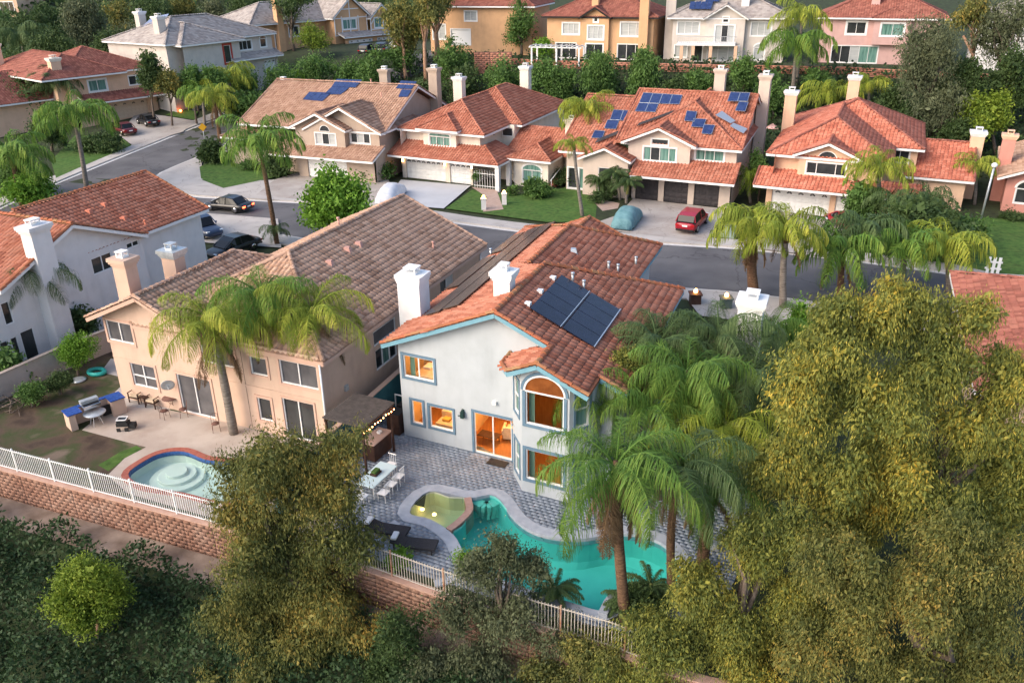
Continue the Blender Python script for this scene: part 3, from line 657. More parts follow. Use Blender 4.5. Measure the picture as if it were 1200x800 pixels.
def lampin(a, b, z, e, c=(1, .58, .25), nm='room_light'):
    ld = bpy.data.lights.new(nm, 'POINT'); ld.energy = e; ld.color = c; ld.shadow_soft_size = .25; lo = bpy.data.objects.new(nm, ld); col.objects.link(lo); lo.parent = H.root; lo.location = H.T(a, b, z); return lo
lampin(1.5, 1.6, 2.2, 75); lampin(4.5, 1.8, 2.2, 95); lampin(1.2, 1.7, 4.75, 55); lampin(8, .6, 4.9, 30); lampin(8, .6, 2.2, 40)
for z0, z1 in ((0, 2.5), (2.75, 5.3)):
    mb = MB(H.T); mb.add([(6.02, .25, z0), (10.15, .25, z0), (10.15, 3, z0), (6.02, 3, z0), (6.02, .25, z1), (10.15, .25, z1), (10.15, 3, z1), (6.02, 3, z1)], [(1, 2, 6, 5), (2, 3, 7, 6), (3, 0, 4, 7)]); mb.build('room_wall', M_rwall, H.root)
    for zz, mm, nm in ((z0 + .02, M_rfloor, 'room_floor'), (z1, M_rwall, 'room_ceiling')):
        mb = MB(H.T); mb.add([(6.1, -.9, zz), (7.05, -1.85, zz), (9.3, -1.85, zz), (10.05, -.9, zz), (10.1, 3, zz), (6.05, 3, zz)], [(0, 1, 2, 3, 4, 5)]); mb.build(nm, mm, H.root)
    for a in (7.3, 8.85):
        mb = MB(H.T); v = []
        for i in range(9): v += [(a + i * .035, -1.7 + .03 * (i % 2), z0 + .3), (a + i * .035, -1.7 + .03 * (i % 2), z1 - .2)]
        mb.add(v, [(2 * i, 2 * i + 2, 2 * i + 3, 2 * i + 1) for i in range(8)]); mb.build('curtain', M_rcur, H.root)
def furn(name, parts, label, cat, a, b, z, rz=0):
    e = empty(name, H.world(a, b, z), label, cat); e.rotation_euler = (0, 0, R(-26) + rz)
    for nm, m, boxes in parts:
        mb = MB()
        for c, d in boxes: mb.box(c, d)
        mb.build(nm, m, e, bevel=.03)
    return e
furn('armchair', [('seat', M_rfab, [((0, 0, .1), (1.0, .9, .32)), ((0, .1, .42), (.7, .6, .1))]), ('backrest', M_rfab, [((0, -.42, .3), (.95, .2, .5))]), ('armrest', M_rfab, [((-.48, 0, .3), (.16, .85, .3))]), ('armrest', M_rfab, [((.48, 0, .3), (.16, .85, .3))])], 'cream armchair inside the glass sliding door of the pale blue house', 'armchair', 5.0, 2.1, .01, .3)
furn('coffee_table', [('tabletop', M_rdark, [((0, 0, .38), (1.1, .6, .05))]), ('leg', M_rdark, [((.45, .2, 0), (.06, .06, .38))]), ('leg', M_rdark, [((-.45, .2, 0), (.06, .06, .38))])], 'low dark table inside the lit sliding door', 'table', 4.0, 1.2, .01)
furn('sofa', [('seat', M_rfab, [((0, 0, .1), (1.9, .8, .32))]), ('backrest', M_rfab, [((0, .38, .3), (1.9, .2, .5))]), ('cushion', mat('yellow_fabric', [(.6, .36, .08)]), [((-.5, .05, .42), (.4, .35, .14))]), ('cushion', mat('yellow_fabric', []), [((.5, .05, .42), (.4, .35, .14))])], 'cream sofa with yellow cushions behind the wide lower window', 'sofa', 1.9, 1.5, .01)
furn('bed', [('mattress', M_rfab, [((0, 0, .25), (1.9, 1.5, .28))]), ('pillow', M_trimw, [((-.6, .3, .53), (.45, .6, .12))]), ('bed_frame', M_rdark, [((0, 0, 0), (1.96, 1.56, .25))])], 'cream bed behind the lit upper window', 'bed', 1.1, 1.3, 2.76)
for a in (.12, 1.72):
    cb = MB(H.T); v = []; f = []
    for i in range(9): v += [(a + i * .035, .3 + .03 * (i % 2), 3.2), (a + i * .035, .3 + .03 * (i % 2), 4.9)]
    cb.add(v, [(2 * i, 2 * i + 2, 2 * i + 3, 2 * i + 1) for i in range(8)]); cb.build('curtain', M_rcur if a < 1 else M_rfab, H.root)
# chimneys, solar, vents
zt = H.pB((487, 316), 3.1)[1]
H.chimney(-.95, 3.0, 0, zt - .15, 1.3, 1.1, M_white, wide=.08, capm=M_white)
ch = H.chimney(4.45, 2.5, 6.2, 8.75, .85, .75, M_white, wide=.14)
H.chimney(15.5, 7.9, 0, 7.1, 1.15, 1.15, M_white, wide=.12)
Lf = lambda a, b: 5.2 + p43 * (a + 1); Rf = lambda a, b: 5.2 + p43 * (11.4 - a)
P4 = lambda f, a0, a1, b0, b1: [(a0, b0, f(a0, 0)), (a1, b0, f(a1, 0)), (a1, b1, f(a1, 0)), (a0, b1, f(a0, 0))]
H.solar(P4(Rf, 6.17, 9.4, 1.22, 5.85), 2, 4, M_solar, lift=.2, frame=None)
mb = MB(H.T); f_ = lambda a: Rf(a, 0) + .235
mb.bar((7.785, 1.2, f_(7.785)), (7.785, 5.87, f_(7.785)), .04, .02); mb.bar((9.42, 1.2, f_(9.42)), (9.42, 5.87, f_(9.42)), .05, .04); mb.build('panel_rail', M_alu, H.root)
for b in (1.6, 3.3, 5.2):
    mb = MB(H.T); mb.box((6.02, b, Rf(6.02, 0) + .05), (.28, .28, .16)); mb.build('panel_bracket', M_trimw, H.root)
H.solar(P4(Lf, .15, 1.12, 2.0, 17.2), 1, 5, M_solarb, lift=.2); H.solar(P4(Lf, 1.16, 2.12, 2.2, 17.2), 1, 5, M_solarb, lift=.2); H.solar(P4(Lf, -1.0, .0, 6.7, 12.2), 1, 2, M_solarb, lift=.2); H.solar(P4(Lf, -.9, .05, 13, 17), 1, 1, M_solarb, lift=.2)
for px, k in (((672, 296), 'box'), ((713, 316), 'pipe'), ((724, 319), 'pipe'), ((745, 310), 'pipe')): a, b, z = H.pF(px, lambda a, b: 7.264 - p43 * (a - 3.8)); H.vent(a, b, z, k)
for px in ((684, 339), (671, 330)): a, b, z = H.pF(px, Rf); H.vent(a, b, z, 'pipe')
a, b, z = H.pF((575, 300), Lf); H.vent(a, b, z, 'pipe', M_alu)
# low front wing and its small gable
H.block(10.72, 15.2, 4.3, 11.6, 0, 2.9); H.gable(10.5, 15.9, 3.8, 12.1, 2.9, .3, 'a', 'flush', 'gable')
H.gable(-.4, 5.9, 16.5, 22.6, 4.15, p43, 'b', 'flush', 'gable'); H.block(.1, 5.4, 19.02, 22.1, 0, 4.1)
H.wall('b+', 22.1, .1, 5.4, 4.1, [(.1, 4.1), (2.75, 5.25), (5.4, 4.1)])
# trim: door post, wall lamps
for px, nm in (((543, 486), 'wall_lamp'),):
    a, z = H.pB(px, 0); mb = MB(H.T); mb.box((a, -.12, z - .1), (.18, .16, .35)); mb.box((a, -.05, z + .25), (.1, .1, .08)); mb.tube([(a - .25, -.1, z - .05), (a, -.1, z + .02)], .03); mb.build(nm, mat('lamp_green_black', [(.02, .05, .045)], rough=.4), H.root)
a, z = H.pB((580, 471), 0); mb = MB(H.T); mb.box((a, -.08, z - .08), (.2, .16, .16)); mb.build('security_lamp', M_trimw, H.root)
H.finish()

# ===== peach beige house with brown roof, left
H2 = House('beige_house', 'peach beige two storey house with brown tile roof, left of the pale blue house', (196, 478), 0, -24, -23, RT_brown, RT_brown, M_beige, M_pinktrim)
H2.gable(-1.4, 10.8, .0, 18.9, 4.75, .45, 'b', 'hip', 'gable')
H2.gable(-3.9, 3.9, -.6, 11, 4.95, .45, 'b', 'gable', 'hip')
H2.wall('b-', 0, -3.25, 5.8, 0, [(-3.25, 5.1), (0, 6.55), (3.4, 5.0), (5.8, 4.95)]); H2.wall('b-', .02, 5.8, 10.5, 0, 4.95)
H2.wall('a+', 10.5, 0, 18.4, 0, 4.8); H2.wall('a-', -3.25, 0, 10.5, 0, 5.1); H2.wall('b+', 18.4, -1, 10.5, 0, [(-1, 4.8), (4.7, 7.2), (10.5, 4.8)]); H2.wall('a-', -1, 10.5, 18.4, 0, 4.8)
def w2(pa, pb, n=2, gm=M_ggrey, **k):
    (a0, z1), (a1, z0) = H2.pB(pa, 0), H2.pB(pb, 0); H2.win('b-', k.pop('c', 0), a0, a1, z0, z1, n, gm, M_pinktrim, .14, **k)
w2((123, 374), (158, 404)); w2((152, 424), (186, 457), hbar=.45); w2((234, 401), (277, 432)); a0, a1 = H2.pB((327, 425), .02)[0], H2.pB((370, 425), .02)[0]; H2.win('b-', .02, a0, a1, 3.15, 4.45, 2, M_ggrey, M_pinktrim, .14)
a0, a1 = H2.pB((293, 425), .02)[0], H2.pB((312, 425), .02)[0]; H2.win('b-', .02, a0, a1, 3.3, 4.3, 1, M_ggrey, M_pinktrim, .14); H2.win('b-', .02, a0 + .1, a1 - .1, .7, 2.0, 1, M_gdark, M_pinktrim, .14)
a0, _ = H2.pB((206, 436), 0); a1, _ = H2.pB((253, 486), 0); H2.win('b-', 0, a0, a1, .05, 2.35, 2, M_ggrey, M_pinktrim, .14)
a0, _ = H2.pB((328, 470), 0); H2.win('b-', .02, 8.0, 9.9, .05, 2.3, 2, M_gdark, M_pinktrim, .1)
def w2r(p0, p1, **k):      # windows on the side wall facing the pale blue house
    (b0, z1), (b1, z0) = H2.pA(p0, 10.5), H2.pA(p1, 10.5); H2.win('a+', 10.5, b0, b1, z0, z1, **k)
(b0, zA), (b1, zB) = H2.pA((440, 416), 10.5), H2.pA((466, 416), 10.5)
H2.win('a+', 10.5, b0, b1, 1.9, 3.1, n=3, gm=[M_gdark, M_ggreen, M_gdark]); H2.win('a+', 10.5, b0 - .05, b1 + .05, 3.35, 4.2, n=1, gm=M_ggrey)
(b0, _), (b1, _) = H2.pA((515, 320), 10.5), H2.pA((530, 305), 10.5); H2.win('a+', 10.5, b0, b1, 3.2, 4.35, n=2, gm=[M_gdark, M_gwhite])
H2.chimney(-2.9, 1.7, 4.5, 7.75, .95, .8, M_beige); H2.chimney(-2.0, 4.3, 4.5, 7.5, .95, .8, M_beige, capm=M_galv)
g2 = lambda a, b: 4.75 + .45 * (10.8 - a)
for px, k in (((397, 264), 'pipe'), ((420, 288), 'box'), ((386, 310), 'box'), ((508, 292), 'pipe'), ((407, 294), 'box')):
    a, b, z = H2.pF(px, g2); H2.vent(a, b, z, k, mat('vent_pink', [(.55, .3, .24)]))
for q0, q1 in (((10.6, -.06, 0), (10.6, -.06, 4.6)), ((10.35, 18.45, 0), (10.55, 18.45, 4.7))): mb = MB(H2.T); mb.tube([q0, q1], .05, 6); mb.build('downpipe', M_trimw, H2.root)
mb = MB(H2.T); a, z = H2.pA((405, 454), 10.5); mb.box((10.56, a, z - .15), (.12, .25, .3)); mb.build('utility_box', M_galv, H2.root)
H2.band('b-', 0, -3.25, 10.5, 2.55, .06, .03, M_beige)
H2.finish()

# ===== white house at the left edge
H3 = House('white_house', 'white two storey house with rust red tile roof at the left edge', (110, 400), 0, 67, 66, RT_main, RT_mcap, M_wh, M_trimw)
H3.gable(1.5, 13.0, .9, 12.1, 5.2, .41, 'a', 'flush', 'gable'); H3.gable(-4.9, 6.35, .35, 16, 5.2, .41, 'b', 'gable', 'hip')
H3.wall('b-', .85, -8, 6.2, 0, [(-8, 4), (-4.9, 5.1), (.72, 7.35), (6.2, 5.15)]); H3.wall('b-', 1.35, 6.2, 12.5, 0, 5.2); H3.wall('a+', 12.5, 1.35, 11.6, 0, [(1.35, 5.2), (6.5, 7.3), (11.6, 5.2)]); H3.wall('a+', 6.2, .85, 1.35, 0, 5.2)
H3.wall('a-', -8, .85, 14, 0, 5); H3.wall('b+', 11.6, 6, 12.5, 0, 5.2)
def w3(pa, pb, c=.85, **k):
    (a0, z0), (a1, z1) = H3.pB(pa, c), H3.pB(pb, c); H3.win('b-', c, a0, a1, min(z0, z1), max(z0, z1), rec=.05, **k)
a0 = H3.pB((108, 312), .85)[0]; a1, zc = H3.pB((132, 303), .85); zc = H3.pB((109, 312), .85)[1]; H3.win('b-', .85, a0, a1, zc - .6, zc + .5, 2)
H3.chimney(-1.75, .5, 0, 8.2, 1.3, .9, M_wh, wide=.15)
for (p, q, za, zb2) in (((1, 360), (16, 372), 2.9, 4.3), ((0, 405), (12, 408), .3, 2.1), ((14, 405), (24, 408), .3, 2.1), ((25, 398), (44, 402), .3, 2.2)):
    a0 = H3.pB(p, .85)[0]; a1 = H3.pB(q, .85)[0]; H3.win('b-', .85, a0, a1, za, zb2, n=1)
a0 = H3.pB((147, 283), .85)[0]; H3.win('b-', .85, a0, a0 + 1.1, 4.55, 4.95, n=2)
f3 = lambda a, b: 5.2 + .41 * (b - .9)
for px in ((171, 265), (104, 249), (122, 241), (145, 257)): a, b, z = H3.pF(px, f3); H3.vent(a, b, z - .05, 'pipe' if px[0] > 150 else 'box', mat('vent_orange', [(.6, .2, .12)]))
H3.finish()

# ===== the row across the street, left to right
H5 = House('tan_house', 'tan house with pinkish brown roof and dark blue solar panels, behind the green tree', (357, 208), 0, -22, -20, RT_tan, RT_tan, M_tan)
H5.gable(-9, 9.9, 1.2, 18.5, 5.2, .42, 'a', 'gable', 'gable'); H5.gable(.2, 9.9, .3, 10, 5.3, .5, 'b', 'gable', 'hip'); H5.gable(-1.3, 5.9, -.2, 6, 5.45, .45, 'b', 'gable', 'flush')
H5.shed([(-3.3, -1.6, 2.75), (9.7, -1.6, 2.75), (9.7, 1.3, 3.75), (-3.3, 1.3, 3.75)]); H5.gable(-11.6, -3.0, 1.0, 12, 3.6, .42, 'b', 'hip', 'flush')
H5.wall('b-', 0, -.6, 9.0, 0, 2.75); H5.wall('b-', 1.2, .2, 9.2, 2.7, [(.2, 5.3), (5.05, 7.5), (9.2, 5.5)]); H5.wall('b-', .45, -.8, 5.4, 2.9, [(-.8, 5.5), (2.3, 6.85), (5.4, 5.5)]); H5.wall('a-', -.8, .45, 3, 2.9, 5.5); H5.wall('a+', 5.4, .45, 1.2, 2.9, 5.5)
H5.wall('a+', 9.2, 0, 17.8, 0, [(0, 2.9), (1.2, 3.6), (1.21, 5.2), (9.85, 8.4), (17.8, 5.2)]); H5.wall('b-', 1.8, -11, -.6, 0, 3.6); H5.wall('a-', -11, 1.8, 12, 0, 3.6); H5.wall('a-', -8.5, 2, 17.8, 3, [(2, 5.3), (9.85, 8.4), (17.8, 5.2)])
(a0, _), (a1, _) = H5.pB((360, 205), 0), H5.pB((411, 205), 0); H5.garage('b-', 0, a0 + .2, 5.6, 2.15, M_white)
(a0, z1), (a1, z0) = H5.pB((366, 144), .45), H5.pB((393, 161), .45); H5.win('b-', .45, a0 + .2, a1, 3.7, 4.9, 3, [M_gwhite, M_gdark, M_gwhite], None, .1); H5.win('b-', .45, (a0 + a1) / 2 - .5, (a0 + a1) / 2 + .7, 5.05, 5.1, 1, M_gdark, arch=.95, fw=.01)
(a0, _), (a1, _) = H5.pB((410, 150), 1.2), H5.pB((433, 158), 1.2); H5.win('b-', 1.2, a0, a1, 3.95, 5.0, 3, [M_gdark, M_gwhite, M_gdark], None, .1)
s5 = lambda a, b: 5.2 + .42 * (b - 1.2)
def panelq(Hh, f, px, nx, ny, m, **k):
    P = [Hh.pF(p, f) for p in px]; Hh.solar(P, nx, ny, m, **k)
panelq(H5, s5, ((395, 94), (425, 95), (417, 104), (389, 103)), 2, 1, M_solarl); panelq(H5, s5, ((389, 103), (410, 104), (400, 112), (380, 112)), 2, 1, M_solarl); panelq(H5, s5, ((363, 109), (389, 110), (378, 120), (355, 118)), 3, 1, M_solarl)
panelq(H5, s5, ((470, 96), (489, 97), (483, 106), (464, 105)), 2, 1, M_solarl); panelq(H5, s5, ((471, 106), (483, 107), (478, 115), (467, 115)), 1, 1, M_solarl)
H5.chimney(-9.3, 11.5, 4, 8.6, 1.1, .9); H5.chimney(9.6, 15.0, 0, 10.2, 1.1, 1.2); H5.chimney(2.4, 16, 6, 9.7, 1.1, .9)
for px in ((435, 98), (447, 114), (410, 138)): a, b, z = H5.pF(px, s5); H5.vent(a, b, z, 'pipe', mat('vent_pink', []))
H5.finish()

H6 = House('cream_house', 'cream house with bright orange tile roof and two white garage doors with fan windows', (475, 208), 0, -27, -24, RT_red, RT_red, M_cream)
H6.gable(-.9, 9.8, .4, 16, 5.2, .46, 'b', 'hip', 'flush'); H6.gable(-.9, 11.2, 7.2, 22.5, 5.2, .47, 'b', 'hip', 'hip'); H6.gable(1.8, 6.9, -.2, 6, 5.5, .46, 'b', 'hip', 'flush')
H6.facet([(-1.1, -1.6, 2.75), (12.3, -1.6, 2.75), (9.4, 1.3, 3.95), (-1.1, 1.3, 3.95)]); H6.fascia((-1.1, -1.6, 2.75), (12.3, -1.6, 2.75)); H6.facet([(12.3, -1.6, 2.75), (12.3, 4.2, 2.75), (9.4, 1.3, 3.95)]); H6.fascia((12.3, -1.6, 2.75), (12.3, 4.2, 2.75)); cap_line(H6.caps, up((12.3, -1.6, 2.75)), up((9.4, 1.3, 3.95))); H6.facet([(12.3, 4.2, 2.75), (9.4, 4.2, 3.95), (9.4, 1.3, 3.95)])
H6.gable(12.0, 17.0, 1.2, 9, 2.95, .45, 'b', 'hip', 'flush'); H6.facet([(10.4, 4.6, 2.9), (18.0, 4.6, 2.9), (18.0, 9, 4.9), (10.4, 9, 4.9)])
H6.wall('b-', 0, -.3, 8.5, 0, 2.75); H6.wall('a-', -.3, 0, 22, 0, 5.2); H6.wall('b-', 1.2, -.2, 8.9, 2.9, 5.25); H6.wall('b-', .55, 2.3, 6.35, 2.9, 5.5); H6.wall('a+', 6.35, .55, 1.2, 2.9, 5.4); H6.wall('a-', 2.3, .55, 1.2, 2.9, 5.4)
H6.wall('a+', 8.9, 1.2, 6.6, 2.7, 5.25); H6.wall('b-', 6.6, 8.9, 10.5, 2.7, 5.25); H6.wall('a+', 10.5, 6.6, 22, 0, 5.25); H6.wall('b+', 22, -.3, 10.5, 0, 5.2); H6.wall('a+', 8.5, 0, 4, 0, 2.75); H6.wall('b-', 3.6, 8.5, 12.6, 0, 2.9); H6.block(12.6, 16.5, 1.8, 9, 0, 2.95)
for pa, pb, nf in (((476, 200), (523, 214), 8), ((527, 206), (552, 217), 4)):
    a0, a1 = H6.pB(pa, 0)[0], H6.pB(pb, 0)[0]; H6.garage('b-', 0, a0 + .05, a1, 2.2, M_white, fan=nf)
H6.win('b-', .55, 3.1, 5.6, 3.7, 4.65, 3, [M_ggreen, M_ggreen, M_ggreen], None, .1, arch=.45); H6.win('b-', 6.6, 9.0, 10.3, 4.0, 4.9, 1, M_gdark)
H6.win('b-', 1.8, 13.6, 15.7, .5, 1.75, 2, M_ggreen, None, .1, arch=.5); H6.win('a+', 8.9, 4.6, 4.95, 4.3, 4.8, 1, M_gdark)
H6.chimney(1.2, 11.5, 5, 9.3, 1.15, 1.0, capm=M_wh); H6.chimney(6.0, 20.3, 6, 9.7, 1.15, 1.0, capm=M_wh); H6.chimney(17.3, 6.6, 0, 6.4, 1.1, 1.1)
mb = MB(H6.T)
for a, b in ((12.1, -1.3), (12.1, 1.5), (12.1, 3.3)): mb.box((a, b, 0), (.45, .45, 2.65))
mb.build('porch_pillar', M_wh, H6.root)
gt = MB(H6.T)
for i in range(9): gt.box((9.2 + i * .3, -.9, .05), (.03, .03, 1.75 + .25 * math.sin(PI * i / 8)))
gt.bar((9.1, -.9, .3), (11.7, -.9, .3), .05); gt.bar((9.1, -.9, 1.6), (11.7, -.9, 1.6), .05); gt.build('porch_gate', M_white, H6.root)
for a in (-.15, 5.05 + .1, 8.45): 
    mb = MB(H6.T); mb.box((a, -.1, 1.75), (.14, .14, .3)); mb.build('porch_lamp', emis('lamp_warm', (1, .55, .2), 6), H6.root)
H6.finish()

H7 = House('solar_house', 'warm grey house with red tile roof, many blue solar panels and three dark garage doors', (743, 233), 0, -25, -22, RT_red, RT_red, M_tanw)
H7.facet([(-2.4, .9, 5.3), (9.9, .9, 5.3), (9.9, 10, 9.0), (-2.4, 10, 9.0)]); H7.facet([(-2.4, 19, 5.3), (9.9, 19, 5.3), (9.9, 10, 9.0), (-2.4, 10, 9.0)]); H7.facet([(-7.9, -.6, 4.3), (-2.41, -.6, 4.3), (-2.41, 9.2, 8.3), (-7.9, 9.2, 8.3)]); H7.facet([(-7.9, 19, 4.3), (-2.41, 19, 4.3), (-2.41, 9.2, 8.3), (-7.9, 9.2, 8.3)])
cap_line(H7.caps, (-2.4, 10, 9.07), (9.9, 10, 9.07), .13); cap_line(H7.caps, (-7.9, 9.2, 8.37), (-2.4, 9.2, 8.37), .13); H7.rake((9.9, .9, 5.3), (9.9, 10, 9.0)); H7.rake((9.9, 19, 5.3), (9.9, 10, 9.0)); H7.rake((-2.4, 1, 5.35), (-2.4, 10, 9.0)); H7.rake((-7.9, -.6, 4.3), (-7.9, 9.2, 8.3)); H7.fascia((4, .9, 5.3), (9.9, .9, 5.3)); H7.fascia((-7.9, -.6, 4.3), (-5, -.6, 4.3))
H7.gable(-1.6, 9.9, .85, 16, 5.32, .56, 'b', 'hip', 'flush'); H7.gable(-1.6, 5.7, .1, 5.5, 5.5, .42, 'b', 'gable', 'flush'); H7.gable(-5.6, -.2, -1.3, 2, 3.9, .42, 'b', 'gable', 'flush')
H7.shed([(-.1, -1.7, 2.75), (9.8, -1.7, 2.75), (9.8, 1.6, 3.95), (-.1, 1.6, 3.95)])
H7.wall('b-', 0, -.3, 9.3, 0, 2.75); H7.wall('b-', 1.5, 4.9, 9.4, 2.9, 5.35); H7.wall('b-', .75, -1.0, 5.1, 2.9, [(-1, 5.6), (2.05, 6.85), (5.1, 5.6)]); H7.wall('a+', 5.1, .75, 1.5, 2.9, 5.5); H7.wall('a+', 9.4, 0, 18.5, 0, [(0, 2.9), (1.5, 3.7), (1.51, 5.4), (10, 8.8), (18.5, 5.3)])
H7.wall('b-', -.7, -5.2, -.6, 0, [(-5.2, 3.95), (-2.9, 4.9), (-.6, 3.95)]); H7.wall('a+', -.6, -.7, 1.5, 0, 4); H7.wall('b-', .6, -7.4, -5.2, 0, 4.4); H7.wall('a-', -7.4, .6, 18.5, 0, [(.6, 4.5), (9.2, 8.1), (18.5, 4.4)]); H7.wall('a-', -1, .75, 3, 4, 5.5)
for pa, pb in (((744, 232), (770.5, 237)), ((777, 237), (805, 241)), ((812, 241), (841, 245))):
    a0, a1 = H7.pB(pa, 0)[0], H7.pB(pb, 0)[0]; H7.garage('b-', 0, a0, a1, 2.1, M_drk)
H7.win('b-', .75, .55, 3.75, 3.75, 5.05, 4, [M_ggreen, M_gdark, M_ggreen, M_ggreen], None, .12, cols=[.55, 1.25, 2.15, 3.05, 3.75]); H7.win('b-', .75, 1.3, 2.95, 5.3, 5.85, 1, M_gdark, None, .1)
H7.win('b-', 1.5, 5.5, 8.2, 4.0, 5.0, 3, M_ggreen, None, .14); H7.win('b-', -.7, -3.6, -2.2, .2, 3.0, 1, M_gdark, None, .0); H7.win('b-', .6, -7.2, -6.2, .3, 2.4, 1, M_gdark, None, .1); H7.win('b-', .6, -6.0, -5.35, .3, 2.4, 1, M_ggreen, None, .1)
s7 = lambda a, b: 5.3 + .4066 * (b - .9)
s7l = lambda a, b: 4.3 + .408 * (b + .6)
fr = M_alu
panelq(H7, s7, ((754, 110), (800, 113), (796, 124), (749, 122)), 4, 1, M_solarl, frame=fr); panelq(H7, s7, ((749, 122), (772, 123), (768, 133), (744, 132)), 2, 1, M_solarl, frame=fr); panelq(H7, s7l, ((719, 130), (755, 132), (750, 144), (715, 142)), 3, 1, M_solarl, frame=fr)
panelq(H7, s7l, ((712, 142), (726, 142), (722, 153), (708, 152)), 1, 1, M_solarl, frame=fr); panelq(H7, s7l, ((697, 154), (709, 155), (706, 164), (693, 163)), 1, 1, M_solarl, frame=fr)
panelq(H7, s7l, ((697, 171), (700, 166), (745, 148), (742, 153)), 5, 1, M_solarb, lift=.3); panelq(H7, s7, ((746, 151), (749, 147), (790, 132), (787, 136)), 4, 1, M_solarb, lift=.3)
s7f = lambda a, b: 5.32 + .56 * (b - .85)
for q in (((805, 132), (817, 133), (814, 145), (802, 144)), ((813, 141), (828, 142), (824, 152), (810, 151)), ((825, 148), (838, 149), (834, 160), (822, 159))): panelq(H7, s7f, q, 1, 1, M_solarl, frame=fr, lift=.25)
panelq(H7, s7, ((856, 113), (879, 114), (876, 124), (852, 124)), 2, 1, M_solarl, frame=fr, lift=.5); panelq(H7, s7, ((866, 124), (877, 125), (873, 136), (861, 135)), 1, 1, M_solarl, frame=fr, lift=.5)
panelq(H7, s7, ((838, 140), (846, 135), (862, 147), (856, 150)), 1, 1, M_alu, lift=.5); panelq(H7, s7, ((855, 153), (859, 149), (876, 156), (871, 162)), 1, 1, M_alu, lift=.5)
H7.chimney(5.0, 16.5, 6, 10.6, 1.15, 1.0); H7.chimney(10.1, 13.5, 0, 10.6, 1.1, 1.5)
H7.finish()

H8 = House('peach_house', 'peach house with orange red hipped roof and one large arched window, right of centre', (902, 247), 0, -27, -24, RT_red2, RT_dkred, M_peach)
H8.gable(-.9, 9.9, .2, 14, 5.25, .5, 'b', 'hip', 'flush'); H8.gable(-.9, 12.4, 7.3, 21, 5.25, .48, 'b', 'hip', 'hip'); H8.gable(1.5, 7.4, -.3, 5, 5.45, .42, 'b', 'gable', 'flush'); H8.gable(11, 16.9, 6.5, 19, 2.9, .36, 'a', 'flush', 'gable')
H8.facet([(-1.5, -1.8, 2.75), (8.2, -1.8, 2.75), (5.6, 1.1, 3.8), (-1.5, 1.1, 3.8)]); H8.fascia((-1.5, -1.8, 2.75), (8.2, -1.8, 2.75)); H8.facet([(8.2, -1.8, 2.75), (8.6, 1.1, 2.85), (5.6, 1.1, 3.8)]); H8.rake((-1.5, -1.8, 2.75), (-1.5, 1.1, 3.8)); H8.shed([(8.3, -1.2, 2.6), (12.6, -1.2, 2.6), (12.6, 1.2, 3.5), (8.3, 1.2, 3.5)])
H8.wall('b-', 0, -.5, 10.3, 0, 2.75); H8.wall('b-', 1, -.1, 9.2, 2.8, 5.3); H8.wall('b-', .3, 2.0, 6.9, 2.9, [(2.0, 5.5), (4.45, 6.5), (6.9, 5.5)]); H8.wall('a-', -.1, 0, 20.5, 0, 5.3); H8.wall('a-', 2, .3, 1, 2.9, 5.4); H8.wall('a+', 6.9, .3, 1, 2.9, 5.4); H8.wall('a+', 9.2, 1, 8, 0, 5.3); H8.wall('b-', 8, 9.2, 11.9, 0, 5.3); H8.wall('a+', 11.9, 8, 20.5, 0, 5.3); H8.block(11.9, 16.3, 7, 18.5, 0, 2.9)
a0, a1 = H8.pB((903, 240), 0)[0], H8.pB((971, 245), 0)[0]; H8.garage('b-', 0, a0, a1, 2.15, M_white, fan=5); H8.garage('b-', 0, a1 + .5, a1 + 2.9, 2.15, M_white, fan=2)
H8.win('b-', .3, 2.75, 6.1, 3.75, 4.8, 3, M_gdark, None, .1, cols=[2.75, 3.6, 5.25, 6.1]); H8.win('b-', .3, 3.62, 5.23, 4.95, 5.0, 1, M_gdark, arch=.95, fw=.01); H8.win('b-', 8, 9.6, 11.2, 3.8, 4.9, 2, M_gdark, None, .1)
H8.chimney(-.6, 12.4, 0, 9.2, 1.15, .95, capm=M_wh); H8.chimney(4.9, 19.8, 6, 10.0, 1.15, .95, capm=M_wh); H8.chimney(16.9, 12.5, 0, 6.4, 1.15, 1.2, capm=M_wh)
H8.finish()

H9 = House('rose_house', 'rose pink low house with brown tile roof cut by the right edge', (1172, 247), 0, -30, -28, RT_brown, RT_brown, M_rose)
H9.gable(-.8, 12, -.9, 13, 3.2, .42, 'b', 'gable', 'gable'); H9.block(0, 11.2, 0, 12, 0, 3.3); H9.wall('b-', 0, 0, 11.2, 3.3, [(0, 3.3), (5.6, 5.7), (11.2, 3.3)])
H9.win('b-', 0, .9, 3.3, .9, 2.2, 2, [M_gdark, M_gwhite], None, .1, arch=.6); H9.chimney(-.4, 4, 0, 6.3, 1.1, 1.0, M_rose, capm=M_peach); H9.finish()
# roof at the right edge on the near side
H4 = House('pink_roof_house', 'low house with pinkish red tile roof at the right edge, behind the yellow green tree', (1176, 505), 0, -24, -22, RT_dkred, RT_dkred, M_beige)
H4.gable(-2.2, 14, -3, 14, 3.4, .36, 'a', 'hip', 'gable'); H4.block(-1.6, 13.4, -2.3, 13.3, 0, 3.4); H4.finish()

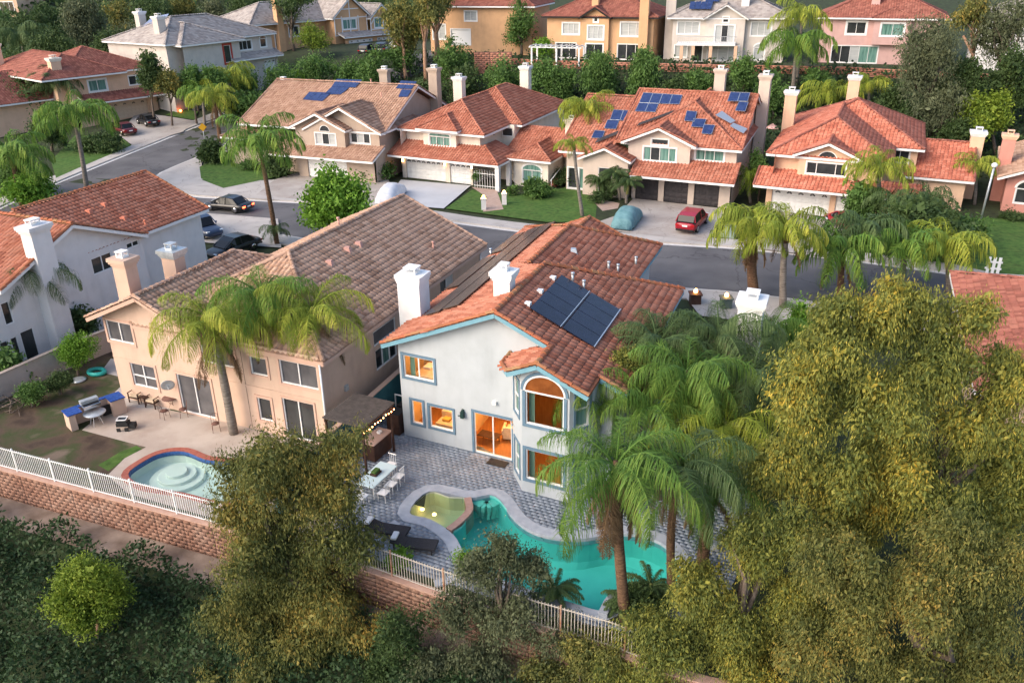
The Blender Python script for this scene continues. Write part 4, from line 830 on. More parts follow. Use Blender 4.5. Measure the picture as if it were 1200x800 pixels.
# ===== up the side street and on the terrace
H10 = House('peach_corner_house', 'peach house with dusty red hipped roof at the upper left', (137, 140), 1.9, 50, 50, RT_dkred, RT_dkred, M_peach)
H10.gable(-6, 7.2, .2, 14, 6.3, .42, 'a', 'hip', 'hip'); H10.gable(-9, 2.5, -.5, 20, 6.2, .42, 'b', 'hip', 'hip'); H10.gable(-17, -3, 3, 18, 3.4, .42, 'a', 'hip', 'flush'); H10.shed([(-4.5, -1.6, 2.8), (6.9, -1.6, 2.8), (6.9, .6, 3.7), (-4.5, .6, 3.7)])
H10.wall('b-', 0, -5.0, 6.4, 0, 2.8); H10.wall('b-', .6, -5.2, 6.5, 2.8, 6.3); H10.wall('a+', 6.5, 0, 13, 0, 6.3); H10.wall('a-', -5.2, .6, 12, 0, 6.3); H10.wall('b-', 4, -16, -5.2, 0, 3.5); H10.wall('a-', -16, 4, 17, 0, 3.5)
H10.garage('b-', 0, -.4, 4.9, 2.2, mat('tan_door', [(.62, .48, .36)]), fan=4); H10.win('b-', .6, -2.6, -.2, 4.0, 5.4, 2, [M_ggreen, M_ggreen], None, .2); H10.win('b-', .6, 3.1, 5.3, 4.2, 5.4, 2, [M_gdark, M_ggreen], None, .12)
H10.chimney(-5.9, 2.0, 0, 8.6, 1.3, 1.1, capm=M_cream); H10.chimney(-7.5, 16, 3, 9.8, 1.2, 1.0, capm=M_cream); H10.finish()
H11 = House('grey_roof_house', 'pale grey house with grey flat tile roof and blue solar panels at the upper left', (303, 88), 5.5, 58, 58, RT_grey, RT_grey, M_pale, kind='flat')
H11.gable(-16.5, 4.2, -.6, 13.5, 5.9, .42, 'a', 'hip', 'hip'); H11.gable(-15, -3.5, -2, 8, 5.7, .42, 'b', 'hip', 'flush'); H11.shed([(-6, -2, 2.8), (3.8, -2, 2.8), (3.8, .1, 3.6), (-6, .1, 3.6)])
H11.wall('b-', 0, -16, 3.6, 0, 5.9); H11.wall('a+', 3.6, 0, 13, 0, 5.9); H11.wall('a-', -16, 0, 13, 0, 5.9); H11.wall('b-', -1.4, -14.4, -4.2, 0, 5.7); H11.wall('a+', -4.2, -1.4, 0, 0, 5.7); H11.wall('b-', -1.0, -4, 3.4, 0, 2.8)
H11.win('b-', 0, -3.2, -.6, 3.9, 5.2, 3, M_gdark, None, .15); H11.win('b-', 0, 1.2, 2.4, 4.0, 5.2, 1, M_gdark, None, .15, arch=.5); H11.win('b-', -1.4, -7.2, -6.0, 2.6, 5.0, 1, M_gdark, mat('red_vine', [(.4, .06, .04)]), .3); H11.win('b-', -1.4, -10.5, -8.9, .4, 2.2, 1, M_gdark, None, .15)
H11.garage('b-', -1.0, .6, 3.0, 2.2, M_white, fan=3)
H11.chimney(-13.4, 4, 0, 9.3, 1.3, 1.1, M_pale, capm=M_wh); H11.chimney(-10.5, 12, 4, 9.6, 1.2, 1.0, capm=M_wh)
f11 = lambda a, b: 5.7 + .42 * (a + 15)
panelq(H11, f11, ((180, 24), (200, 20), (190, 34), (168, 35)), 4, 2, mat('solar_sky', [(.2, .24, .38), (.28, .33, .46)], rough=.1), lift=.5); panelq(H11, f11, ((182, 38), (197, 34), (187, 45), (174, 43)), 2, 1, mat('solar_sky', []), lift=.5)
H11.finish()
M_tbeam = M_trimw
H12 = House('half_timbered_house', 'tan half timbered house with grey brown roof behind the clipped round tree', (403, 62), 6.0, 48, 48, RT_grey, RT_grey, M_ora, kind='flat')
H12.gable(-18, 12, 1.5, 15, 5.8, .45, 'a', 'hip', 'hip'); H12.gable(-2.2, 6.6, -.6, 9, 6.0, .8, 'b', 'gable', 'flush'); H12.gable(5.8, 11.6, -1.2, 8, 5.6, .8, 'b', 'gable', 'flush'); H12.shed([(-1, -2, 2.8), (11.8, -2, 2.8), (11.8, 0, 3.5), (-1, 0, 3.5)])
H12.wall('b-', 0, -1.6, 6, 0, [(-1.6, 6.3), (2.2, 9.3), (6, 6.3)]); H12.wall('b-', -.6, 6.2, 11.2, 0, [(6.2, 5.7), (8.7, 7.7), (11.2, 5.7)]); H12.wall('a-', -1.6, 0, 3, 0, 6); H12.wall('b-', 2.6, -17, -1.6, 0, 5.8); H12.wall('a+', 11.2, 0, 14, 0, 6); H12.wall('a-', -17, 2.6, 14, 0, 5.8)
H12.garage('b-', -.6, 6.6, 10.8, 2.1, M_white, fan=4) if False else None
H12.wall('b-', -1.4, -.6, 11.2, 0, 2.8); H12.garage('b-', -1.4, .3, 6.0, 2.2, M_white, fan=4); H12.garage('b-', -1.4, 6.9, 10.6, 2.2, M_white, fan=3)
H12.win('b-', 0, .4, 3.4, 4.0, 5.6, 3, M_ggreen, None, .2); H12.win('b-', -.6, 7.3, 9.3, 3.9, 5.5, 2, M_ggreen, None, .2); H12.win('b-', 2.6, -9.5, -7.5, 3.4, 5, 2, M_gdark, None, .2); H12.win('b-', 2.6, -12.5, -11.2, 1.2, 4.2, 1, M_ggreen, None, .2)
mb = MB(H12.T)
for a in (-1.5, .1, 2, 3.9, 5.9): mb.box((a, -.03, 2.9), (.16, .1, 3.4 if abs(a - 2) > 3 else (3.3 if a != 2 else 6)))
for z in (3.0, 5.9, 7.4): mb.bar((-1.5 + max(0, z - 6) * 1.25, -.03, z), (5.9 - max(0, z - 6) * 1.25, -.03, z), .1, .16)
for a in (6.3, 9.9, 11.1): mb.box((a, -.64, 2.9), (.16, .1, 2.8))
mb.bar((6.3, -.64, 4.4), (7.2, -.64, 5.5), .1, .14); mb.bar((6.3, -.64, 3.6), (11.1, -.64, 3.6), .1, .14); mb.build('timber_beam', M_tbeam, H12.root)
H12.chimney(-11.8, 2.0, 0, 9.6, 1.2, 1.1, M_ora); H12.finish()

H13 = House('orange_house', 'orange tan house with red tile roof and white garden pergola on the terrace', (641, 68), 7.6, -21, -21, RT_dkred, RT_dkred, M_ora, M_dark)
H13.gable(-.7, 17, -.7, 12, 6.0, .45, 'a', 'hip', 'hip'); H13.gable(5.3, 10.1, -1.2, 5, 5.9, .6, 'b', 'gable', 'flush')
H13.block(0, 16.2, 0, 11.5, 0, 6.0); H13.wall('b-', -.6, 5.6, 9.7, 0, [(5.6, 6), (7.7, 7.2), (9.7, 6)]); H13.wall('a+', 9.7, -.6, 0, 0, 6); H13.wall('a-', 5.6, -.6, 0, 0, 6)
H13.win('b-', 0, 2.5, 5.0, 3.5, 5.0, 3, M_gwhite, None, .2); H13.win('b-', -.6, 6.6, 8.9, 2.9, 4.7, 3, M_gwhite, None, .2); H13.win('b-', 0, 11.4, 14.8, 3.4, 5.2, 3, M_gwhite, None, .2)
H13.win('b-', -.6, 7.45, 8.0, 5.3, 5.85, 1, M_gdark, None, .2); H13.win('b-', 0, 1.4, 4.6, .1, 2.2, 3, M_gdark, None, .1); H13.win('b-', 0, 11, 15, .1, 2.2, 3, M_gdark, None, .1); H13.win('b-', -.6, 6.3, 8.9, .1, 2.2, 2, M_gdark, None, .15)
H13.chimney(6.8, 2.5, 5, 9.6, 1.0, .9); H13.chimney(14.9, -.5, 0, 9.4, 1.3, .9); H13.finish()
H14 = House('grey_terrace_house', 'pale grey house with grey roof, balcony and covered patio on the terrace', (786, 72), 7.6, -14, -14, RT_grey, RT_grey, M_pale, kind='flat')
H14.gable(-.8, 16.4, -.7, 13, 6.0, .45, 'a', 'hip', 'hip'); H14.gable(4.2, 10.4, -1.3, 5, 5.9, .6, 'b', 'gable', 'flush'); H14.block(0, 15.6, 0, 12, 0, 6.0); H14.wall('b-', -.7, 4.6, 10, 0, [(4.6, 6), (7.3, 7.5), (10, 6)]); H14.wall('a+', 10, -.7, 0, 0, 6); H14.wall('a-', 4.6, -.7, 0, 0, 6)
H14.win('b-', 0, .7, 3.7, 3.8, 5.4, 3, M_gwhite, None, .15); H14.win('b-', -.7, 6.0, 8.6, 2.7, 5.0, 3, [M_gwhite, M_gdark, M_gwhite], None, .15); H14.win('b-', -.7, 6.95, 7.7, 5.4, 6.1, 1, M_gdark, None, .15); H14.win('b-', 0, 10.9, 13.6, 3.6, 5.4, 3, M_gwhite, None, .15); H14.win('b-', 0, 11.6, 13, .4, 2.0, 1, M_gwhite, None, .15, arch=.6)
H14.win('b-', 0, .5, 2.2, .6, 2.2, 2, M_gwhite, None, .15); H14.win('b-', -.7, 5.2, 9.4, .3, 2.2, 3, M_gwhite, None, .15); H14.win('b-', 0, 2.8, 4.4, .05, 2.2, 1, M_gdark, None, .1)
mb = MB(H14.T); mb.box((4.9, -2.0, 2.5), (8.0, 2.8, .3)); mb.build('patio_roof', M_trimw, H14.root)
for a in (1.6, 3.2, 5.6, 9.0): mb = MB(H14.T); mb.box((a, -3.1, 0), (.45, .45, 2.5)); mb.build('pillar', M_peach, H14.root)
mb = MB(H14.T)
for i in range(30): mb.box((1.0 + i * .275, -3.3, 2.8), (.04, .04, .9))
mb.bar((1, -3.3, 3.72), (9.0, -3.3, 3.72), .07); mb.build('balcony_railing', M_alu, H14.root)
f14 = lambda a, b: 6.0 + .45 * (b + .7)
panelq(H14, f14, ((809, 5), (836, 5), (833, 14), (807, 14)), 4, 2, M_solarl, lift=.4); panelq(H14, f14, ((829, -1), (844, -1), (842, 5), (826, 5)), 2, 1, M_solarl, lift=.4)
H14.chimney(9.8, 2.6, 5, 10, 1.1, .9, M_wh); H14.chimney(-.6, 3, 0, 9.6, 1.4, 1.0, M_pale); H14.finish()
H15 = House('pink_terrace_house', 'dusty pink house with dark red roof and a glass back wall on the terrace', (985, 74), 7.6, -22, -22, RT_dkred, RT_dkred, M_pink)
H15.gable(-4, 13, -.7, 12, 6.0, .45, 'a', 'hip', 'hip'); H15.block(-3.2, 12, 0, 11.5, 0, 6.0); H15.block(3.6, 8.2, -.8, 0, 2.6, 6.0, False); H15.gable(3.2, 8.6, -1.3, 5, 6.0, .45, 'b', 'hip', 'flush')
H15.win('b-', 0, .2, 2.6, 3.9, 5.4, 2, M_gdark, None, .25); H15.win('b-', -.8, 4.6, 7.4, 3.8, 5.3, 2, M_ggreen, None, .2); H15.win('b-', 0, -1.4, 4.6, .1, 2.3, 5, [M_gdark, M_gdark, M_gwhite, M_ggreen, M_ggreen], None, .1); H15.chimney(3.4, 3, 5, 9.4, 1.1, .9); H15.finish()
# bits of three more houses near the top edge
def far_house(name, lab, px, z0, au, wm, rm, a1, b1, h, wins, kind='S'):
    Hh = House(name, lab, px, z0, au, au, rm, rm, wm, kind=kind); Hh.gable(-.7, a1 + .7, -.7, b1, h, .45, 'a', 'hip', 'hip'); Hh.block(0, a1, 0, b1 - .6, 0, h)
    for w_ in wins: Hh.win('b-', 0, *w_, None, .15)
    return Hh.finish()
far_house('hillside_house', 'pink house with white french doors at the top left corner', (-62, 17), float(onT(-30, 17).z), -12, M_peach, RT_dkred, 18, 10, 5.5, [(12.5, 17, .2, 2.4, 4, M_gdark), (13, 16.5, 3.4, 4.8, 2, M_gwhite)])
far_house('yellow_house', 'warm yellow house with a white garage behind the eucalyptus trunks', (505, 52), 9.0, -18, M_ora, RT_dkred, 17, 11, 5.8, [(.5, 2.6, .8, 3.0, 2, M_gwhite), (6, 8, 3.6, 5, 2, M_gwhite), (3.6, 6.8, .05, 2.3, 1, M_trimw)])
far_house('white_terrace_house', 'white house half hidden behind the tall grey green tree at the upper right', (1135, 82), 7.6, -24, M_wh, RT_grey, 16, 11, 6.0, [(1.5, 4, 3.6, 5.2, 2, M_gdark), (6, 10, .2, 2.3, 3, M_gdark), (7, 9.5, 3.6, 5.2, 2, M_gdark)], 'flat')
far_house('brown_gazebo_house', 'low house with grey brown hipped roof beside brick garden walls', (632, 63), 7.6, -15, M_rose, RT_grey, 8, 6, 2.6, [], 'flat') if False else None
# ---------------------------------------------------------------- foliage
L_olive = leafmat('leaf_olive', [(.04, .055, .02), (.1, .12, .035), (.22, .21, .055), (.5, .3, .06)], scale=.4, island=.5)
L_yel = leafmat('leaf_yellow_green', [(.045, .07, .02), (.13, .16, .04), (.3, .29, .055), (.68, .42, .05)], scale=.28, island=.5)
L_gry = leafmat('leaf_grey_green', [(.06, .075, .035), (.11, .13, .065), (.18, .2, .11)], scale=.5, island=.5)
L_dark = leafmat('leaf_dark', [(.03, .055, .018), (.06, .1, .03), (.1, .155, .045)], scale=.6, island=.5)
L_mid = leafmat('leaf_mid', [(.045, .09, .022), (.09, .17, .04), (.15, .26, .06)], scale=.5, island=.5)
L_bri = leafmat('leaf_bright', [(.07, .15, .015), (.14, .28, .03), (.24, .4, .05)], scale=.8, island=.5)
L_lime = leafmat('leaf_lime', [(.07, .12, .015), (.16, .23, .025), (.29, .34, .04)], scale=.8, island=.5)
L_palm = leafmat('frond_green', [(.055, .13, .02), (.12, .23, .035), (.29, .36, .06)], scale=.6, island=.45)
L_palmy = leafmat('frond_yellow', [(.1, .16, .02), (.24, .3, .035), (.5, .46, .07)], scale=.6, island=.4)
L_palmg = leafmat('frond_deep_green', [(.045, .11, .018), (.095, .19, .03), (.24, .32, .055)], scale=.6, island=.5)
L_palmd = leafmat('frond_dark', [(.045, .08, .028), (.085, .14, .045), (.16, .21, .08)], scale=.6, island=.45)
L_dead = leafmat('frond_dead', [(.12, .07, .035), (.24, .15, .08), (.34, .23, .13)], scale=.8, island=.6)
L_ivy = leafmat('ivy_leaf', [(.018, .04, .016), (.036, .07, .026), (.065, .105, .042)], scale=.5, island=.5)
M_rach = mat('frond_stem', [(.16, .19, .05), (.26, .24, .08)], rough=.7)
def unit(v): return v / (np.linalg.norm(v, axis=-1, keepdims=True) + 1e-9)
def leaves(C, ln, wd, hang, rs, nrm=None):
    """C (n,3) points; returns quads. hang 0 = random directions, 1 = straight down"""
    n = len(C); d = rs.normal(size=(n, 3)); d = unit(d) * (1 - hang) + np.array([0, 0, -1.]) * hang + (nrm * .35 * hang if nrm is not None else 0); d = unit(d)
    s = unit(np.cross(d, rs.normal(size=(n, 3)))); L = ln * rs.uniform(.65, 1.25, (n, 1)); Wd = wd * rs.uniform(.7, 1.2, (n, 1))
    a = C; b = C + d * L * .5 + s * Wd * .5; c = C + d * L; e = C + d * L * .5 - s * Wd * .5
    V = np.stack([a, b, c, e], 1).reshape(-1, 3); return V, np.arange(4 * n).reshape(-1, 4)
def clump_points(cl, n, rs, k=8, spread=.12, shell=.55):
    """n leaf points in k-leaf sprays over the clumps (list of (centre, radii))"""
    cl = [(np.array(c, float), np.array(r, float)) for c, r in cl]; wts = np.array([r.prod() ** .66 for _, r in cl]); wts /= wts.sum()
    m = max(1, n // k); idx = rs.choice(len(cl), m, p=wts); Cc = np.array([c for c, _ in cl])[idx]; Rr = np.array([r for _, r in cl])[idx]
    d = unit(rs.normal(size=(m, 3))); t = shell + (1.04 - shell) * rs.uniform(0, 1, (m, 1)) ** .7
    S = Cc + d * Rr * t; S = np.repeat(S, k, 0); D = np.repeat(d, k, 0); S = S + rs.normal(size=S.shape) * spread * (np.array([.8, .8, 1.35]) if k > 10 else 1)
    return S, D
def make_clumps(C, rx, ry, rz, n, rs, sub=.42, top=False):
    out = []; C = np.array(C, float)
    for i in range(n):
        d = rs.normal(size=3); d /= np.linalg.norm(d); t = rs.uniform(.35, .78)
        if top: d[2] = abs(d[2]) * .9 - .15
        out.append((C + d * np.array([rx, ry, rz]) * t, np.array([rx, ry, rz]) * sub * rs.uniform(.75, 1.25)))
    out.append((C, np.array([rx, ry, rz]) * .55)); return out
def tree(name, label, base, C, r, m, leaf=(.3, .16), n=3000,  hang=.2, ncl=9, trunk=M_bark, tr=None, seed=1, group=None, k=8, spread=None, sub=.42, cat='tree', core=True, limbs=True, clumps=None):
    rs = np.random.RandomState(seed); base = Vector(base); C = Vector(C); r = r if hasattr(r, '__len__') else (r, r, r)
    root = empty(name, base, label, cat, group); Cl = np.array(C - base)
    cl = clumps or make_clumps(Cl, *r, ncl, rs, sub)
    if clumps:      # each big bough breaks into smaller tufts
        cl = []
        for c, rr in clumps: cl += make_clumps(c, *rr, 15, rs, .4)
    spread = spread or max(leaf[0] * .9, .1)
    P, D = clump_points(cl, n, rs, k, spread); V, F = leaves(P, *leaf, hang, rs, D)
    if core:
        P2, D2 = clump_points([(c, rr * .62) for c, rr in cl], max(60, n // (6 if clumps else 12)), rs, 1, .05, .2); V2, F2 = leaves(P2, leaf[0] * (1.6 if clumps else 2.2), leaf[0] * (.8 if clumps else 1.5), 0, rs); F2 += len(V); V = np.concatenate([V, V2]); F = np.concatenate([F, F2])
    npmesh('crown', V, F, m, root)
    tr = tr or max(.08, r[0] * .07); mb = MB(); top = Vector(Cl); j = lambda s: Vector(rs.normal(size=3)) * s
    mid = top * .5 + j(tr * 1.2); mb.tube([(0, 0, -.3), mid * .5 + j(tr * .5), mid, top * .8 + j(tr)], [tr * 1.25, tr, tr * .8, tr * .5], 7)
    if limbs:
        for c, rr in cl[:7]: c = Vector(c); mb.tube([mid, (mid + c) / 2 + j(tr * 1.5), c], [tr * .5, tr * .33, tr * .12], 5)
    mb.build('trunk', trunk, root); return root
# --- palms
def frond_mesh(name, L, elev, droop, seed, npair=46, ll=.52, wd=.035, m=None, hang=.55, segs=3):
    rs = np.random.RandomState(seed); N = 12; pts = []; p = np.array([0., 0, 0]); a = elev; yaw = 0
    for i in range(N + 1):
        pts.append(p.copy()); a -= droop / N * (.4 + 1.2 * i / N); yaw += rs.uniform(-.02, .02); p = p + np.array([math.cos(a), math.sin(yaw) * math.cos(a), math.sin(a)]) * L / N
    pts = np.array(pts); V = []; F = []
    mb = MB(); mb.tube([Vector(q) for q in pts[::2]], [.045, .035, .028, .022, .015, .01, .006][:len(pts[::2])], 4, False)
    V = [tuple(v) for v in mb.v]; F = [tuple(f) for f in mb.f]
    for i in range(npair):
        t = .1 + .9 * (i + .5) / npair; x = t * N; i0 = min(int(x), N - 1); q = pts[i0] + (pts[i0 + 1] - pts[i0]) * (x - i0); fw = pts[i0 + 1] - pts[i0]; fw /= np.linalg.norm(fw)
        le = ll * (math.sin(PI * min(1, t * .9 + .12)) ** .6 + .12)
        for sg in (-1, 1):
            side = np.array([0, sg, 0.]); d = side * rs.uniform(.35, .95) + fw * rs.uniform(.15, .7) + np.array([0, 0, rs.uniform(-.45, .6)]); d /= np.linalg.norm(d)
            w_ = np.cross(d, [0, 0, 1.]); w_ /= np.linalg.norm(w_) + 1e-6; w_ = w_ * wd * .5; c = q.copy(); n0 = len(V); V += [tuple(c - w_), tuple(c + w_)]
            for s_ in range(segs):
                d = d + np.array([0, 0, -hang * (.55 + s_ * 1.1)]) + rs.normal(size=3) * .08; d /= np.linalg.norm(d); c = c + d * le / segs; ww = w_ * (1 - .45 * (s_ + 1) / segs * 1.6)
                V += [tuple(c - ww), tuple(c + ww)]; b = n0 + 2 * s_; F.append((b, b + 1, b + 3, b + 2))
    return np.array(V), F
FRM = {}
def frond(kind, m, lod=0):
    key = (kind, m.name, lod)
    if key in FRM: return FRM[key]
    spec = {'up': (3.1, 1.2, 2.1), 'up2': (3.2, 1.0, 2.3), 'mid': (3.5, .8, 2.5), 'mid2': (3.5, .55, 2.2), 'low': (3.4, .3, 1.9), 'low2': (3.1, .0, 1.6), 'dead': (2.4, -.75, .8), 'dead2': (2.2, -.95, .55), 'pyg': (1.5, .8, 1.7), 'pyg2': (1.5, .3, 1.5)}[kind]
    V, F = frond_mesh(kind, *spec, hash(kind) % 97 if False else sum(map(ord, kind)), npair=(90 if lod == 0 else 40), wd=(.024 if lod == 0 else .06), ll=(.95 if 'pyg' not in kind and 'dead' not in kind else .34), hang=(.85 if 'dead' not in kind else .3))
    me = bpy.data.meshes.new('frond'); me.from_pydata([tuple(v) for v in V], [], F); me.materials.append(m); me.update(); FRM[key] = me; return me
TRM = {}
def palm(base, crown, label, s=1., n=17, m=None, tm=None, lod=1, dead=0, seed=0, tr=.17, group=None, kind='palm', boots=False, name='palm_tree'):
    m = m or L_palm; tm = tm or M_palmt; rs = random.Random(seed * 31 + 7); base = Vector(base); root = empty(name, base, label, 'palm tree' if name == 'palm_tree' else 'plant', group); c = Vector(crown) - base
    mb = MB(); H_ = c.length; nseg = max(3, int(H_ / .8)); pts = []; rad = []
    bend = Vector((rs.uniform(-.15, .15), rs.uniform(-.15, .15), 0))
    for i in range(nseg + 1):
        t = i / nseg; pts.append(c * t + bend * math.sin(PI * t) + Vector((0, 0, -.2 if i == 0 else 0))); rad.append(tr * (1.25 - .35 * t) * (1 + .06 * (i % 2)))
    mb.tube(pts, rad, 9); mb.build('trunk', tm, root)
    hb = MB(); u = c.normalized()
    hb.tube([c - u * .9 * s, c - u * .3 * s, c + u * .25 * s], [tr * 1.05, tr * 1.35, tr * .5], 9); hb.build('crownshaft', M_palmd if boots or dead else M_rach, root)
    seq = [('up', 2), ('up2', 3), ('mid', 4), ('mid2', 4), ('low', 4), ('low2', 3)] if kind == 'palm' else [('pyg', n // 2), ('pyg2', n - n // 2)]
    tot = sum(k for _, k in seq); ang = rs.uniform(0, 6); 
    for kd, cnt in seq:
        for _ in range(max(1, round(cnt * n / tot))):
            ang += 2.4; o = link('frond', frond(kd, m, lod), root, c + u * rs.uniform(-.1, .15) * s)
            o.rotation_euler = (rs.uniform(-.15, .15), rs.uniform(-.15, .15), ang + rs.uniform(-.2, .2)); k = s * rs.uniform(.85, 1.12); o.scale = (k, k, k)
    for i in range(dead):
        o = link('dead_frond', frond('dead' if i % 2 else 'dead2', L_dead, lod), root, c - u * .35 * s); o.rotation_euler = (0, rs.uniform(-.1, .3), i * 2.1 + rs.uniform(-.3, .3)); o.scale = (s * 1.15,) * 3
    return root
def P_(cpx, bpx, label, Y=None, **k):
    b = onT(*bpx); 
    if Y: b = Vector((atY(*bpx, Y).x, Y, 0)); b.z = float(terr(b.x, b.y))
    return palm(b, atY(*cpx, b.y), label, **k)
def T_(cpx, rpx, bpx, name, label, m, Y=None, **k):
    b = onT(*bpx)
    if Y: b = Vector((atY(*bpx, Y).x, Y, 0)); b.z = float(terr(b.x, b.y))
    c = atY(*cpx, b.y); s = pxm(c); r = (rpx[0] / s, rpx[0] / s * .9, rpx[1] / s / .93); return tree(name, label, b, c, r, m, **k)
# ---------------------------------------------------------------- yards
HB = H  # frame of the pale blue house
def pip(x, y, poly):
    x = np.asarray(x); y = np.asarray(y); ins = np.zeros(x.shape, bool); n = len(poly)
    for i in range(n):
        x1, y1 = poly[i][0], poly[i][1]; x2, y2 = poly[(i + 1) % n][0], poly[(i + 1) % n][1]
        c = ((y1 > y) != (y2 > y)) & (x < (x2 - x1) * (y - y1) / (y2 - y1 + 1e-12) + x1); ins ^= c
    return ins
def sheet_hole(name, outer, inner, m, z, lab, kind='structure', cell=3.):
    bm = bmesh.new(); 
    for loop in (outer, inner):
        vs = [bm.verts.new((p[0], p[1], z)) for p in loop]
        for i in range(len(vs)): bm.edges.new((vs[i], vs[(i + 1) % len(vs)]))
    bmesh.ops.triangle_fill(bm, use_beauty=True, edges=bm.edges[:])
    bm.normal_update()
    if sum(f.normal.z for f in bm.faces) < 0: bmesh.ops.reverse_faces(bm, faces=bm.faces)
    me = bpy.data.meshes.new(name); bm.to_mesh(me); bm.free(); me.materials.append(m); o = link(name, me); o['kind'] = kind; o['label'] = lab; return o
def grow(loop, d):
    n = len(loop); A = sum(loop[i][0] * loop[(i + 1) % n][1] - loop[(i + 1) % n][0] * loop[i][1] for i in range(n)); s = 1 if A > 0 else -1; out = []
    for i in range(n):
        t = Vector((loop[(i + 1) % n][0] - loop[i - 1][0], loop[(i + 1) % n][1] - loop[i - 1][1])).normalized(); out.append(Vector((loop[i][0] + t.y * d * s, loop[i][1] - t.x * d * s, 0)))
    return out
def ring(mb, loop, d0, d1, z0, z1):
    a = grow(loop, d0); b = grow(loop, d1); n = len(loop); v = [(p.x, p.y, z) for L, z in ((a, z1), (b, z1), (b, z0), (a, z0)) for p in L]
    mb.add(v, [tuple(k * n + i if j == 0 else k * n + (i + 1) % n if j == 1 else ((k + 1) % 4) * n + (i + 1) % n if j == 2 else ((k + 1) % 4) * n + i for j in range(4)) for k in range(4) for i in range(n)])
def basin(name, lab, loop, deep, m_in, m_water, wz, parent_label='swimming pool', floor_m=None, group=None):
    n = len(loop); c = sum((Vector((p[0], p[1], 0)) for p in loop), Vector()) / n; root = empty(name, c, lab, parent_label, group)
    rel = [Vector((p[0], p[1], 0)) - c for p in loop]; sh = [p * .86 for p in rel]
    mb = MB(); v = [(p.x, p.y, .02) for p in rel] + [(p.x, p.y, -deep * .8) for p in rel] + [(p.x, p.y, -deep) for p in sh]
    mb.add(v, [(i, (i + 1) % n, n + (i + 1) % n, n + i) for i in range(n)] + [(n + i, n + (i + 1) % n, 2 * n + (i + 1) % n, 2 * n + i) for i in range(n)] + [tuple(range(2 * n, 3 * n))]); mb.build('basin', m_in, root)
    bm = bmesh.new(); vs = [bm.verts.new((p.x, p.y, wz)) for p in rel]; f = bm.faces.new(vs); f.normal_update()
    if f.normal.z < 0: f.normal_flip()
    bmesh.ops.triangulate(bm, faces=[f]); me = bpy.data.meshes.new('water'); bm.to_mesh(me); bm.free(); me.materials.append(m_water); link('water', me, root); return root
def water(name, tint, bs=2.5, refl=.12):
    m = glass(name, tint, refl, .05); nt = m.node_tree; tc = _n(nt, 'ShaderNodeTexCoord'); nz = _n(nt, 'ShaderNodeTexNoise'); nz.inputs['Scale'].default_value = bs; nz.inputs['Detail'].default_value = 3
    bp = _n(nt, 'ShaderNodeBump'); bp.inputs['Strength'].default_value = .6; bp.inputs['Distance'].default_value = .06; nt.links.new(tc.outputs['Object'], nz.inputs['Vector']); nt.links.new(nz.outputs[0], bp.inputs['Height'])
    for n in nt.nodes:
        if n.type in ('BSDF_GLOSSY', 'LAYER_WEIGHT'): nt.links.new(bp.outputs[0], n.inputs['Normal'])
    return m
def A0(pts, z=0.): return [at(x, y, z) for x, y in pts]
POOL = smooth_line(A0(((551, 584), (580, 582), (604, 609), (632, 626), (678, 632), (730, 625), (775, 636), (798, 664), (790, 690), (752, 690), (718, 702), (706, 717), (665, 706), (620, 692), (575, 674), (545, 648), (530, 626), (545, 612))), 4, True)
SPA = smooth_line(A0(((479, 601), (503, 577), (526, 582), (546, 584), (549, 598), (538, 611), (525, 621), (505, 609))), 4, True)
BPOOL = smooth_line(A0(((150, 556), (168, 541), (190, 531), (216, 529), (240, 538), (262, 541), (290, 546), (300, 575), (270, 590), (215, 578), (168, 570))), 4, True)
# open the ground where the pools are dug
g = bpy.data.objects['ground']; me = g.data; bm = bmesh.new(); bm.from_mesh(me)
fs = [f for f in bm.faces if -30 < f.calc_center_median().x < 15 and 18 < f.calc_center_median().y < 45]
cx = np.array([f.calc_center_median().x for f in fs]); cy = np.array([f.calc_center_median().y for f in fs])
kill = pip(cx, cy, grow(POOL, .95)) | pip(cx, cy, grow(SPA, .95)) | pip(cx, cy, grow(BPOOL, .9))
kill &= (cy > fenceY(cx) + .03)
bmesh.ops.delete(bm, geom=[f for f, k in zip(fs, kill) if k], context='FACES'); bm.to_mesh(me); bm.free()
M_pave = mat('grey_blue_paver', [(.15, .18, .225), (.215, .25, .3), (.29, .325, .38)], rough=.8, scale=1.2, island=.12, dirt=.3, dirtc=(.3, .3, .3), dscale=.5)
M_coping = mat('pool_coping', [(.3, .33, .38), (.4, .43, .48)], rough=.8, scale=3)
deck_px = ((396, 560), (402, 525), (455, 470), (484, 498), (556, 520), (606, 545), (660, 575), (740, 600), (840, 530), (874, 540), (882, 640), (855, 690), (800, 730), (735, 741), (623, 715), (500, 676), (430, 652), (395, 630))
deck = A0(deck_px)
hole = POOL + SPA
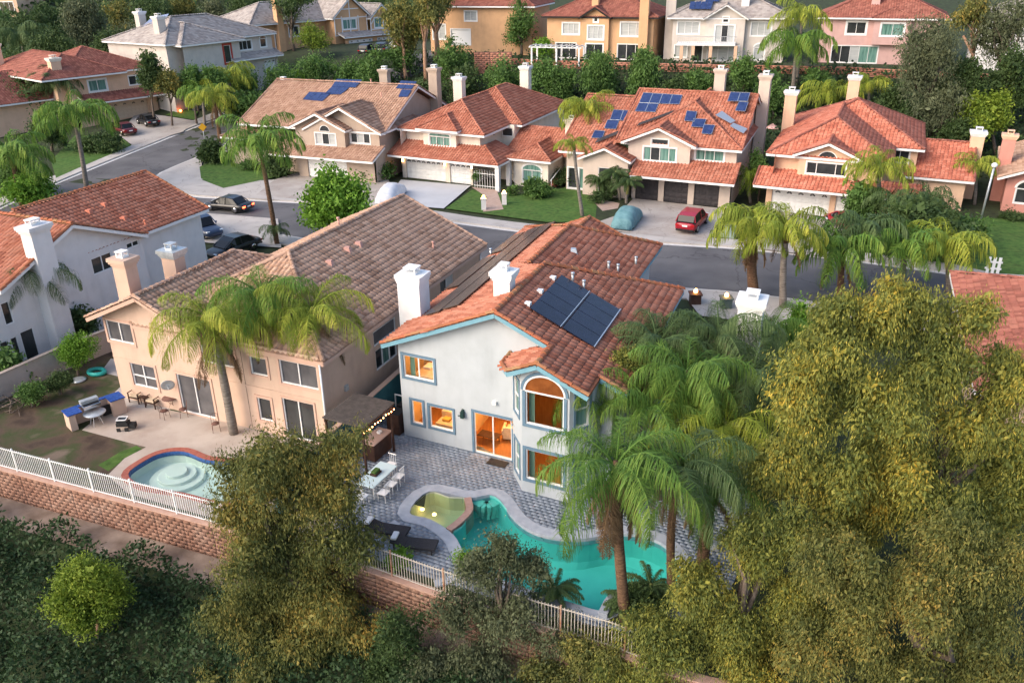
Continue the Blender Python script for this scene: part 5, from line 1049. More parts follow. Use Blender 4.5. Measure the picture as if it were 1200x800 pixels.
# one loop round both basins: spa wall is its own solid between them
UN = smooth_line(A0(((479, 601), (503, 576), (549, 583.5), (581, 581), (604, 609), (632, 626), (678, 632), (730, 625), (775, 636), (798, 664), (790, 690), (752, 690), (718, 702), (706, 717), (665, 706), (620, 692), (575, 674), (545, 650), (531, 628), (505, 610))), 4, True)
sheet_hole('patio', deck, UN, mat('paver_joint', [(.19, .215, .25)]), .012, 'grey blue paved patio of the pale blue house')
def pavers(name, poly, holes, w, d, m, z, ang, h=.014, gap=.008):
    xs = [p[0] for p in poly]; ys = [p[1] for p in poly]; cx, cy = sum(xs) / len(xs), sum(ys) / len(ys); ca, sa = math.cos(ang), math.sin(ang); Rr = 26
    I, J = np.meshgrid(np.arange(-int(Rr / w), int(Rr / w)), np.arange(-int(Rr / d), int(Rr / d))); I = I.ravel(); J = J.ravel(); u = (I + .5 * (J % 2)) * w; v = J * d
    X = cx + u * ca - v * sa; Y = cy + u * sa + v * ca; k = pip(X, Y, poly)
    for hh in holes: k &= ~pip(X, Y, hh)
    X, Y = X[k], Y[k]; n = len(X); rs = np.random.RandomState(3); zz = z + rs.uniform(-.006, .006, n); a, b = (w - gap) / 2, (d - gap) / 2; P = []
    for (sx, sy, sz) in ((-1, -1, 1), (1, -1, 1), (1, 1, 1), (-1, 1, 1), (-1, -1, 0), (1, -1, 0), (1, 1, 0), (-1, 1, 0)): P.append(np.stack([X + sx * a * ca - sy * b * sa, Y + sx * a * sa + sy * b * ca, zz + sz * h], -1))
    V = np.stack(P, 1).reshape(-1, 3); F = np.array([(0, 1, 2, 3), (4, 5, 1, 0), (5, 6, 2, 1), (6, 7, 3, 2), (7, 4, 0, 3)]); F = (F[None] + (np.arange(n) * 8)[:, None, None]).reshape(-1, 4)
    return npmesh(name, V, F, m, kind='stuff')
o = pavers('pavers', deck, [grow(UN, .5)], .3, .2, M_pave, .012, R(-26)); o['label'] = 'small grey blue pavers laid over the whole patio'
mb = MB(); ring(mb, UN, -.03, .5, -.3, .055); o = mb.build('pool_coping', M_coping); o['kind'] = 'structure'; o['label'] = 'smooth grey blue coping round the turquoise pool and spa'
basin('swimming_pool', 'turquoise free form swimming pool behind the pale blue house', POOL, 1.5, mat('pool_plaster', [(.18, .56, .51), (.23, .64, .58)], rough=.8, scale=1), water('pool_water', (.55, .95, .93), 4.), -.1)
spa = basin('hot_tub', 'green lit spa beside the pool with a curved pinkish wall', SPA, .9, mat('spa_plaster', [(.5, .53, .44), (.58, .61, .52)], rough=.8, scale=1), water('spa_water', (.72, .88, .7)), -.06, 'hot tub')
mb = MB(); pts = smooth_line([p - spa.location for p in A0(((548, 584), (550, 598), (539, 611), (526, 621)))], 5)
for a, b in zip(pts[:-1], pts[1:]): mb.bar((a.x, a.y, -.35), (b.x, b.y, -.35), .32, .85)
mb.build('spa_wall', mat('pink_stone', [(.36, .22, .18), (.46, .3, .25)], rough=.8, scale=4), spa)
for px, r_ in (((495, 597), .09), ((509, 603), .09)):
    p = at(*px, -.5) - spa.location; mb = MB(); mb.lathe((p.x, p.y, -.5), [(.0, 0), (r_, 0), (r_, .06), (0, .07)], 8); mb.build('spa_lamp', emis('lamp_warm', (1, .55, .2), 6), spa)
ld = bpy.data.lights.new('spa_light', 'POINT'); ld.energy = 2; ld.color = (1, .75, .35); ld.shadow_soft_size = .15; lo = bpy.data.objects.new('spa_light', ld); col.objects.link(lo); lo.parent = spa; q = at(502, 600, -.45) - spa.location; lo.location = (q.x, q.y, -.38)
mb = MB()
for k in range(3):
    arc = smooth_line([p for p in A0(((556 + 3 * k, 586 + 3 * k), (570, 592 + 4 * k), (584 - 0 * k, 586 + 5 * k)), -.2 - .25 * k)], 4)
    for a, b in zip(arc[:-1], arc[1:]): mb.bar((a.x, a.y, -.3 - .25 * k), (b.x, b.y, -.3 - .25 * k), .5, .25)
pl = bpy.data.objects['swimming_pool']; mb.v = [tuple(Vector(v) - pl.location) for v in mb.v]; mb.build('pool_steps', mat('step_plaster', [(.35, .6, .5)]), pl)
c_ = at(500, 643); lp = [Vector((c_.x + 2.25 * math.cos(2 * PI * i / 28), c_.y + 2.25 * math.sin(2 * PI * i / 28), 0)) for i in range(28)]
mb = MB(); v = [i for i in range(28) if fenceY(lp[i].x) + .3 < lp[i].y and not pip(np.array([lp[i].x]), np.array([lp[i].y]), grow(UN, .55))[0]]
for i in v:
    if (i + 1) % 28 in v: mb.bar((lp[i].x, lp[i].y, .05), (lp[(i + 1) % 28].x, lp[(i + 1) % 28].y, .05), .4, .06)
o = mb.build('round_coping', M_coping); o['kind'] = 'structure'; o['label'] = 'curved pale band round the lounger pad beside the spa'
# round planting bed by the pool
drape('planting_bed', A0(((712, 716), (722, 704), (750, 694), (778, 694), (790, 712), (745, 735), (712, 732))), M_soil, .05, lab='dark planting bed round the palms by the pool', flat=0)
mb = MB(); arc = smooth_line(A0(((706, 724), (716, 706), (734, 697), (756, 692))), 5)
for a, b in zip(arc[:-1], arc[1:]): mb.bar((a.x, a.y, .12), (b.x, b.y, .12), .35, .22)
o = mb.build('bed_curb', M_coping); tag(o, 'curved pale curb of the planting bed at the pool edge', 'curb')
# --- beige yard
patio2 = A0(((118, 436), (130, 420), (146, 418), (152, 442), (135, 459), (131, 475), (96, 504), (170, 523), (146, 535), (124, 556), (150, 584), (245, 610), (320, 630), (392, 640), (398, 560), (396, 520), (320, 503), (196, 478), (160, 445)))
sheet_hole('patio', [p for p in A0(((131, 475), (96, 504), (171, 524), (146, 537), (126, 557), (150, 578), (245, 606), (330, 632), (392, 650), (398, 540), (322, 506), (196, 480)))], BPOOL, M_patio, .014, 'stained beige concrete patio of the peach beige house')
pxpoly('path', ((118, 436), (130, 420), (150, 424), (158, 446), (200, 480), (131, 476), (135, 459), (151, 444)), M_conc, .01, z=0, lab='pale concrete path beside the peach beige house')
pxpoly('yard', ((-40, 480), (0, 468), (131, 409), (150, 424), (118, 436), (151, 444), (131, 475), (96, 504), (171, 524), (146, 537), (126, 557), (150, 580), (0, 544), (-60, 528)), M_dirt2, .006, z=0, lab='bare brown yard soil behind the white fence')
pxpoly('lawn', ((127, 552), (146, 538), (168, 527), (160, 522), (140, 530), (115, 545)), M_lawn, .012, z=0, lab='strip of green lawn between the bare soil and the left pool')
mb = MB(); ring(mb, BPOOL, -.02, .3, -.2, .05); o = mb.build('pool_coping', mat('red_brick', [(.28, .08, .06), (.38, .13, .09)], rough=.8, scale=9)); o['kind'] = 'structure'; o['label'] = 'red brick coping round the pale left pool'
bp_ = basin('swimming_pool', 'pale empty looking pool with red brick edge behind the white fence', BPOOL, .8, mat('pale_plaster', [(.58, .68, .64), (.7, .77, .73)], rough=.8, scale=1.5), water('pale_water', (.9, .98, .95)), -.12)
mb = MB(); ring(mb, [p - bp_.location for p in BPOOL], -.05, .0, -.2, .02); mb.build('tile_band', mat('blue_tile', [(.02, .06, .2), (.05, .12, .3)], rough=.3, scale=12), bp_)
q = at(207, 552, -.3) - bp_.location
for k in range(3): mb = MB(); mb.lathe((q.x, q.y, -.82), [(0, 0), (1.3 - .4 * k, 0), (1.3 - .4 * k, .2 + .16 * k), (1.28 - .4 * k, .22 + .16 * k), (0, .22 + .16 * k)], 28); mb.sm = [False] * len(mb.sm); mb.build('pool_step', mat('step_pale', [(.68, .74, .7)]), bp_)
# --- walls
def brick_wall(name, lab, pts, z0, z1, th, m, bw=.4, bh=.2, cap=None, cat='wall', bricks=True, z0s=None, rnd=.005):
    """pts: world line; a mortar core with one course block after another"""
    mb = MB(); zs = z0s or [0] * len(pts)
    for i, (a, b) in enumerate(zip(pts[:-1], pts[1:])):
        za, zb = zs[i], zs[i + 1]; d = (Vector((b.x, b.y)) - Vector((a.x, a.y))).normalized(); nx, ny = -d.y * (th / 2 - .015), d.x * (th / 2 - .015)
        v = [(a.x - nx, a.y - ny, za + z0), (b.x - nx, b.y - ny, zb + z0), (b.x + nx, b.y + ny, zb + z0), (a.x + nx, a.y + ny, za + z0)]; v += [(x, y, z - z0 + z1) for x, y, z in v]
        mb.add(v, [(3, 2, 1, 0), (4, 5, 6, 7), (0, 1, 5, 4), (1, 2, 6, 5), (2, 3, 7, 6), (3, 0, 4, 7)])
    root = mb.build(name, M_mortar if bricks else m); tag(root, lab, cat)
    if bricks:
        rs = np.random.RandomState(9); Vs = []; n = 0
        for i, (a, b) in enumerate(zip(pts[:-1], pts[1:])):
            L = math.hypot(b.x - a.x, b.y - a.y); d = np.array([b.x - a.x, b.y - a.y]) / L; nn = np.array([-d[1], d[0]])
            for r_ in range(int(round((z1 - z0) / bh))):
                s = -(r_ % 2) * bw / 2
                while s < L:
                    s0, s1 = max(s, 0) + .004, min(s + bw, L) - .004
                    if s1 - s0 > .05:
                        o_ = th / 2 + rs.uniform(-rnd, rnd); za = z0 + r_ * bh + .004 + zs[i] + (zs[i + 1] - zs[i]) * s / L; zb = za + bh - .008
                        for oo in (-o_, o_):
                            for (ss, z) in ((s0, za), (s1, za), (s1, zb), (s0, zb)): p = np.array([a.x, a.y]) + d * ss + nn * oo; Vs.append((p[0], p[1], z))
                        n += 1
                    s += bw
        F = np.array([(3, 2, 1, 0), (4, 5, 6, 7), (0, 1, 5, 4), (1, 2, 6, 5), (2, 3, 7, 6), (3, 0, 4, 7)]); F = (F[None] + (np.arange(n) * 8)[:, None, None]).reshape(-1, 4)
        npmesh('brick', np.array(Vs), F, m, root, kind='stuff')
    if cap:
        cb = MB()
        for i, (a, b) in enumerate(zip(pts[:-1], pts[1:])): cb.bar((a.x, a.y, z1 + zs[i] + .03), (b.x, b.y, z1 + zs[i + 1] + .03), th + .08, .06)
        cb.build('wall_cap', cap, root)
    return root
fl = [Vector((x, float(fenceY(x)), 0)) for x in np.arange(-40, 11, 1.5)]
brick_wall('retaining_wall', 'reddish slump block retaining wall below both back yards', fl, -1.9, -.05, .3, M_brickw, cap=mat('wall_cap_pink', [(.4, .24, .18), (.5, .33, .26)], scale=3))
strip('dirt_path', [Vector((x, float(fenceY(x)) - .2, 0)) for x in np.arange(-60, 12, 1.5)], 1.5, M_dirt, .05, cell=.7, lab='bare dirt strip at the foot of the retaining wall', side=-1)
brick_wall('block_wall', 'stained pinkish garden wall beside the white house', [at(-40, 488), at(0, 469), at(75, 434), at(131, 411), at(168, 392)], 0, 1.45, .2, STUCCO('stained', (.5, .42, .37), .9), bricks=False, cap=mat('cap_dirty', [(.3, .24, .2), (.42, .35, .3)], scale=4))
sw = [HB.world(-2.3, b, 0) for b in (-8.2, -4, 0, 5, 10, 17)]
brick_wall('side_wall', 'teal painted wall between the peach beige and the pale blue house', sw, 0, 1.75, .2, mat('teal_paint', [(.02, .1, .13), (.035, .14, .17)], rough=.8, scale=2), bricks=False, cap=mat('cap_pink', [(.5, .34, .26)]))
# fences: every picket its own part
def fence(name, lab, x0, x1, m, hp=1.15, sp=.115, wd=.022, post=2.4, z0=.02, postm=None, off=.0):
    xs = [x0]; 
    P = [Vector((x, float(fenceY(x)) + off, z0)) for x in np.linspace(x0, x1, 60)]; root = empty(name, P[0], lab, 'fence'); o0 = P[0]
    S = [0]
    for a, b in zip(P[:-1], P[1:]): S.append(S[-1] + (b - a).length)
    def pos(s): return Vector((float(np.interp(s, S, [p.x for p in P])), float(np.interp(s, S, [p.y for p in P])), z0)) - o0
    pm = MB(); pm.box((0, 0, .06), (wd, wd, hp)); me = pm.mesh('picket'); me.materials.append(m); n = int(S[-1] / sp)
    for i in range(n): link('picket', me, root, pos(i * sp), R(-22))
    qm = MB(); qm.box((0, 0, 0), (.06, .06, hp + .12)); mp = qm.mesh('post'); mp.materials.append(postm or m)
    for i in range(int(S[-1] / post) + 1): link('post', mp, root, pos(i * post), R(-22))
    for z in (.1, hp - .02):
        for k in range(0, 59, 59): pass
        rb = MB(); 
        for k in range(0, len(P) - 1): rb.bar(P[k] - o0 + Vector((0, 0, z)), P[k + 1] - o0 + Vector((0, 0, z)), .035, .03)
        rb.build('rail', m, root)
    return root
xm = at(398, 655).x
fence('white_fence', 'white metal picket fence on the retaining wall behind the bare yard', at(-60, 530).x, xm - .1, M_white, sp=.125)
fence('pool_fence', 'pale metal fence with rusty posts behind the turquoise pool', xm + .1, at(742, 745).x, mat('fence_beige', [(.42, .38, .33), (.5, .46, .4)], rough=.6, scale=5), sp=.125, postm=mat('rust_post', [(.3, .1, .05), (.4, .3, .22)], scale=3))
# terrace garden wall and small brick walls
tw = [onT(x, y) for x, y in ((575, 74), (625, 78), (720, 81), (830, 84), (985, 87), (1090, 93), (1195, 98), (1290, 104))]
brick_wall('terrace_wall', 'long low brick red wall along the edge of the terrace', [Vector((p.x, p.y, 0)) for p in tw], -.5, .95, .25, mat('terrace_brick', [(.36, .15, .1), (.46, .22, .15)], rough=.9, scale=2, island=.5), bw=.8, bh=.24, z0s=[p.z for p in tw])
tb = [at(x, y, 7.2) for x, y in ((556, 76), (575, 76), (600, 76))]
brick_wall('brick_garden_wall', 'orange brick garden wall left of the white pergola', [Vector((p.x, p.y, 0)) for p in tb], 5.0, 9.0, .25, mat('terrace_brick', []), bw=.8, bh=.3)
# --- furniture helper
def part(root, name, m, boxes=(), tubes=(), rz=0., bevel=0.):
    mb = MB()
    for c, d in boxes: mb.box(c, d)
    for pts, r_ in tubes: mb.tube(pts, r_, 6)
    return mb.build(name, m, root, bevel=bevel)
# pergola
M_perg = mat('weathered_wood', [(.055, .048, .046), (.1, .085, .08)], rough=.9, scale=4); M_pbr = mat('dark_brown_wood', [(.04, .018, .012), (.07, .035, .025)], rough=.7, scale=4)
pg = empty('pergola', HB.world(-1.2, -2.7, 0), 'small brown pergola with slatted top and string lights left of the patio', 'pergola', rz=R(-26))
pg.scale = (.9, .88, 1)
for i in range(24): part(pg, 'slat', M_perg, [((0, -1.45 + i * .126, 2.62), (2.6, .05, .09))])
for a in (-1.15, 1.15): part(pg, 'beam', M_pbr, [((a, 0, 2.46), (.1, 3.0, .155))])
for a in (-1.15, 1.15):
    for b in (-1.4, 1.25): part(pg, 'post', M_pbr, [((a, b, 0), (.1, .1, 2.455))])
for i in range(12): mb = MB(); mb.lathe((1.25, -1.45 + i * .26, 2.34 - .06 * math.sin(PI * (i % 4) / 4)), [(0, 0), (.035, .02), (.035, .06), (0, .08)], 6); mb.build('light_bulb', emis('bulb', (1, .38, .12), 9), pg)
b_ = furn('outdoor_bar', [('cabinet', M_pbr, [((0, 0, 0), (.75, 1.5, .92))]), ('countertop', mat('pink_counter', [(.4, .27, .22)]), [((0, 0, .923), (.85, 1.6, .06))]), ('tray', M_trimw, [((0, .3, .985), (.2, .25, .12))])], 'dark brown outdoor bar with pinkish top under the pergola edge', 'bar', -.75, -2.1, .04)
furn('bin_enclosure', [('cabinet', M_pbr, [((0, 0, 0), (.75, .7, 1.15))]), ('lid', M_dark, [((0, 0, 1.153), (.8, .75, .05))])], 'dark brown enclosure against the left corner of the pale blue house', 'enclosure', -.85, .1, .04)
furn('metal_bucket', [('bucket', M_galv, [((0, 0, 0), (.35, .35, .5)), ((0, 0, .5), (.4, .4, .06))]), ('handle', M_chrome, [((0, .2, .56), (.03, .03, .25))])], 'pale bucket on the post beside the dark enclosure', 'bucket', -1.35, -.15, 1.0)
furn('side_equipment', [('frame', M_galv, [((0, 0, 0), (.08, .08, 1.3)), ((.8, 0, 0), (.08, .08, 1.3)), ((.4, 0, 1.3), (.9, .08, .08))]), ('box', M_dark, [((.4, .1, 0), (.6, .5, .8))])], 'grey metal equipment in the narrow side passage', 'equipment', -1.6, 1.4, .02)
# dining table and chairs
M_tt = mat('pale_blue_table', [(.5, .62, .64)], rough=.35)
furn('dining_table', [('tabletop', M_tt, [((0, 0, .7), (.95, 2.0, .05))])] + [('leg', M_trimw, [((x, y, 0), (.06, .06, .699))]) for x in (-.38, .38) for y in (-.85, .85)], 'pale blue outdoor dining table left of the spa', 'table', .75, -4.6, .04)
furn('plant_bowl', [('bowl', M_pbr, [((0, 0, 0), (.35, .5, .1))]), ('leaves', L_mid, [((0, 0, .1), (.25, .4, .12))])], 'bowl centrepiece with plants on the pale blue table', 'bowl', .7, -4.6, .795)
def chair(a, b, rz, lab, m=M_trimw, grp='white chairs around the pale blue table'):
    e = furn('garden_chair', [('seat', m, [((0, 0, .42), (.45, .45, .04))])] + [('leg', m, [((x, y, 0), (.035, .035, .42))]) for x in (-.19, .19) for y in (-.19, .19)] + [('slat', m, [((-.15 + i * .1, -.21, .47), (.03, .03, .4))]) for i in range(4)] + [('top_rail', m, [((0, -.21, .87), (.45, .04, .06))])], lab, 'chair', a, b, .04, rz); e['group'] = grp; return e
for i, (a, b, rz, lab) in enumerate(((1.5, -3.9, PI / 2, 'white chair at the far right corner of the pale blue table'), (1.5, -4.6, PI / 2, 'white chair at the middle of the right table side'), (1.5, -5.3, PI / 2, 'white chair at the near right corner of the pale blue table'), (.75, -5.95, 0, 'white chair at the near end of the pale blue table'), (.7, -3.25, PI, 'white chair at the far end of the pale blue table by the bar'))): chair(a, b, rz, lab)
def lounger(a, b, rz, lab):
    e = empty('sun_lounger', HB.world(a, b, .04), lab, 'sun lounger', 'dark loungers beside the spa', R(-26) + rz); m = mat('dark_wicker', [(.02, .02, .024), (.04, .04, .046)], rough=.8, scale=20)
    mb = MB(); mb.add([(-.95, -.33, .5), (-.35, -.33, .3), (.95, -.33, .34), (.95, .33, .34), (-.35, .33, .3), (-.95, .33, .5), (-.95, -.33, .4), (-.35, -.33, .2), (.95, -.33, .24), (.95, .33, .24), (-.35, .33, .2), (-.95, .33, .4)], [(0, 1, 4, 5), (1, 2, 3, 4), (11, 10, 7, 6), (10, 9, 8, 7), (0, 6, 7, 1), (1, 7, 8, 2), (2, 8, 9, 3), (3, 9, 10, 4), (4, 10, 11, 5), (5, 11, 6, 0)]); mb.build('seat', m, e)
    part(e, 'pillow', M_trimw, [((-.82, 0, .48), (.25, .5, .12))], bevel=.04)
    for x in (-.8, .8):
        for y in (-.28, .28): part(e, 'leg', m, [((x, y, 0), (.05, .05, .3))])
    return e
lounger(*HB.pZ((454, 624), .1), .15, 'dark lounger with white pillow nearer the dining table'); lounger(*HB.pZ((486, 641), .1), .25, 'dark lounger with white pillow nearer the spa coping')
furn('door_mat', [('mat', M_black, [((0, 0, 0), (1.0, .55, .02))])], 'black mat on the pavers before the sliding door', 'door mat', 5.15, -.45, .04)
furn('planter_box', [('box', M_galv, [((0, 0, 0), (.5, .35, .3))])], 'small pale blue box by the right end of the pool', 'box', *HB.pZ((836, 643), 0), .04)
# --- beige yard things
def f2(name, parts, label, cat, px, rz=0, z=.02, grp=None):
    p = at(*px); e = empty(name, Vector((p.x, p.y, z)), label, cat, grp, R(-24) + rz)
    for nm, m, boxes in parts:
        mb = MB()
        for c, d in boxes: mb.box(c, d)
        mb.build(nm, m, e, bevel=.015)
    return e
M_btile = mat('blue_counter_tile', [(.015, .05, .22), (.03, .09, .34)], rough=.25, scale=14)
bb = f2('barbecue_island', [('wall', M_beige, [((-1.2, 0, 0), (.35, .8, .9)), ((-.1, .3, 0), (1.85, .2, .9)), ((1.15, 0, 0), (.7, .8, .9))]), ('countertop', M_btile, [((-1.05, 0, .903), (.75, .92, .06)), ((1.15, 0, .903), (.8, .92, .06)), ((.05, .33, .903), (1.4, .26, .06))]), ('cabinet_door', M_dark, [((.6, -.1, .1), (.5, .06, .6))])], 'built in barbecue island with blue tiled counter in the bare yard', 'barbecue island', (113, 492), R(68) - R(-24) * 0)
gr = f2('gas_grill', [('firebox', M_chrome, [((0, 0, 0), (.9, .55, .2))]), ('lid', M_galv, [((0, .12, .2), (.9, .3, .22))]), ('grate', M_dark, [((0, -.12, .2), (.8, .24, .03))])], 'steel grill set into the blue counter', 'grill', (111, 494), R(68), .93)
p = at(114, 497); e = empty('round_glass_table', Vector((p.x, p.y, .02)), 'round glass garden table beside the barbecue island', 'table'); mb = MB(); mb.lathe((0, 0, .68), [(0, 0), (.55, 0), (.57, .02), (.55, .04), (0, .04)], 20); mb.build('tabletop', M_galv, e)
for k in range(4): part(e, 'leg', M_trimw, tubes=[([(.35 * math.cos(k * PI / 2), .35 * math.sin(k * PI / 2), 0), (.15 * math.cos(k * PI / 2), .15 * math.sin(k * PI / 2), .68)], .015)])
kg = f2('portable_grill', [('cart', M_black, [((0, 0, .25), (.6, .45, .2)), ((.45, 0, .1), (.35, .35, .25))]), ('lid', M_gdark, [((0, -.02, .46), (.5, .4, .16))]), ('rim', M_trimw, [((0, .2, .62), (.5, .06, .04)), ((0, -.2, .62), (.5, .06, .04)), ((.23, 0, .62), (.05, .4, .04)), ((-.23, 0, .62), (.05, .4, .04))]), ('wheel', M_black, [((.2, -.25, 0), (.2, .06, .2))]), ('wheel', M_black, [((-.2, -.25, 0), (.2, .06, .2))])], 'black portable grill with a pale rimmed lid on the beige patio', 'grill', (146, 503), .5)
M_cush = mat('beige_cushion', [(.5, .4, .28), (.58, .47, .34)], rough=.9, scale=6)
for px, lab in (((162, 470), 'left of two dark wood armchairs with beige cushions'), ((181, 476), 'right of two dark wood armchairs with beige cushions')):
    f2('patio_armchair', [('seat_cushion', M_cush, [((0, 0, .36), (.55, .55, .1))]), ('back_cushion', M_cush, [((0, .3, .46), (.55, .1, .5))])] + [('arm', M_pbr, [((s * .33, 0, .58), (.06, .65, .04)), ((s * .33, -.28, 0), (.06, .06, .58)), ((s * .33, .28, 0), (.06, .06, .8))]) for s in (-1, 1)] + [('seat_frame', M_pbr, [((0, 0, .28), (.6, .6, .06))])], lab, 'armchair', px, 0.05, grp='armchairs by the beige house window')
f2('side_table', [('tabletop', M_pbr, [((0, 0, .42), (.45, .45, .04))])] + [('leg', M_pbr, [((x, y, 0), (.04, .04, .42))]) for x in (-.18, .18) for y in (-.18, .18)], 'small dark table between the two cushioned armchairs', 'table', (172, 473))
p = at(202, 480); e = empty('bistro_table', Vector((p.x, p.y, .02)), 'rusty iron bistro table before the sliding door', 'table'); M_iron = mat('rusty_iron', [(.1, .05, .04), (.18, .09, .07)], rough=.8, scale=8); mb = MB(); mb.lathe((0, 0, .7), [(0, 0), (.42, 0), (.42, .03), (0, .03)], 16); mb.build('tabletop', M_iron, e)
for k in range(3): part(e, 'leg', M_iron, tubes=[([(.3 * math.cos(k * 2.1), .3 * math.sin(k * 2.1), 0), (.05 * math.cos(k * 2.1), .05 * math.sin(k * 2.1), .35), (.2 * math.cos(k * 2.1), .2 * math.sin(k * 2.1), .7)], .015)])
def ironchair(px, rz, lab):
    p = at(*px); e = empty('iron_chair', Vector((p.x, p.y, .02)), lab, 'chair', 'iron chairs at the bistro table', rz); mb = MB(); mb.lathe((0, 0, .43), [(0, 0), (.21, 0), (.21, .025), (0, .025)], 12); mb.build('seat', M_iron, e)
    for x in (-.16, .16):
        for y in (-.16, .16): part(e, 'leg', M_iron, tubes=[([(x * 1.2, y * 1.2, 0), (x, y, .43)], .012)])
    part(e, 'backrest', M_iron, tubes=[([(-.18, .18, .43), (-.17, .24, .85), (0, .25, .95), (.17, .24, .85), (.18, .18, .43)], .013), ([(-.05, .2, .45), (-.06, .25, .9)], .008), ([(.05, .2, .45), (.06, .25, .9)], .008)])
ironchair((194, 490), 2.6, 'iron chair left of the bistro table'); ironchair((216, 488), -1.2, 'iron chair right of the bistro table')
ironchair((254, 505), .4, 'iron chair by the palm trunk on the stained concrete')
# ring pool, disc, dish, wood pile
def tor(name, lab, cat, px, R0, r0, m, inner=None, sy=1.):
    p = at(*px); e = empty(name, Vector((p.x, p.y, .02)), lab, cat, rz=R(-20)); mb = MB(); N = 24; K = 7; v = [((R0 + r0 * math.cos(2 * PI * k / K)) * math.cos(2 * PI * i / N), (R0 + r0 * math.cos(2 * PI * k / K)) * math.sin(2 * PI * i / N) * sy, r0 + r0 * math.sin(2 * PI * k / K)) for i in range(N) for k in range(K)]
    mb.add(v, [(i * K + k, ((i + 1) % N) * K + k, ((i + 1) % N) * K + (k + 1) % K, i * K + (k + 1) % K) for i in range(N) for k in range(K)], True); mb.build('ring', m, e)
    if inner: mb = MB(); mb.lathe((0, 0, .0), [(0, .0), (R0, .0), (R0, .04), (0, .03)], 20); mb.v = [(a, b * sy, c) for a, b, c in mb.v]; mb.build('bottom', inner, e)
tor('paddling_pool', 'teal inflatable ring pool lying on the bare soil', 'paddling pool', (114, 438), .5, .13, mat('teal_plastic', [(.02, .3, .27), (.04, .4, .36)], rough=.35), M_dirt, .75)
p = at(92, 446); o = MB().lathe((0, 0, 0), [(0, 0), (.42, 0), (.44, .05), (.3, .1), (0, .12)], 18).build('sled_disc', M_galv, loc=Vector((p.x, p.y, .03))); tag(o, 'grey plastic disc on the soil beside the dark bush', 'disc')
a, z = H2.pB((202, 447), 0); p = H2.world(a, -.35, z); e = empty('satellite_dish', p, 'grey satellite dish on the beige wall left of the sliding door', 'satellite dish', rz=.4)
mb = MB(); mb.lathe((0, 0, 0), [(.0, 0), (.2, .03), (.36, .1), (.35, .12), (.2, .05), (0, .02)], 18); mb.v = [(x, -z_ * .9 - y * .3, y * .95 + .0) for x, y, z_ in mb.v]; mb.build('dish', M_galv, e); part(e, 'arm', M_galv, tubes=[([(0, .3, -.2), (0, .05, -.05), (0, -.35, -.15)], .02)])
e = empty('wood_pile', at(8, 478), 'tangled pile of dead branches by the left edge', 'wood pile'); rr = random.Random(3)
for i in range(34): q = Vector((rr.uniform(-1.3, 1.3), rr.uniform(-.7, .7), rr.uniform(.05, .5))); dd = Vector((rr.uniform(-1, 1), rr.uniform(-1, 1), rr.uniform(-.2, .3))); part(e, 'branch', M_bark, tubes=[([q - dd * .6, q, q + dd * .6 + Vector((0, 0, .05))], .025)])
# --- lamps, posts, boxes in the street
p = onT(1149, 258); e = empty('street_lamp', p, 'tall pale street lamp leaning out of the palms at the right', 'street lamp'); top = atY(1165, 196, p.y) - p
part(e, 'pole', M_galv, tubes=[([(0, 0, 0), (top.x * .5, 0, top.z * .5), top], .09)]); mb = MB(); mb.lathe((top.x, 0, top.z - .05), [(.1, 0), (.24, .12), (.26, .3), (.12, .42), (0, .45)], 10); mb.build('lamp_head', M_trimw, e)
p = onT(1162, 322); e = empty('picket_panel', p + Vector((0, 0, .12)), 'short white picket panel standing on the right hand lawn', 'fence panel', rz=R(-20))
for i in range(3): part(e, 'picket', M_white, [((-.35 + i * .35, 0, 0), (.2, .05, 1.25))])
for z in (.3, .8): part(e, 'rail', M_white, [((0, .03, z), (1.1, .04, .14))])
p = onT(241, 172); e = empty('road_sign', p, 'yellow diamond road sign on a pole at the bend', 'road sign', rz=R(30)); part(e, 'pole', M_galv, tubes=[([(0, 0, 0), (0, 0, 2.6)], .04)]); mb = MB(); mb.add([(0, -.05, 1.9), (.5, -.05, 2.4), (0, -.05, 2.9), (-.5, -.05, 2.4), (0, -.02, 1.9), (.5, -.02, 2.4), (0, -.02, 2.9), (-.5, -.02, 2.4)], [(0, 1, 2, 3), (7, 6, 5, 4), (0, 4, 5, 1), (1, 5, 6, 2), (2, 6, 7, 3), (3, 7, 4, 0)]); mb.build('sign_plate', mat('sign_yellow', [(.85, .45, .03)], rough=.5), e)
p = onT(853, 279); e = empty('utility_cabinet', p + Vector((0, 0, .13)), 'grey green utility cabinet on the grass right of the red car', 'utility cabinet', rz=R(-25)); part(e, 'cabinet', mat('util_green', [(.2, .27, .24), (.26, .33, .3)], scale=3), [((0, 0, 0), (1.15, .9, .95))], bevel=.03); part(e, 'lid', mat('util_green', []), [((0, 0, .952), (1.25, 1.0, .08))], bevel=.02)
for i, (px, lab) in enumerate((((567, 247), 'left white path pillar with a small flame lamp'), ((591, 241), 'right white path pillar with a small flame lamp'))):
    p = onT(*px); e = empty('path_pillar', p + Vector((0, 0, .14)), lab, 'pillar', 'lamp pillars on the front path'); part(e, 'pillar', M_wh, [((0, 0, 0), (.45, .45, 1.0)), ((0, 0, 1.0), (.55, .55, .08))]); mb = MB(); mb.lathe((0, 0, 1.09), [(.05, 0), (.14, .06), (.12, .22), (0, .32)], 8); mb.build('lamp', emis('flame', (1, .42, .1), 14), e)
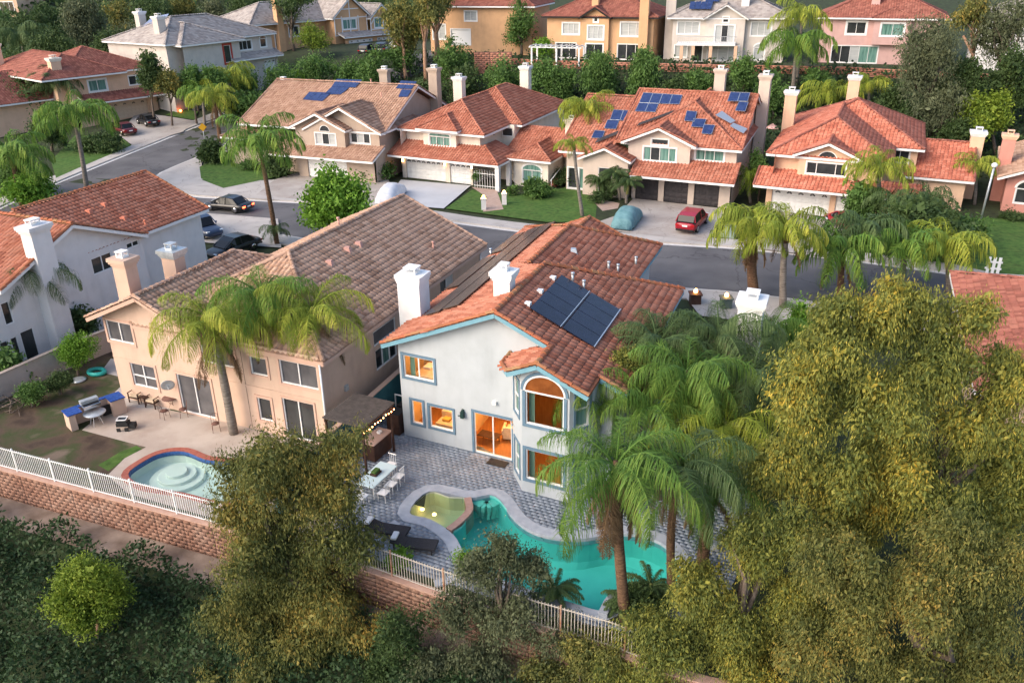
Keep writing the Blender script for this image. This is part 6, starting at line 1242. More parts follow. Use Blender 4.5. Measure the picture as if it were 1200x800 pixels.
for i, (px, lab) in enumerate((((814, 357), 'brown pillar with a lit lamp at the street, left of the other'), ((850, 362), 'dark capped pillar with a lit lamp near the white side chimney'))):
    p = at(*px); e = empty('gate_pillar', p + Vector((0, 0, .0)), lab, 'pillar', 'lamp pillars before the pale blue house'); part(e, 'pillar', M_pbr if i == 0 else mat('slate', [(.08, .11, .1)]), [((0, 0, 0), (.7, .7, .8)), ((0, 0, .8), (.85, .85, .08))]); mb = MB(); mb.lathe((0, 0, .89), [(.05, 0), (.14, .06), (.12, .22), (0, .32)], 8); mb.build('lamp', emis('flame', (1, .42, .1), 14), e)
p = onT(137, 168); e = empty('garden_lamp', p + Vector((0, 0, .14)), 'small glowing garden lamp at the lawn corner of the peach house', 'garden lamp'); mb = MB(); mb.lathe((0, 0, .1), [(.05, 0), (.22, .1), (.2, .25), (0, .35)], 8); mb.build('lamp', emis('flame', (1, .42, .1), 14), e)
p = onT(212, 133); e = empty('garden_lamp', p + Vector((0, 0, .1)), 'small red lit garden lamp below the three short palms', 'garden lamp'); mb = MB(); mb.lathe((0, 0, .1), [(.05, 0), (.2, .1), (.18, .25), (0, .35)], 8); mb.build('lamp', emis('flame_red', (1, .2, .05), 8), e)
p = at(904, 168, 0); e = empty('parasol', p, 'pale pink parasol between the two red roofed houses', 'parasol'); part(e, 'pole', M_trimw, tubes=[([(0, 0, 0), (0, 0, 2.4)], .03)]); mb = MB(); mb.lathe((0, 0, 2.0), [(1.4, 0), (.7, .25), (0, .5)], 8); mb.build('canopy', mat('pink_cloth', [(.75, .45, .42)]), e)
p = at(917, 160, 0); e = empty('parasol', p, 'pale blue parasol between the two red roofed houses', 'parasol'); part(e, 'pole', M_trimw, tubes=[([(0, 0, 0), (0, 0, 2.4)], .03)]); mb = MB(); mb.lathe((0, 0, 2.0), [(1.0, 0), (.5, .25), (0, .4)], 8); mb.build('canopy', mat('blue_cloth', [(.5, .62, .7)]), e)
p = onT(655, 76); pw = empty('garden_pergola', p, 'white garden pergola beside the orange tan terrace house', 'pergola', rz=R(-20))
for i in range(10): part(pw, 'slat', M_white, [((-4 + i * .8, 0, 2.6), (.12, 3.2, .14))])
for x in (-3.8, 0, 3.4):
    for y in (-1.3, 1.3): part(pw, 'post', M_white, [((x, y, 0), (.22, .22, 2.45))])
for y in (-1.4, 1.4): part(pw, 'beam', M_white, [((-.2, y, 2.455), (8, .16, .142))])
p = onT(600, 60); gz = empty('gazebo', p, 'low gazebo with grey brown hipped roof by the brick wall', 'gazebo', rz=R(-15)); mb = MB(); mb.add([(-4, -3, 2.4), (4, -3, 2.4), (4, 3, 2.4), (-4, 3, 2.4), (-1, 0, 3.8), (1, 0, 3.8)], [(0, 1, 5, 4), (1, 2, 5), (2, 3, 4, 5), (3, 0, 4), (3, 2, 1, 0)]); mb.build('roof', RT_grey, gz)
for x in (-3.5, 3.5):
    for y in (-2.6, 2.6): part(gz, 'post', M_rose, [((x, y, 0), (.5, .5, 2.39))])
e = empty('garden_steps', onT(640, 222), 'red brick steps with a white handrail beside the cream side room', 'steps', rz=R(60))
for i in range(5): part(e, 'step', mat('red_brick', []), [((i * .4, 0, .05), (.4, 1.1, .16 * (i + 1)))])
part(e, 'handrail', M_white, tubes=[([(-.2, -.6, 1.0), (2.2, -.6, 1.9)], .04), ([(0, -.6, 0), (0, -.6, 1.05)], .03), ([(2, -.6, .5), (2, -.6, 1.85)], .03)])
e = empty('birdbath_statue', onT(533, 63), 'small white cross shaped statue on the grass by the second street', 'statue'); part(e, 'figure', M_trimw, [((0, 0, 0), (.5, .5, .3)), ((0, 0, .3), (.3, .3, 1.8)), ((0, 0, 1.3), (1.2, .25, .35))])
# ---------------------------------------------------------------- vehicles
def loft(mb, secs, n=10, cap=True, smooth=True):
    """secs: (x, half width, z low, z high, roundness)"""
    v = []; f = []
    for x, hw, z0, z1, rd in secs:
        for k in range(n):
            t = 2 * PI * (k + .5) / n; c, s = math.cos(t), math.sin(t); e = .45 if rd < .5 else .7
            v.append((x, math.copysign(abs(c) ** e, c) * hw, (z0 + z1) / 2 + math.copysign(abs(s) ** e, s) * (z1 - z0) / 2))
    for i in range(len(secs) - 1):
        for k in range(n): f.append((i * n + k, i * n + (k + 1) % n, (i + 1) * n + (k + 1) % n, (i + 1) * n + k))
    if cap: f += [tuple(range(n))[::-1], tuple(range((len(secs) - 1) * n, len(secs) * n))]
    mb.add(v, f, smooth)
def car(p, nose, lab, paint, kind='sedan', tail=False, cat='car', group=None, L=4.75):
    d = nose - p; rz = math.atan2(d.y, d.x); e = empty('parked_car' if not tail else 'driving_car', p, lab, cat, group, rz); k = L / 4.7; suv = kind == 'suv'; hb = 1.0 if suv else .84; ht = 1.68 if suv else 1.42
    mb = MB(); loft(mb, [(x * k, w_, .3, z, 0) for x, w_, z in ((-2.35, .72, hb - .1), (-2.25, .86, hb), (-1.6, .92, hb + .03), (-.6, .93, hb + .02), (.6, .93, hb), (1.3, .91, hb - .08), (2.0, .86, hb - .16), (2.28, .74, hb - .28), (2.36, .6, hb - .4))], 12); mb.build('body', paint, e)
    prof = ((-2.2, .68, hb + .1), (-1.95, .7, ht - .12), (-1.2, .7, ht), (.1, .69, ht), (.55, .66, ht - .1), (1.15, .64, hb)) if suv else ((-1.75, .6, hb + .05), (-1.15, .64, ht - .08), (-.5, .66, ht), (.2, .65, ht - .02), (.7, .62, ht - .2), (1.3, .6, hb - .02))
    gb = MB(); v = []
    for x, w_, z in prof: v += [(x * k, .84, hb - .12), (x * k, w_ - .0, z), (x * k, -w_, z), (x * k, -.84, hb - .12)]
    gb.add(v, [(i * 4 + j, (i + 1) * 4 + j, (i + 1) * 4 + j + 1, i * 4 + j + 1) for i in range(len(prof) - 1) for j in range(3)] + [(3, 2, 1, 0), tuple(range(len(v) - 4, len(v)))]); gb.build('windows', M_cargl, e)
    rf = MB(); xs = [q for q in prof if q[2] > ht - .16]; v = []
    for x, w_, z in xs: v += [(x * k, w_ + .015, z + .012), (x * k, -w_ - .015, z + .012), (x * k, w_ + .015, z - .04), (x * k, -w_ - .015, z - .04)]
    n_ = len(xs); rf.add(v, [(i * 4, (i + 1) * 4, (i + 1) * 4 + 1, i * 4 + 1) for i in range(n_ - 1)] + [(i * 4, i * 4 + 2, (i + 1) * 4 + 2, (i + 1) * 4) for i in range(n_ - 1)] + [(i * 4 + 1, (i + 1) * 4 + 1, (i + 1) * 4 + 3, i * 4 + 3) for i in range(n_ - 1)] + [(0, 1, 3, 2), ((n_ - 1) * 4, (n_ - 1) * 4 + 2, (n_ - 1) * 4 + 3, (n_ - 1) * 4 + 1)]); rf.build('roof', paint, e)
    for s in (-1, 1):
        xm_ = -.3 * k
        for q0, q1, w_ in (((prof[0][0] * k, s * .85, prof[0][2] - .05), (xs[0][0] * k, s * (xs[0][1] + .01), xs[0][2]), .07), ((xs[-1][0] * k, s * xs[-1][1], xs[-1][2]), (prof[-1][0] * k, s * (prof[-1][1] + .17), prof[-1][2]), .07), ((xm_, s * .85, hb - .02), (xm_, s * .69, ht - .02), .08)):
            pb = MB(); pb.bar(q0, q1, w_); pb.build('pillar', paint, e)
    wm = MB(); wm.lathe((0, 0, -.11), [(0, .0), (.33, 0), (.345, .04), (.345, .18), (.33, .22), (0, .22)], 16); wm.v = [(x, z, y) for x, y, z in wm.v]; me = wm.mesh('wheel'); me.materials.append(M_black)
    rm = MB(); rm.lathe((0, 0, -.125), [(0, 0), (.21, 0), (.22, .02), (.22, .23), (.21, .25), (0, .25)], 12); rm.v = [(x, z, y) for x, y, z in rm.v]; mr = rm.mesh('rim'); mr.materials.append(M_chrome)
    for x in (-1.4, 1.42):
        for y in (-.82, .82): wv = link('wheel', me, e, (x * k, y, .345)); link('rim', mr, wv)
    tm = emis('tail_lit', (1, .06, .02), 7) if tail else mat('tail_red', [(.35, .01, .01)], rough=.2)
    for s in (-1, 1):
        part(e, 'taillight', tm, [((-2.3 * k, s * .66, hb - .26), (.14, .34, .14))]); part(e, 'headlight', mat('headlight', [(.7, .75, .8)], rough=.1), [((2.17 * k, s * .62, hb - .36), (.2, .3, .12))]); part(e, 'mirror', paint, [((.75 * k, s * .98, hb), (.12, .16, .12))])
    part(e, 'number_plate', M_trimw, [((-2.375 * k, 0, hb - .3), (.03, .45, .13))]); part(e, 'bumper', M_dark if suv else paint, [((-2.3 * k, 0, .32), (.2, 1.55, .16))], bevel=.03)
    return e
PT = lambda n, c: mat('paint_' + n, [c], rough=.35, spec=.4, coat=.35)
c1 = PT('black', (.012, .013, .016)); c2 = PT('red', (.3, .008, .02)); c3 = PT('navy', (.03, .05, .1)); c4 = PT('white', (.6, .6, .6)); c5 = PT('maroon', (.1, .01, .015)); c6 = PT('blue', (.03, .12, .4))
car(at(268, 246), at(240, 243), 'black sedan with red tail lamps lit, driving along the street', c1, tail=True, L=4.9)
k_ = lambda x, y, dz=.15: onT(x, y, dz)
car(k_(174, 146), k_(158, 139), 'dark sedan parked facing the garage of the peach corner house', c1, L=4.6)
car(k_(146, 156), k_(132, 150), 'dark red car half hidden by the large palm on the left driveway', c5)
car(at(238, 274, .14), at(256, 281, .14), 'blue grey car with its nose out past the white house corner', c3, 'suv')
car(at(274, 296, .14), at(250, 304, .14), 'dark car parked behind the palm fronds between the left houses', c1, 'sedan')
car(k_(811, 266), k_(834, 244), 'red sport utility car parked before the rightmost dark garage door', c2, 'suv', L=4.9)
car(k_(432, 64), k_(440, 60), 'black car left before the half timbered house garage', c1, 'suv', group=None); car(k_(449, 62), k_(456, 58), 'black car right before the half timbered house garage', c1, 'suv'); car(k_(465, 58), k_(458, 55), 'pale car at the right end of the far driveway', c4)
car(k_(988, 266), k_(975, 258), 'bright red car glimpsed between palms before the peach garage', c2)
def covered(p, nose, lab, m, L=4.7, seed=1):
    d = nose - p; e = empty('covered_car', p, lab, 'car', None, math.atan2(d.y, d.x)); N, K = 26, 20; rs = np.random.RandomState(seed); v = []; k = L / 4.7
    px = [-2.5, -2.35, -1.9, -1.1, -.2, .5, 1.2, 1.9, 2.3, 2.5]; ph = [.1, .95, 1.1, 1.42, 1.5, 1.45, 1.08, .95, .75, .1]; pw_ = [.8, .93, .98, 1, 1, 1, .99, .95, .9, .75]
    for i in range(N):
        x = -2.5 + 5 * i / (N - 1); h = np.interp(x, px, ph); w_ = np.interp(x, px, pw_)
        for j in range(K):
            t = j / (K - 1); a = PI * t; c, s = math.cos(a), math.sin(a); y = math.copysign(abs(c) ** .55, c) * w_ * (1 - .18 * s ** 2); z = .12 + (s ** .62) * (h - .1)
            wr = .035 * math.sin(x * 7 + 3 * t) * abs(c) + .02 * math.sin(x * 13 + t * 9); v.append((x * k + wr, y + wr, max(.08, z + wr * .6 + (.05 * math.sin(x * 9) if t in (0, 1) else 0))))
    mb = MB(); mb.add(v, [(i * K + j, i * K + j + 1, (i + 1) * K + j + 1, (i + 1) * K + j) for i in range(N - 1) for j in range(K - 1)] + [tuple(range(K))[::-1], tuple(range((N - 1) * K, N * K))], True); mb.build('cover', m, e)
    wb = MB()
    for x in (-1.45, 1.45):
        for y in (-.8, .8): wb = MB(); wb.box((x * k, y, 0), (.6, .2, .35)); wb.build('wheel', M_black, e)
covered(k_(735, 261), k_(752, 240), 'car under a teal fabric cover on the wide driveway', mat('teal_cover', [(.09, .2, .22), (.16, .3, .32)], rough=.6, scale=2, bump=1., bscale=5), seed=2)
covered(k_(459, 232), k_(480, 212), 'car under a wrinkled silver white cover beside the white garage', mat('silver_cover', [(.5, .52, .56), (.66, .67, .7)], rough=.4, scale=2, bump=.3, bscale=5), L=5.2, seed=3)
# ---------------------------------------------------------------- the trees in front
rs0 = np.random.RandomState(5)
def big_tree(label, Y, cl_px, basepx, m, n, leaf, hang, seed, trunk=M_bark, depth=1.0, name='eucalyptus_tree', tr=.28):
    """crown from clumps given as (x, y, rx, ry, depth offset) on the picture, each met with its own distance"""
    b = atY(*basepx, Y); b = Vector((b.x, Y, float(terr(b.x, Y)))); cl = []
    for x, y, rx, ry, dy in cl_px:
        c = atY(x, y, Y + dy); s = pxm(c); cl.append((np.array(c - b), np.array([rx / s, (rx + ry) / 2 / s * depth, ry / s])))
    C = Vector(sum(c for c, _ in cl) / len(cl)) + b
    return tree(name, label, b, C, 2, m, leaf=(leaf[0] * .85, leaf[1] * .8), n=int(n * 1.55), hang=hang, seed=seed, clumps=cl, k=14, spread=.13, trunk=trunk, tr=tr)
big_tree('olive and yellow gum tree hiding the left pool, nearest at the bottom left of centre', 27.0,
    [(300, 560, 55, 45, .6), (400, 560, 45, 40, .6), (350, 720, 80, 60, -.5), (350, 560, 70, 50, .5), (320, 640, 60, 60, .5), (330, 700, 60, 60, -.5), (330, 535, 62, 48, 0), (395, 520, 42, 34, 1), (290, 590, 48, 42, 0), (380, 595, 62, 50, 0), (300, 655, 55, 50, -1), (370, 680, 65, 55, -1), (275, 725, 45, 50, -1.5), (340, 760, 75, 50, -2), (420, 740, 50, 50, -1.5), (415, 640, 38, 40, -.5), (430, 800, 60, 40, -2), (262, 790, 40, 40, -2)], (360, 800), L_olive, 82000, (.17, .045), .72, 21)
big_tree('grey green gum tree with sparse crown in front of the pool fence', 24.5,
    [(590, 640, 34, 30, 0), (560, 665, 38, 34, 0), (615, 665, 32, 30, 0), (540, 715, 38, 34, -.5), (600, 720, 52, 40, -.5), (650, 745, 42, 34, -1), (560, 775, 55, 34, -1), (630, 800, 60, 34, -1.5), (500, 780, 34, 34, -1)], (590, 800), L_gry, 26000, (.15, .045), .6, 22, tr=.16)
big_tree('tall yellow tipped gum tree filling the right side of the picture', 25.5,
    [(1190, 430, 34, 36, 1), (945, 425, 48, 40, .5), (1130, 372, 46, 36, 1), (985, 365, 42, 34, 1), (1060, 345, 40, 28, 1.2), (1050, 375, 70, 52, 1), (985, 405, 58, 48, .5), (1110, 420, 58, 55, .5), (940, 470, 50, 52, 0), (1030, 470, 80, 62, 0), (1140, 500, 62, 60, 0), (1185, 450, 40, 50, .5), (960, 555, 70, 58, -.5), (1070, 570, 80, 62, -.8), (1165, 600, 62, 62, -.5), (900, 535, 40, 44, 0), (1195, 540, 40, 60, 0), (1000, 620, 60, 50, .5), (1100, 640, 60, 50, .6), (1180, 560, 50, 50, 1), (1040, 530, 60, 50, 1.2)], (1060, 800), L_yel, 100000, (.19, .05), .72, 23, tr=.35)
big_tree('yellow green gum tree at the bottom right in front of the back yard palms', 22.5,
    [(880, 640, 48, 42, 0), (820, 690, 48, 40, 0), (780, 750, 60, 38, -.5), (860, 740, 60, 45, -.5), (930, 700, 52, 45, 0), (900, 790, 75, 40, -1), (800, 800, 60, 34, -1), (730, 790, 34, 34, -.5), (920, 620, 40, 36, .3)], (870, 830), L_yel, 52000, (.16, .042), .7, 24)
big_tree('dark grey green gum tree in the bottom right corner', 20.5,
    [(1080, 700, 70, 55, 0), (1010, 740, 60, 50, 0), (1150, 720, 62, 60, 0), (1190, 660, 40, 50, .5), (1060, 790, 80, 45, -.5), (1160, 800, 70, 45, -.5), (980, 660, 50, 40, .5), (1120, 640, 60, 40, .6), (1010, 690, 55, 45, .6), (950, 770, 50, 50, 0)], (1100, 840), L_olive, 60000, (.15, .04), .7, 25, tr=.3)
big_tree('dark green shrubby tree between the two gum trees below the wall', 24.0, [(470, 740, 40, 40, 0), (500, 790, 50, 40, 0), (450, 790, 40, 34, 0)], (478, 820), L_dark, 12000, (.15, .05), .4, 26, tr=.1, name='shrubby_tree')
big_tree('grey green young gum tree at the bottom edge below the pool fence', 22.5, [(690, 770, 44, 34, 0), (650, 800, 44, 30, 0), (720, 800, 40, 30, 0)], (690, 840), L_olive, 15000, (.15, .045), .6, 27, tr=.1)
T_((108, 690), (60, 55), (112, 745), 'small_tree', 'round lime green tree standing alone on the dark ivy slope', L_lime, n=16000, leaf=(.13, .06), hang=.3, ncl=17, sub=.3, seed=31, spread=.12, tr=.1, trunk=M_barkp)
# ---------------------------------------------------------------- palms
nearp = dict(lod=0)
P_((248, 378), (274, 508), 'tall queen palm with hanging brown fronds, leftmost behind the beige patio', s=1.12, n=17, m=L_palmy, dead=6, seed=1, tr=.19, tm=M_palmt, **nearp)
P_((308, 350), (309, 492), 'queen palm between two others in front of the beige house', s=1.15, n=17, m=L_palm, dead=4, seed=2, tr=.17, **nearp)
P_((366, 366), (360, 500), 'queen palm nearest the corner of the beige house', s=1.05, n=15, m=L_palmy, dead=5, seed=3, tr=.14, **nearp)
P_((722, 548), (733, 727), 'queen palm with a brown skirt standing by the turquoise pool edge', s=1.08, n=17, m=L_palmg, dead=12, seed=4, tr=.17, tm=M_palmd, **nearp)
P_((795, 548), (788, 700), 'slim dark trunked queen palm, middle of the three by the pool', s=.98, n=15, m=L_palmd, dead=5, seed=5, tr=.14, tm=M_palmd, **nearp)
P_((835, 570), (822, 668), 'queen palm right of the pool beside the paved path', s=.95, n=14, m=L_palmg, dead=5, seed=6, tr=.2, tm=M_palmd, **nearp)
P_((805, 440), (835, 610), 'tall bright queen palm between the bay window and the yellow tree', Y=32.5, s=1.08, n=18, m=L_palmg, dead=2, seed=7, tr=.15, **nearp)
P_((770, 405), (800, 520), 'dark queen palm rising against the lower roof edge', Y=35.5, s=1.05, n=20, m=L_palmd, seed=8, dead=1, tr=.14, **nearp)
P_((842, 398), (860, 500), 'dense dark queen palm in front of the white side chimney', Y=36.5, s=1.15, n=22, m=L_palmd, seed=9, tr=.14, **nearp)
P_((880, 445), (895, 560), 'queen palm against the left side of the tall yellow tree', Y=33, s=1.1, n=19, m=L_palmd, seed=10, tr=.14, **nearp)
P_((688, 455), (700, 600), 'queen palm whose fronds hang over the bay window', Y=33, s=.8, n=15, m=L_palm, seed=11, tr=.12, **nearp)
P_((762, 478), (772, 600), 'queen palm with its crown level with the bay window sill', Y=31.5, s=.95, n=15, m=L_palmg, seed=53, dead=2, tr=.13, **nearp)
P_((850, 500), (858, 610), 'queen palm between the paved path and the yellow tree', Y=31, s=1.15, n=20, m=L_palmy, seed=54, tr=.13, **nearp)
P_((905, 385), (915, 470), 'upright young palm behind the white side chimney', Y=40, s=.8, n=14, m=L_palm, seed=12, tr=.12, lod=0)
P_((882, 262), (884, 350), 'yellow green palm with a brown shaggy trunk beside the street', s=1.1, n=20, m=L_palmy, dead=7, seed=13, tr=.3, tm=M_palmd)
P_((922, 268), (918, 362), 'yellow green palm right of the shaggy one beside the street', s=1.05, n=18, m=L_palmy, dead=2, seed=14, tr=.2)
P_((985, 292), (984, 352), 'queen palm with drooping olive fronds over the street, red brown trunk', s=1.15, n=18, m=L_palm, dead=2, seed=15, tm=M_palmd, tr=.2)
P_((1012, 270), (1003, 340), 'queen palm with a grey trunk close behind the red brown trunk', s=1.1, n=18, m=L_palmd, seed=16, tr=.18)
P_((1060, 285), (1058, 345), 'queen palm in the middle of the dense right hand group', s=1.15, n=20, m=L_palm, seed=17, tr=.18)
P_((1108, 285), (1112, 345), 'queen palm with one yellow arching frond left of the street lamp', s=1.1, n=18, m=L_palmy, seed=18, tr=.18)
P_((1030, 195), (1033, 272), 'bright yellow green palm in front of the peach red roofed house', s=1.05, n=18, m=L_palmy, seed=19, tr=.17)
P_((1143, 192), (1142, 240), 'small yellow palm before the rose pink chimney', s=.8, n=14, m=L_palmy, seed=20, tr=.13)
P_((1085, 235), (1085, 285), 'dark broad palm behind the dense right hand group', s=.95, n=18, m=L_palmd, seed=21, tr=.14)
P_((1048, 235), (1046, 285), 'dark palm left in the dense right hand group', s=.9, n=16, m=L_palmd, seed=22, tr=.14)
P_((303, 166), (325, 287), 'tall palm with a dark curved trunk by the street corner', s=1.35, n=18, m=L_palm, seed=23, tr=.17, tm=M_palmd)
P_((322, 268), (323, 286), 'low young palm at the foot of the tall curved palm', s=.55, n=12, m=L_palmd, seed=24, tr=.1)
P_((268, 88), (272, 140), 'tall palm above the corner lawn, grey trunk', s=1.35, n=17, m=L_palmy, seed=25, tr=.2)
P_((250, 114), (258, 166), 'palm with orange fronds beside the yellow road sign', s=1.3, n=15, m=L_palmy, seed=26, dead=3, tr=.2, tm=M_palmd)
P_((86, 132), (102, 222), 'large palm on the lawn before the peach corner house', s=1.6, n=19, m=L_palm, seed=27, tr=.2)
P_((12, 180), (27, 245), 'palm at the left edge beside the side street', s=1.5, n=18, m=L_palm, seed=28, tr=.22, tm=M_palmd)
P_((236, 106), (240, 152), 'slim palm left of the tall corner palms', s=1.1, n=14, m=L_palm, seed=70, tr=.15)
P_((64, 96), (68, 150), 'dark palm before the peach corner house roof', s=1.3, n=15, m=L_palmd, seed=71, tr=.18)
P_((225, 92), (228, 128), 'short palm among the trees under the grey roofed house', s=.9, n=12, m=L_palm, seed=72, tr=.14)
for i, (x, y, bx, by) in enumerate(((190, 76, 196, 108), (205, 72, 208, 108), (214, 70, 217, 106))):
    P_((x, y), (bx, by), ('leftmost', 'middle', 'rightmost')[i] + ' of three short palms beside the grey roofed house', s=.95, n=13, m=L_palm, seed=30 + i, tr=.16, group='three palms by the grey roofed house')
P_((36, 322), (58, 410), 'slim palm in front of the white house wall', s=.95, n=14, m=L_palmd, seed=34, tr=.13, tm=M_palmd, lod=0)
P_((688, 128), (686, 208), 'tall drooping palm left of the solar panel house', s=1.25, n=18, m=L_palmy, seed=35, dead=4, tr=.2)
P_((672, 168), (683, 255), 'small headed palm with a straight pale trunk on the front lawn', s=.65, n=12, m=L_palmy, seed=36, tr=.14)
P_((729, 14), (731, 62), 'palm in front of the orange tan terrace house', s=1.2, n=15, m=L_palmy, seed=37, tr=.18)
P_((934, 52), (929, 110), 'large palm on the slope between two terrace houses', s=1.7, n=19, m=L_palm, seed=38, tr=.22)
P_((940, 18), (933, 100), 'taller palm behind the large slope palm', s=1.4, n=14, m=L_palmy, seed=39, tr=.18)
P_((596, -4), (597, 46), 'palm with a grey trunk left of the white pergola', s=1.2, n=12, m=L_palmd, seed=40, tr=.2)
P_((25, 42), (32, 84), 'wide dark palm behind the peach corner house', s=1.8, n=18, m=L_palmd, seed=41, tr=.22)
P_((972, 108), (970, 140), 'arching yellow palm fronds behind the peach red roofed house', s=1.5, n=12, m=L_palmy, seed=42, tr=.16)
P_((1020, 98), (1018, 130), 'rounded yellow palm right of the rear chimney', s=1.2, n=12, m=L_palmy, seed=43, tr=.16)
for i, (x, y, bx, by) in enumerate(((722, 204, 727, 236), (704, 212, 706, 232), (736, 214, 734, 240))):
    P_((x, y), (bx, by), ('feathery pygmy palm left of the dark garage doors', 'smallest pygmy palm in the bed, beside the entry gable', 'pygmy palm next to the teal covered car')[i], s=1.25, n=22, m=L_palmd, seed=45 + i, tr=.12, kind='pyg', lod=0)
for (x, y), lab in (((650, 700), 'dark cycad rosette by the pool fence'), ((762, 697), 'dark cycad rosette between the palm trunks'), ((735, 712), 'small cycad in the round bed by the pool')):
    b = onT(x, y); palm(b, b + Vector((0, 0, .35)), lab, s=.8, n=22, m=L_palmd, seed=int(x), tr=.12, kind='pyg', lod=0, name='cycad')
P_((878, 205), (880, 238), 'banana plant with broad leaves right of the solar panel house', s=.8, n=12, m=L_lime, seed=52, tr=.12)
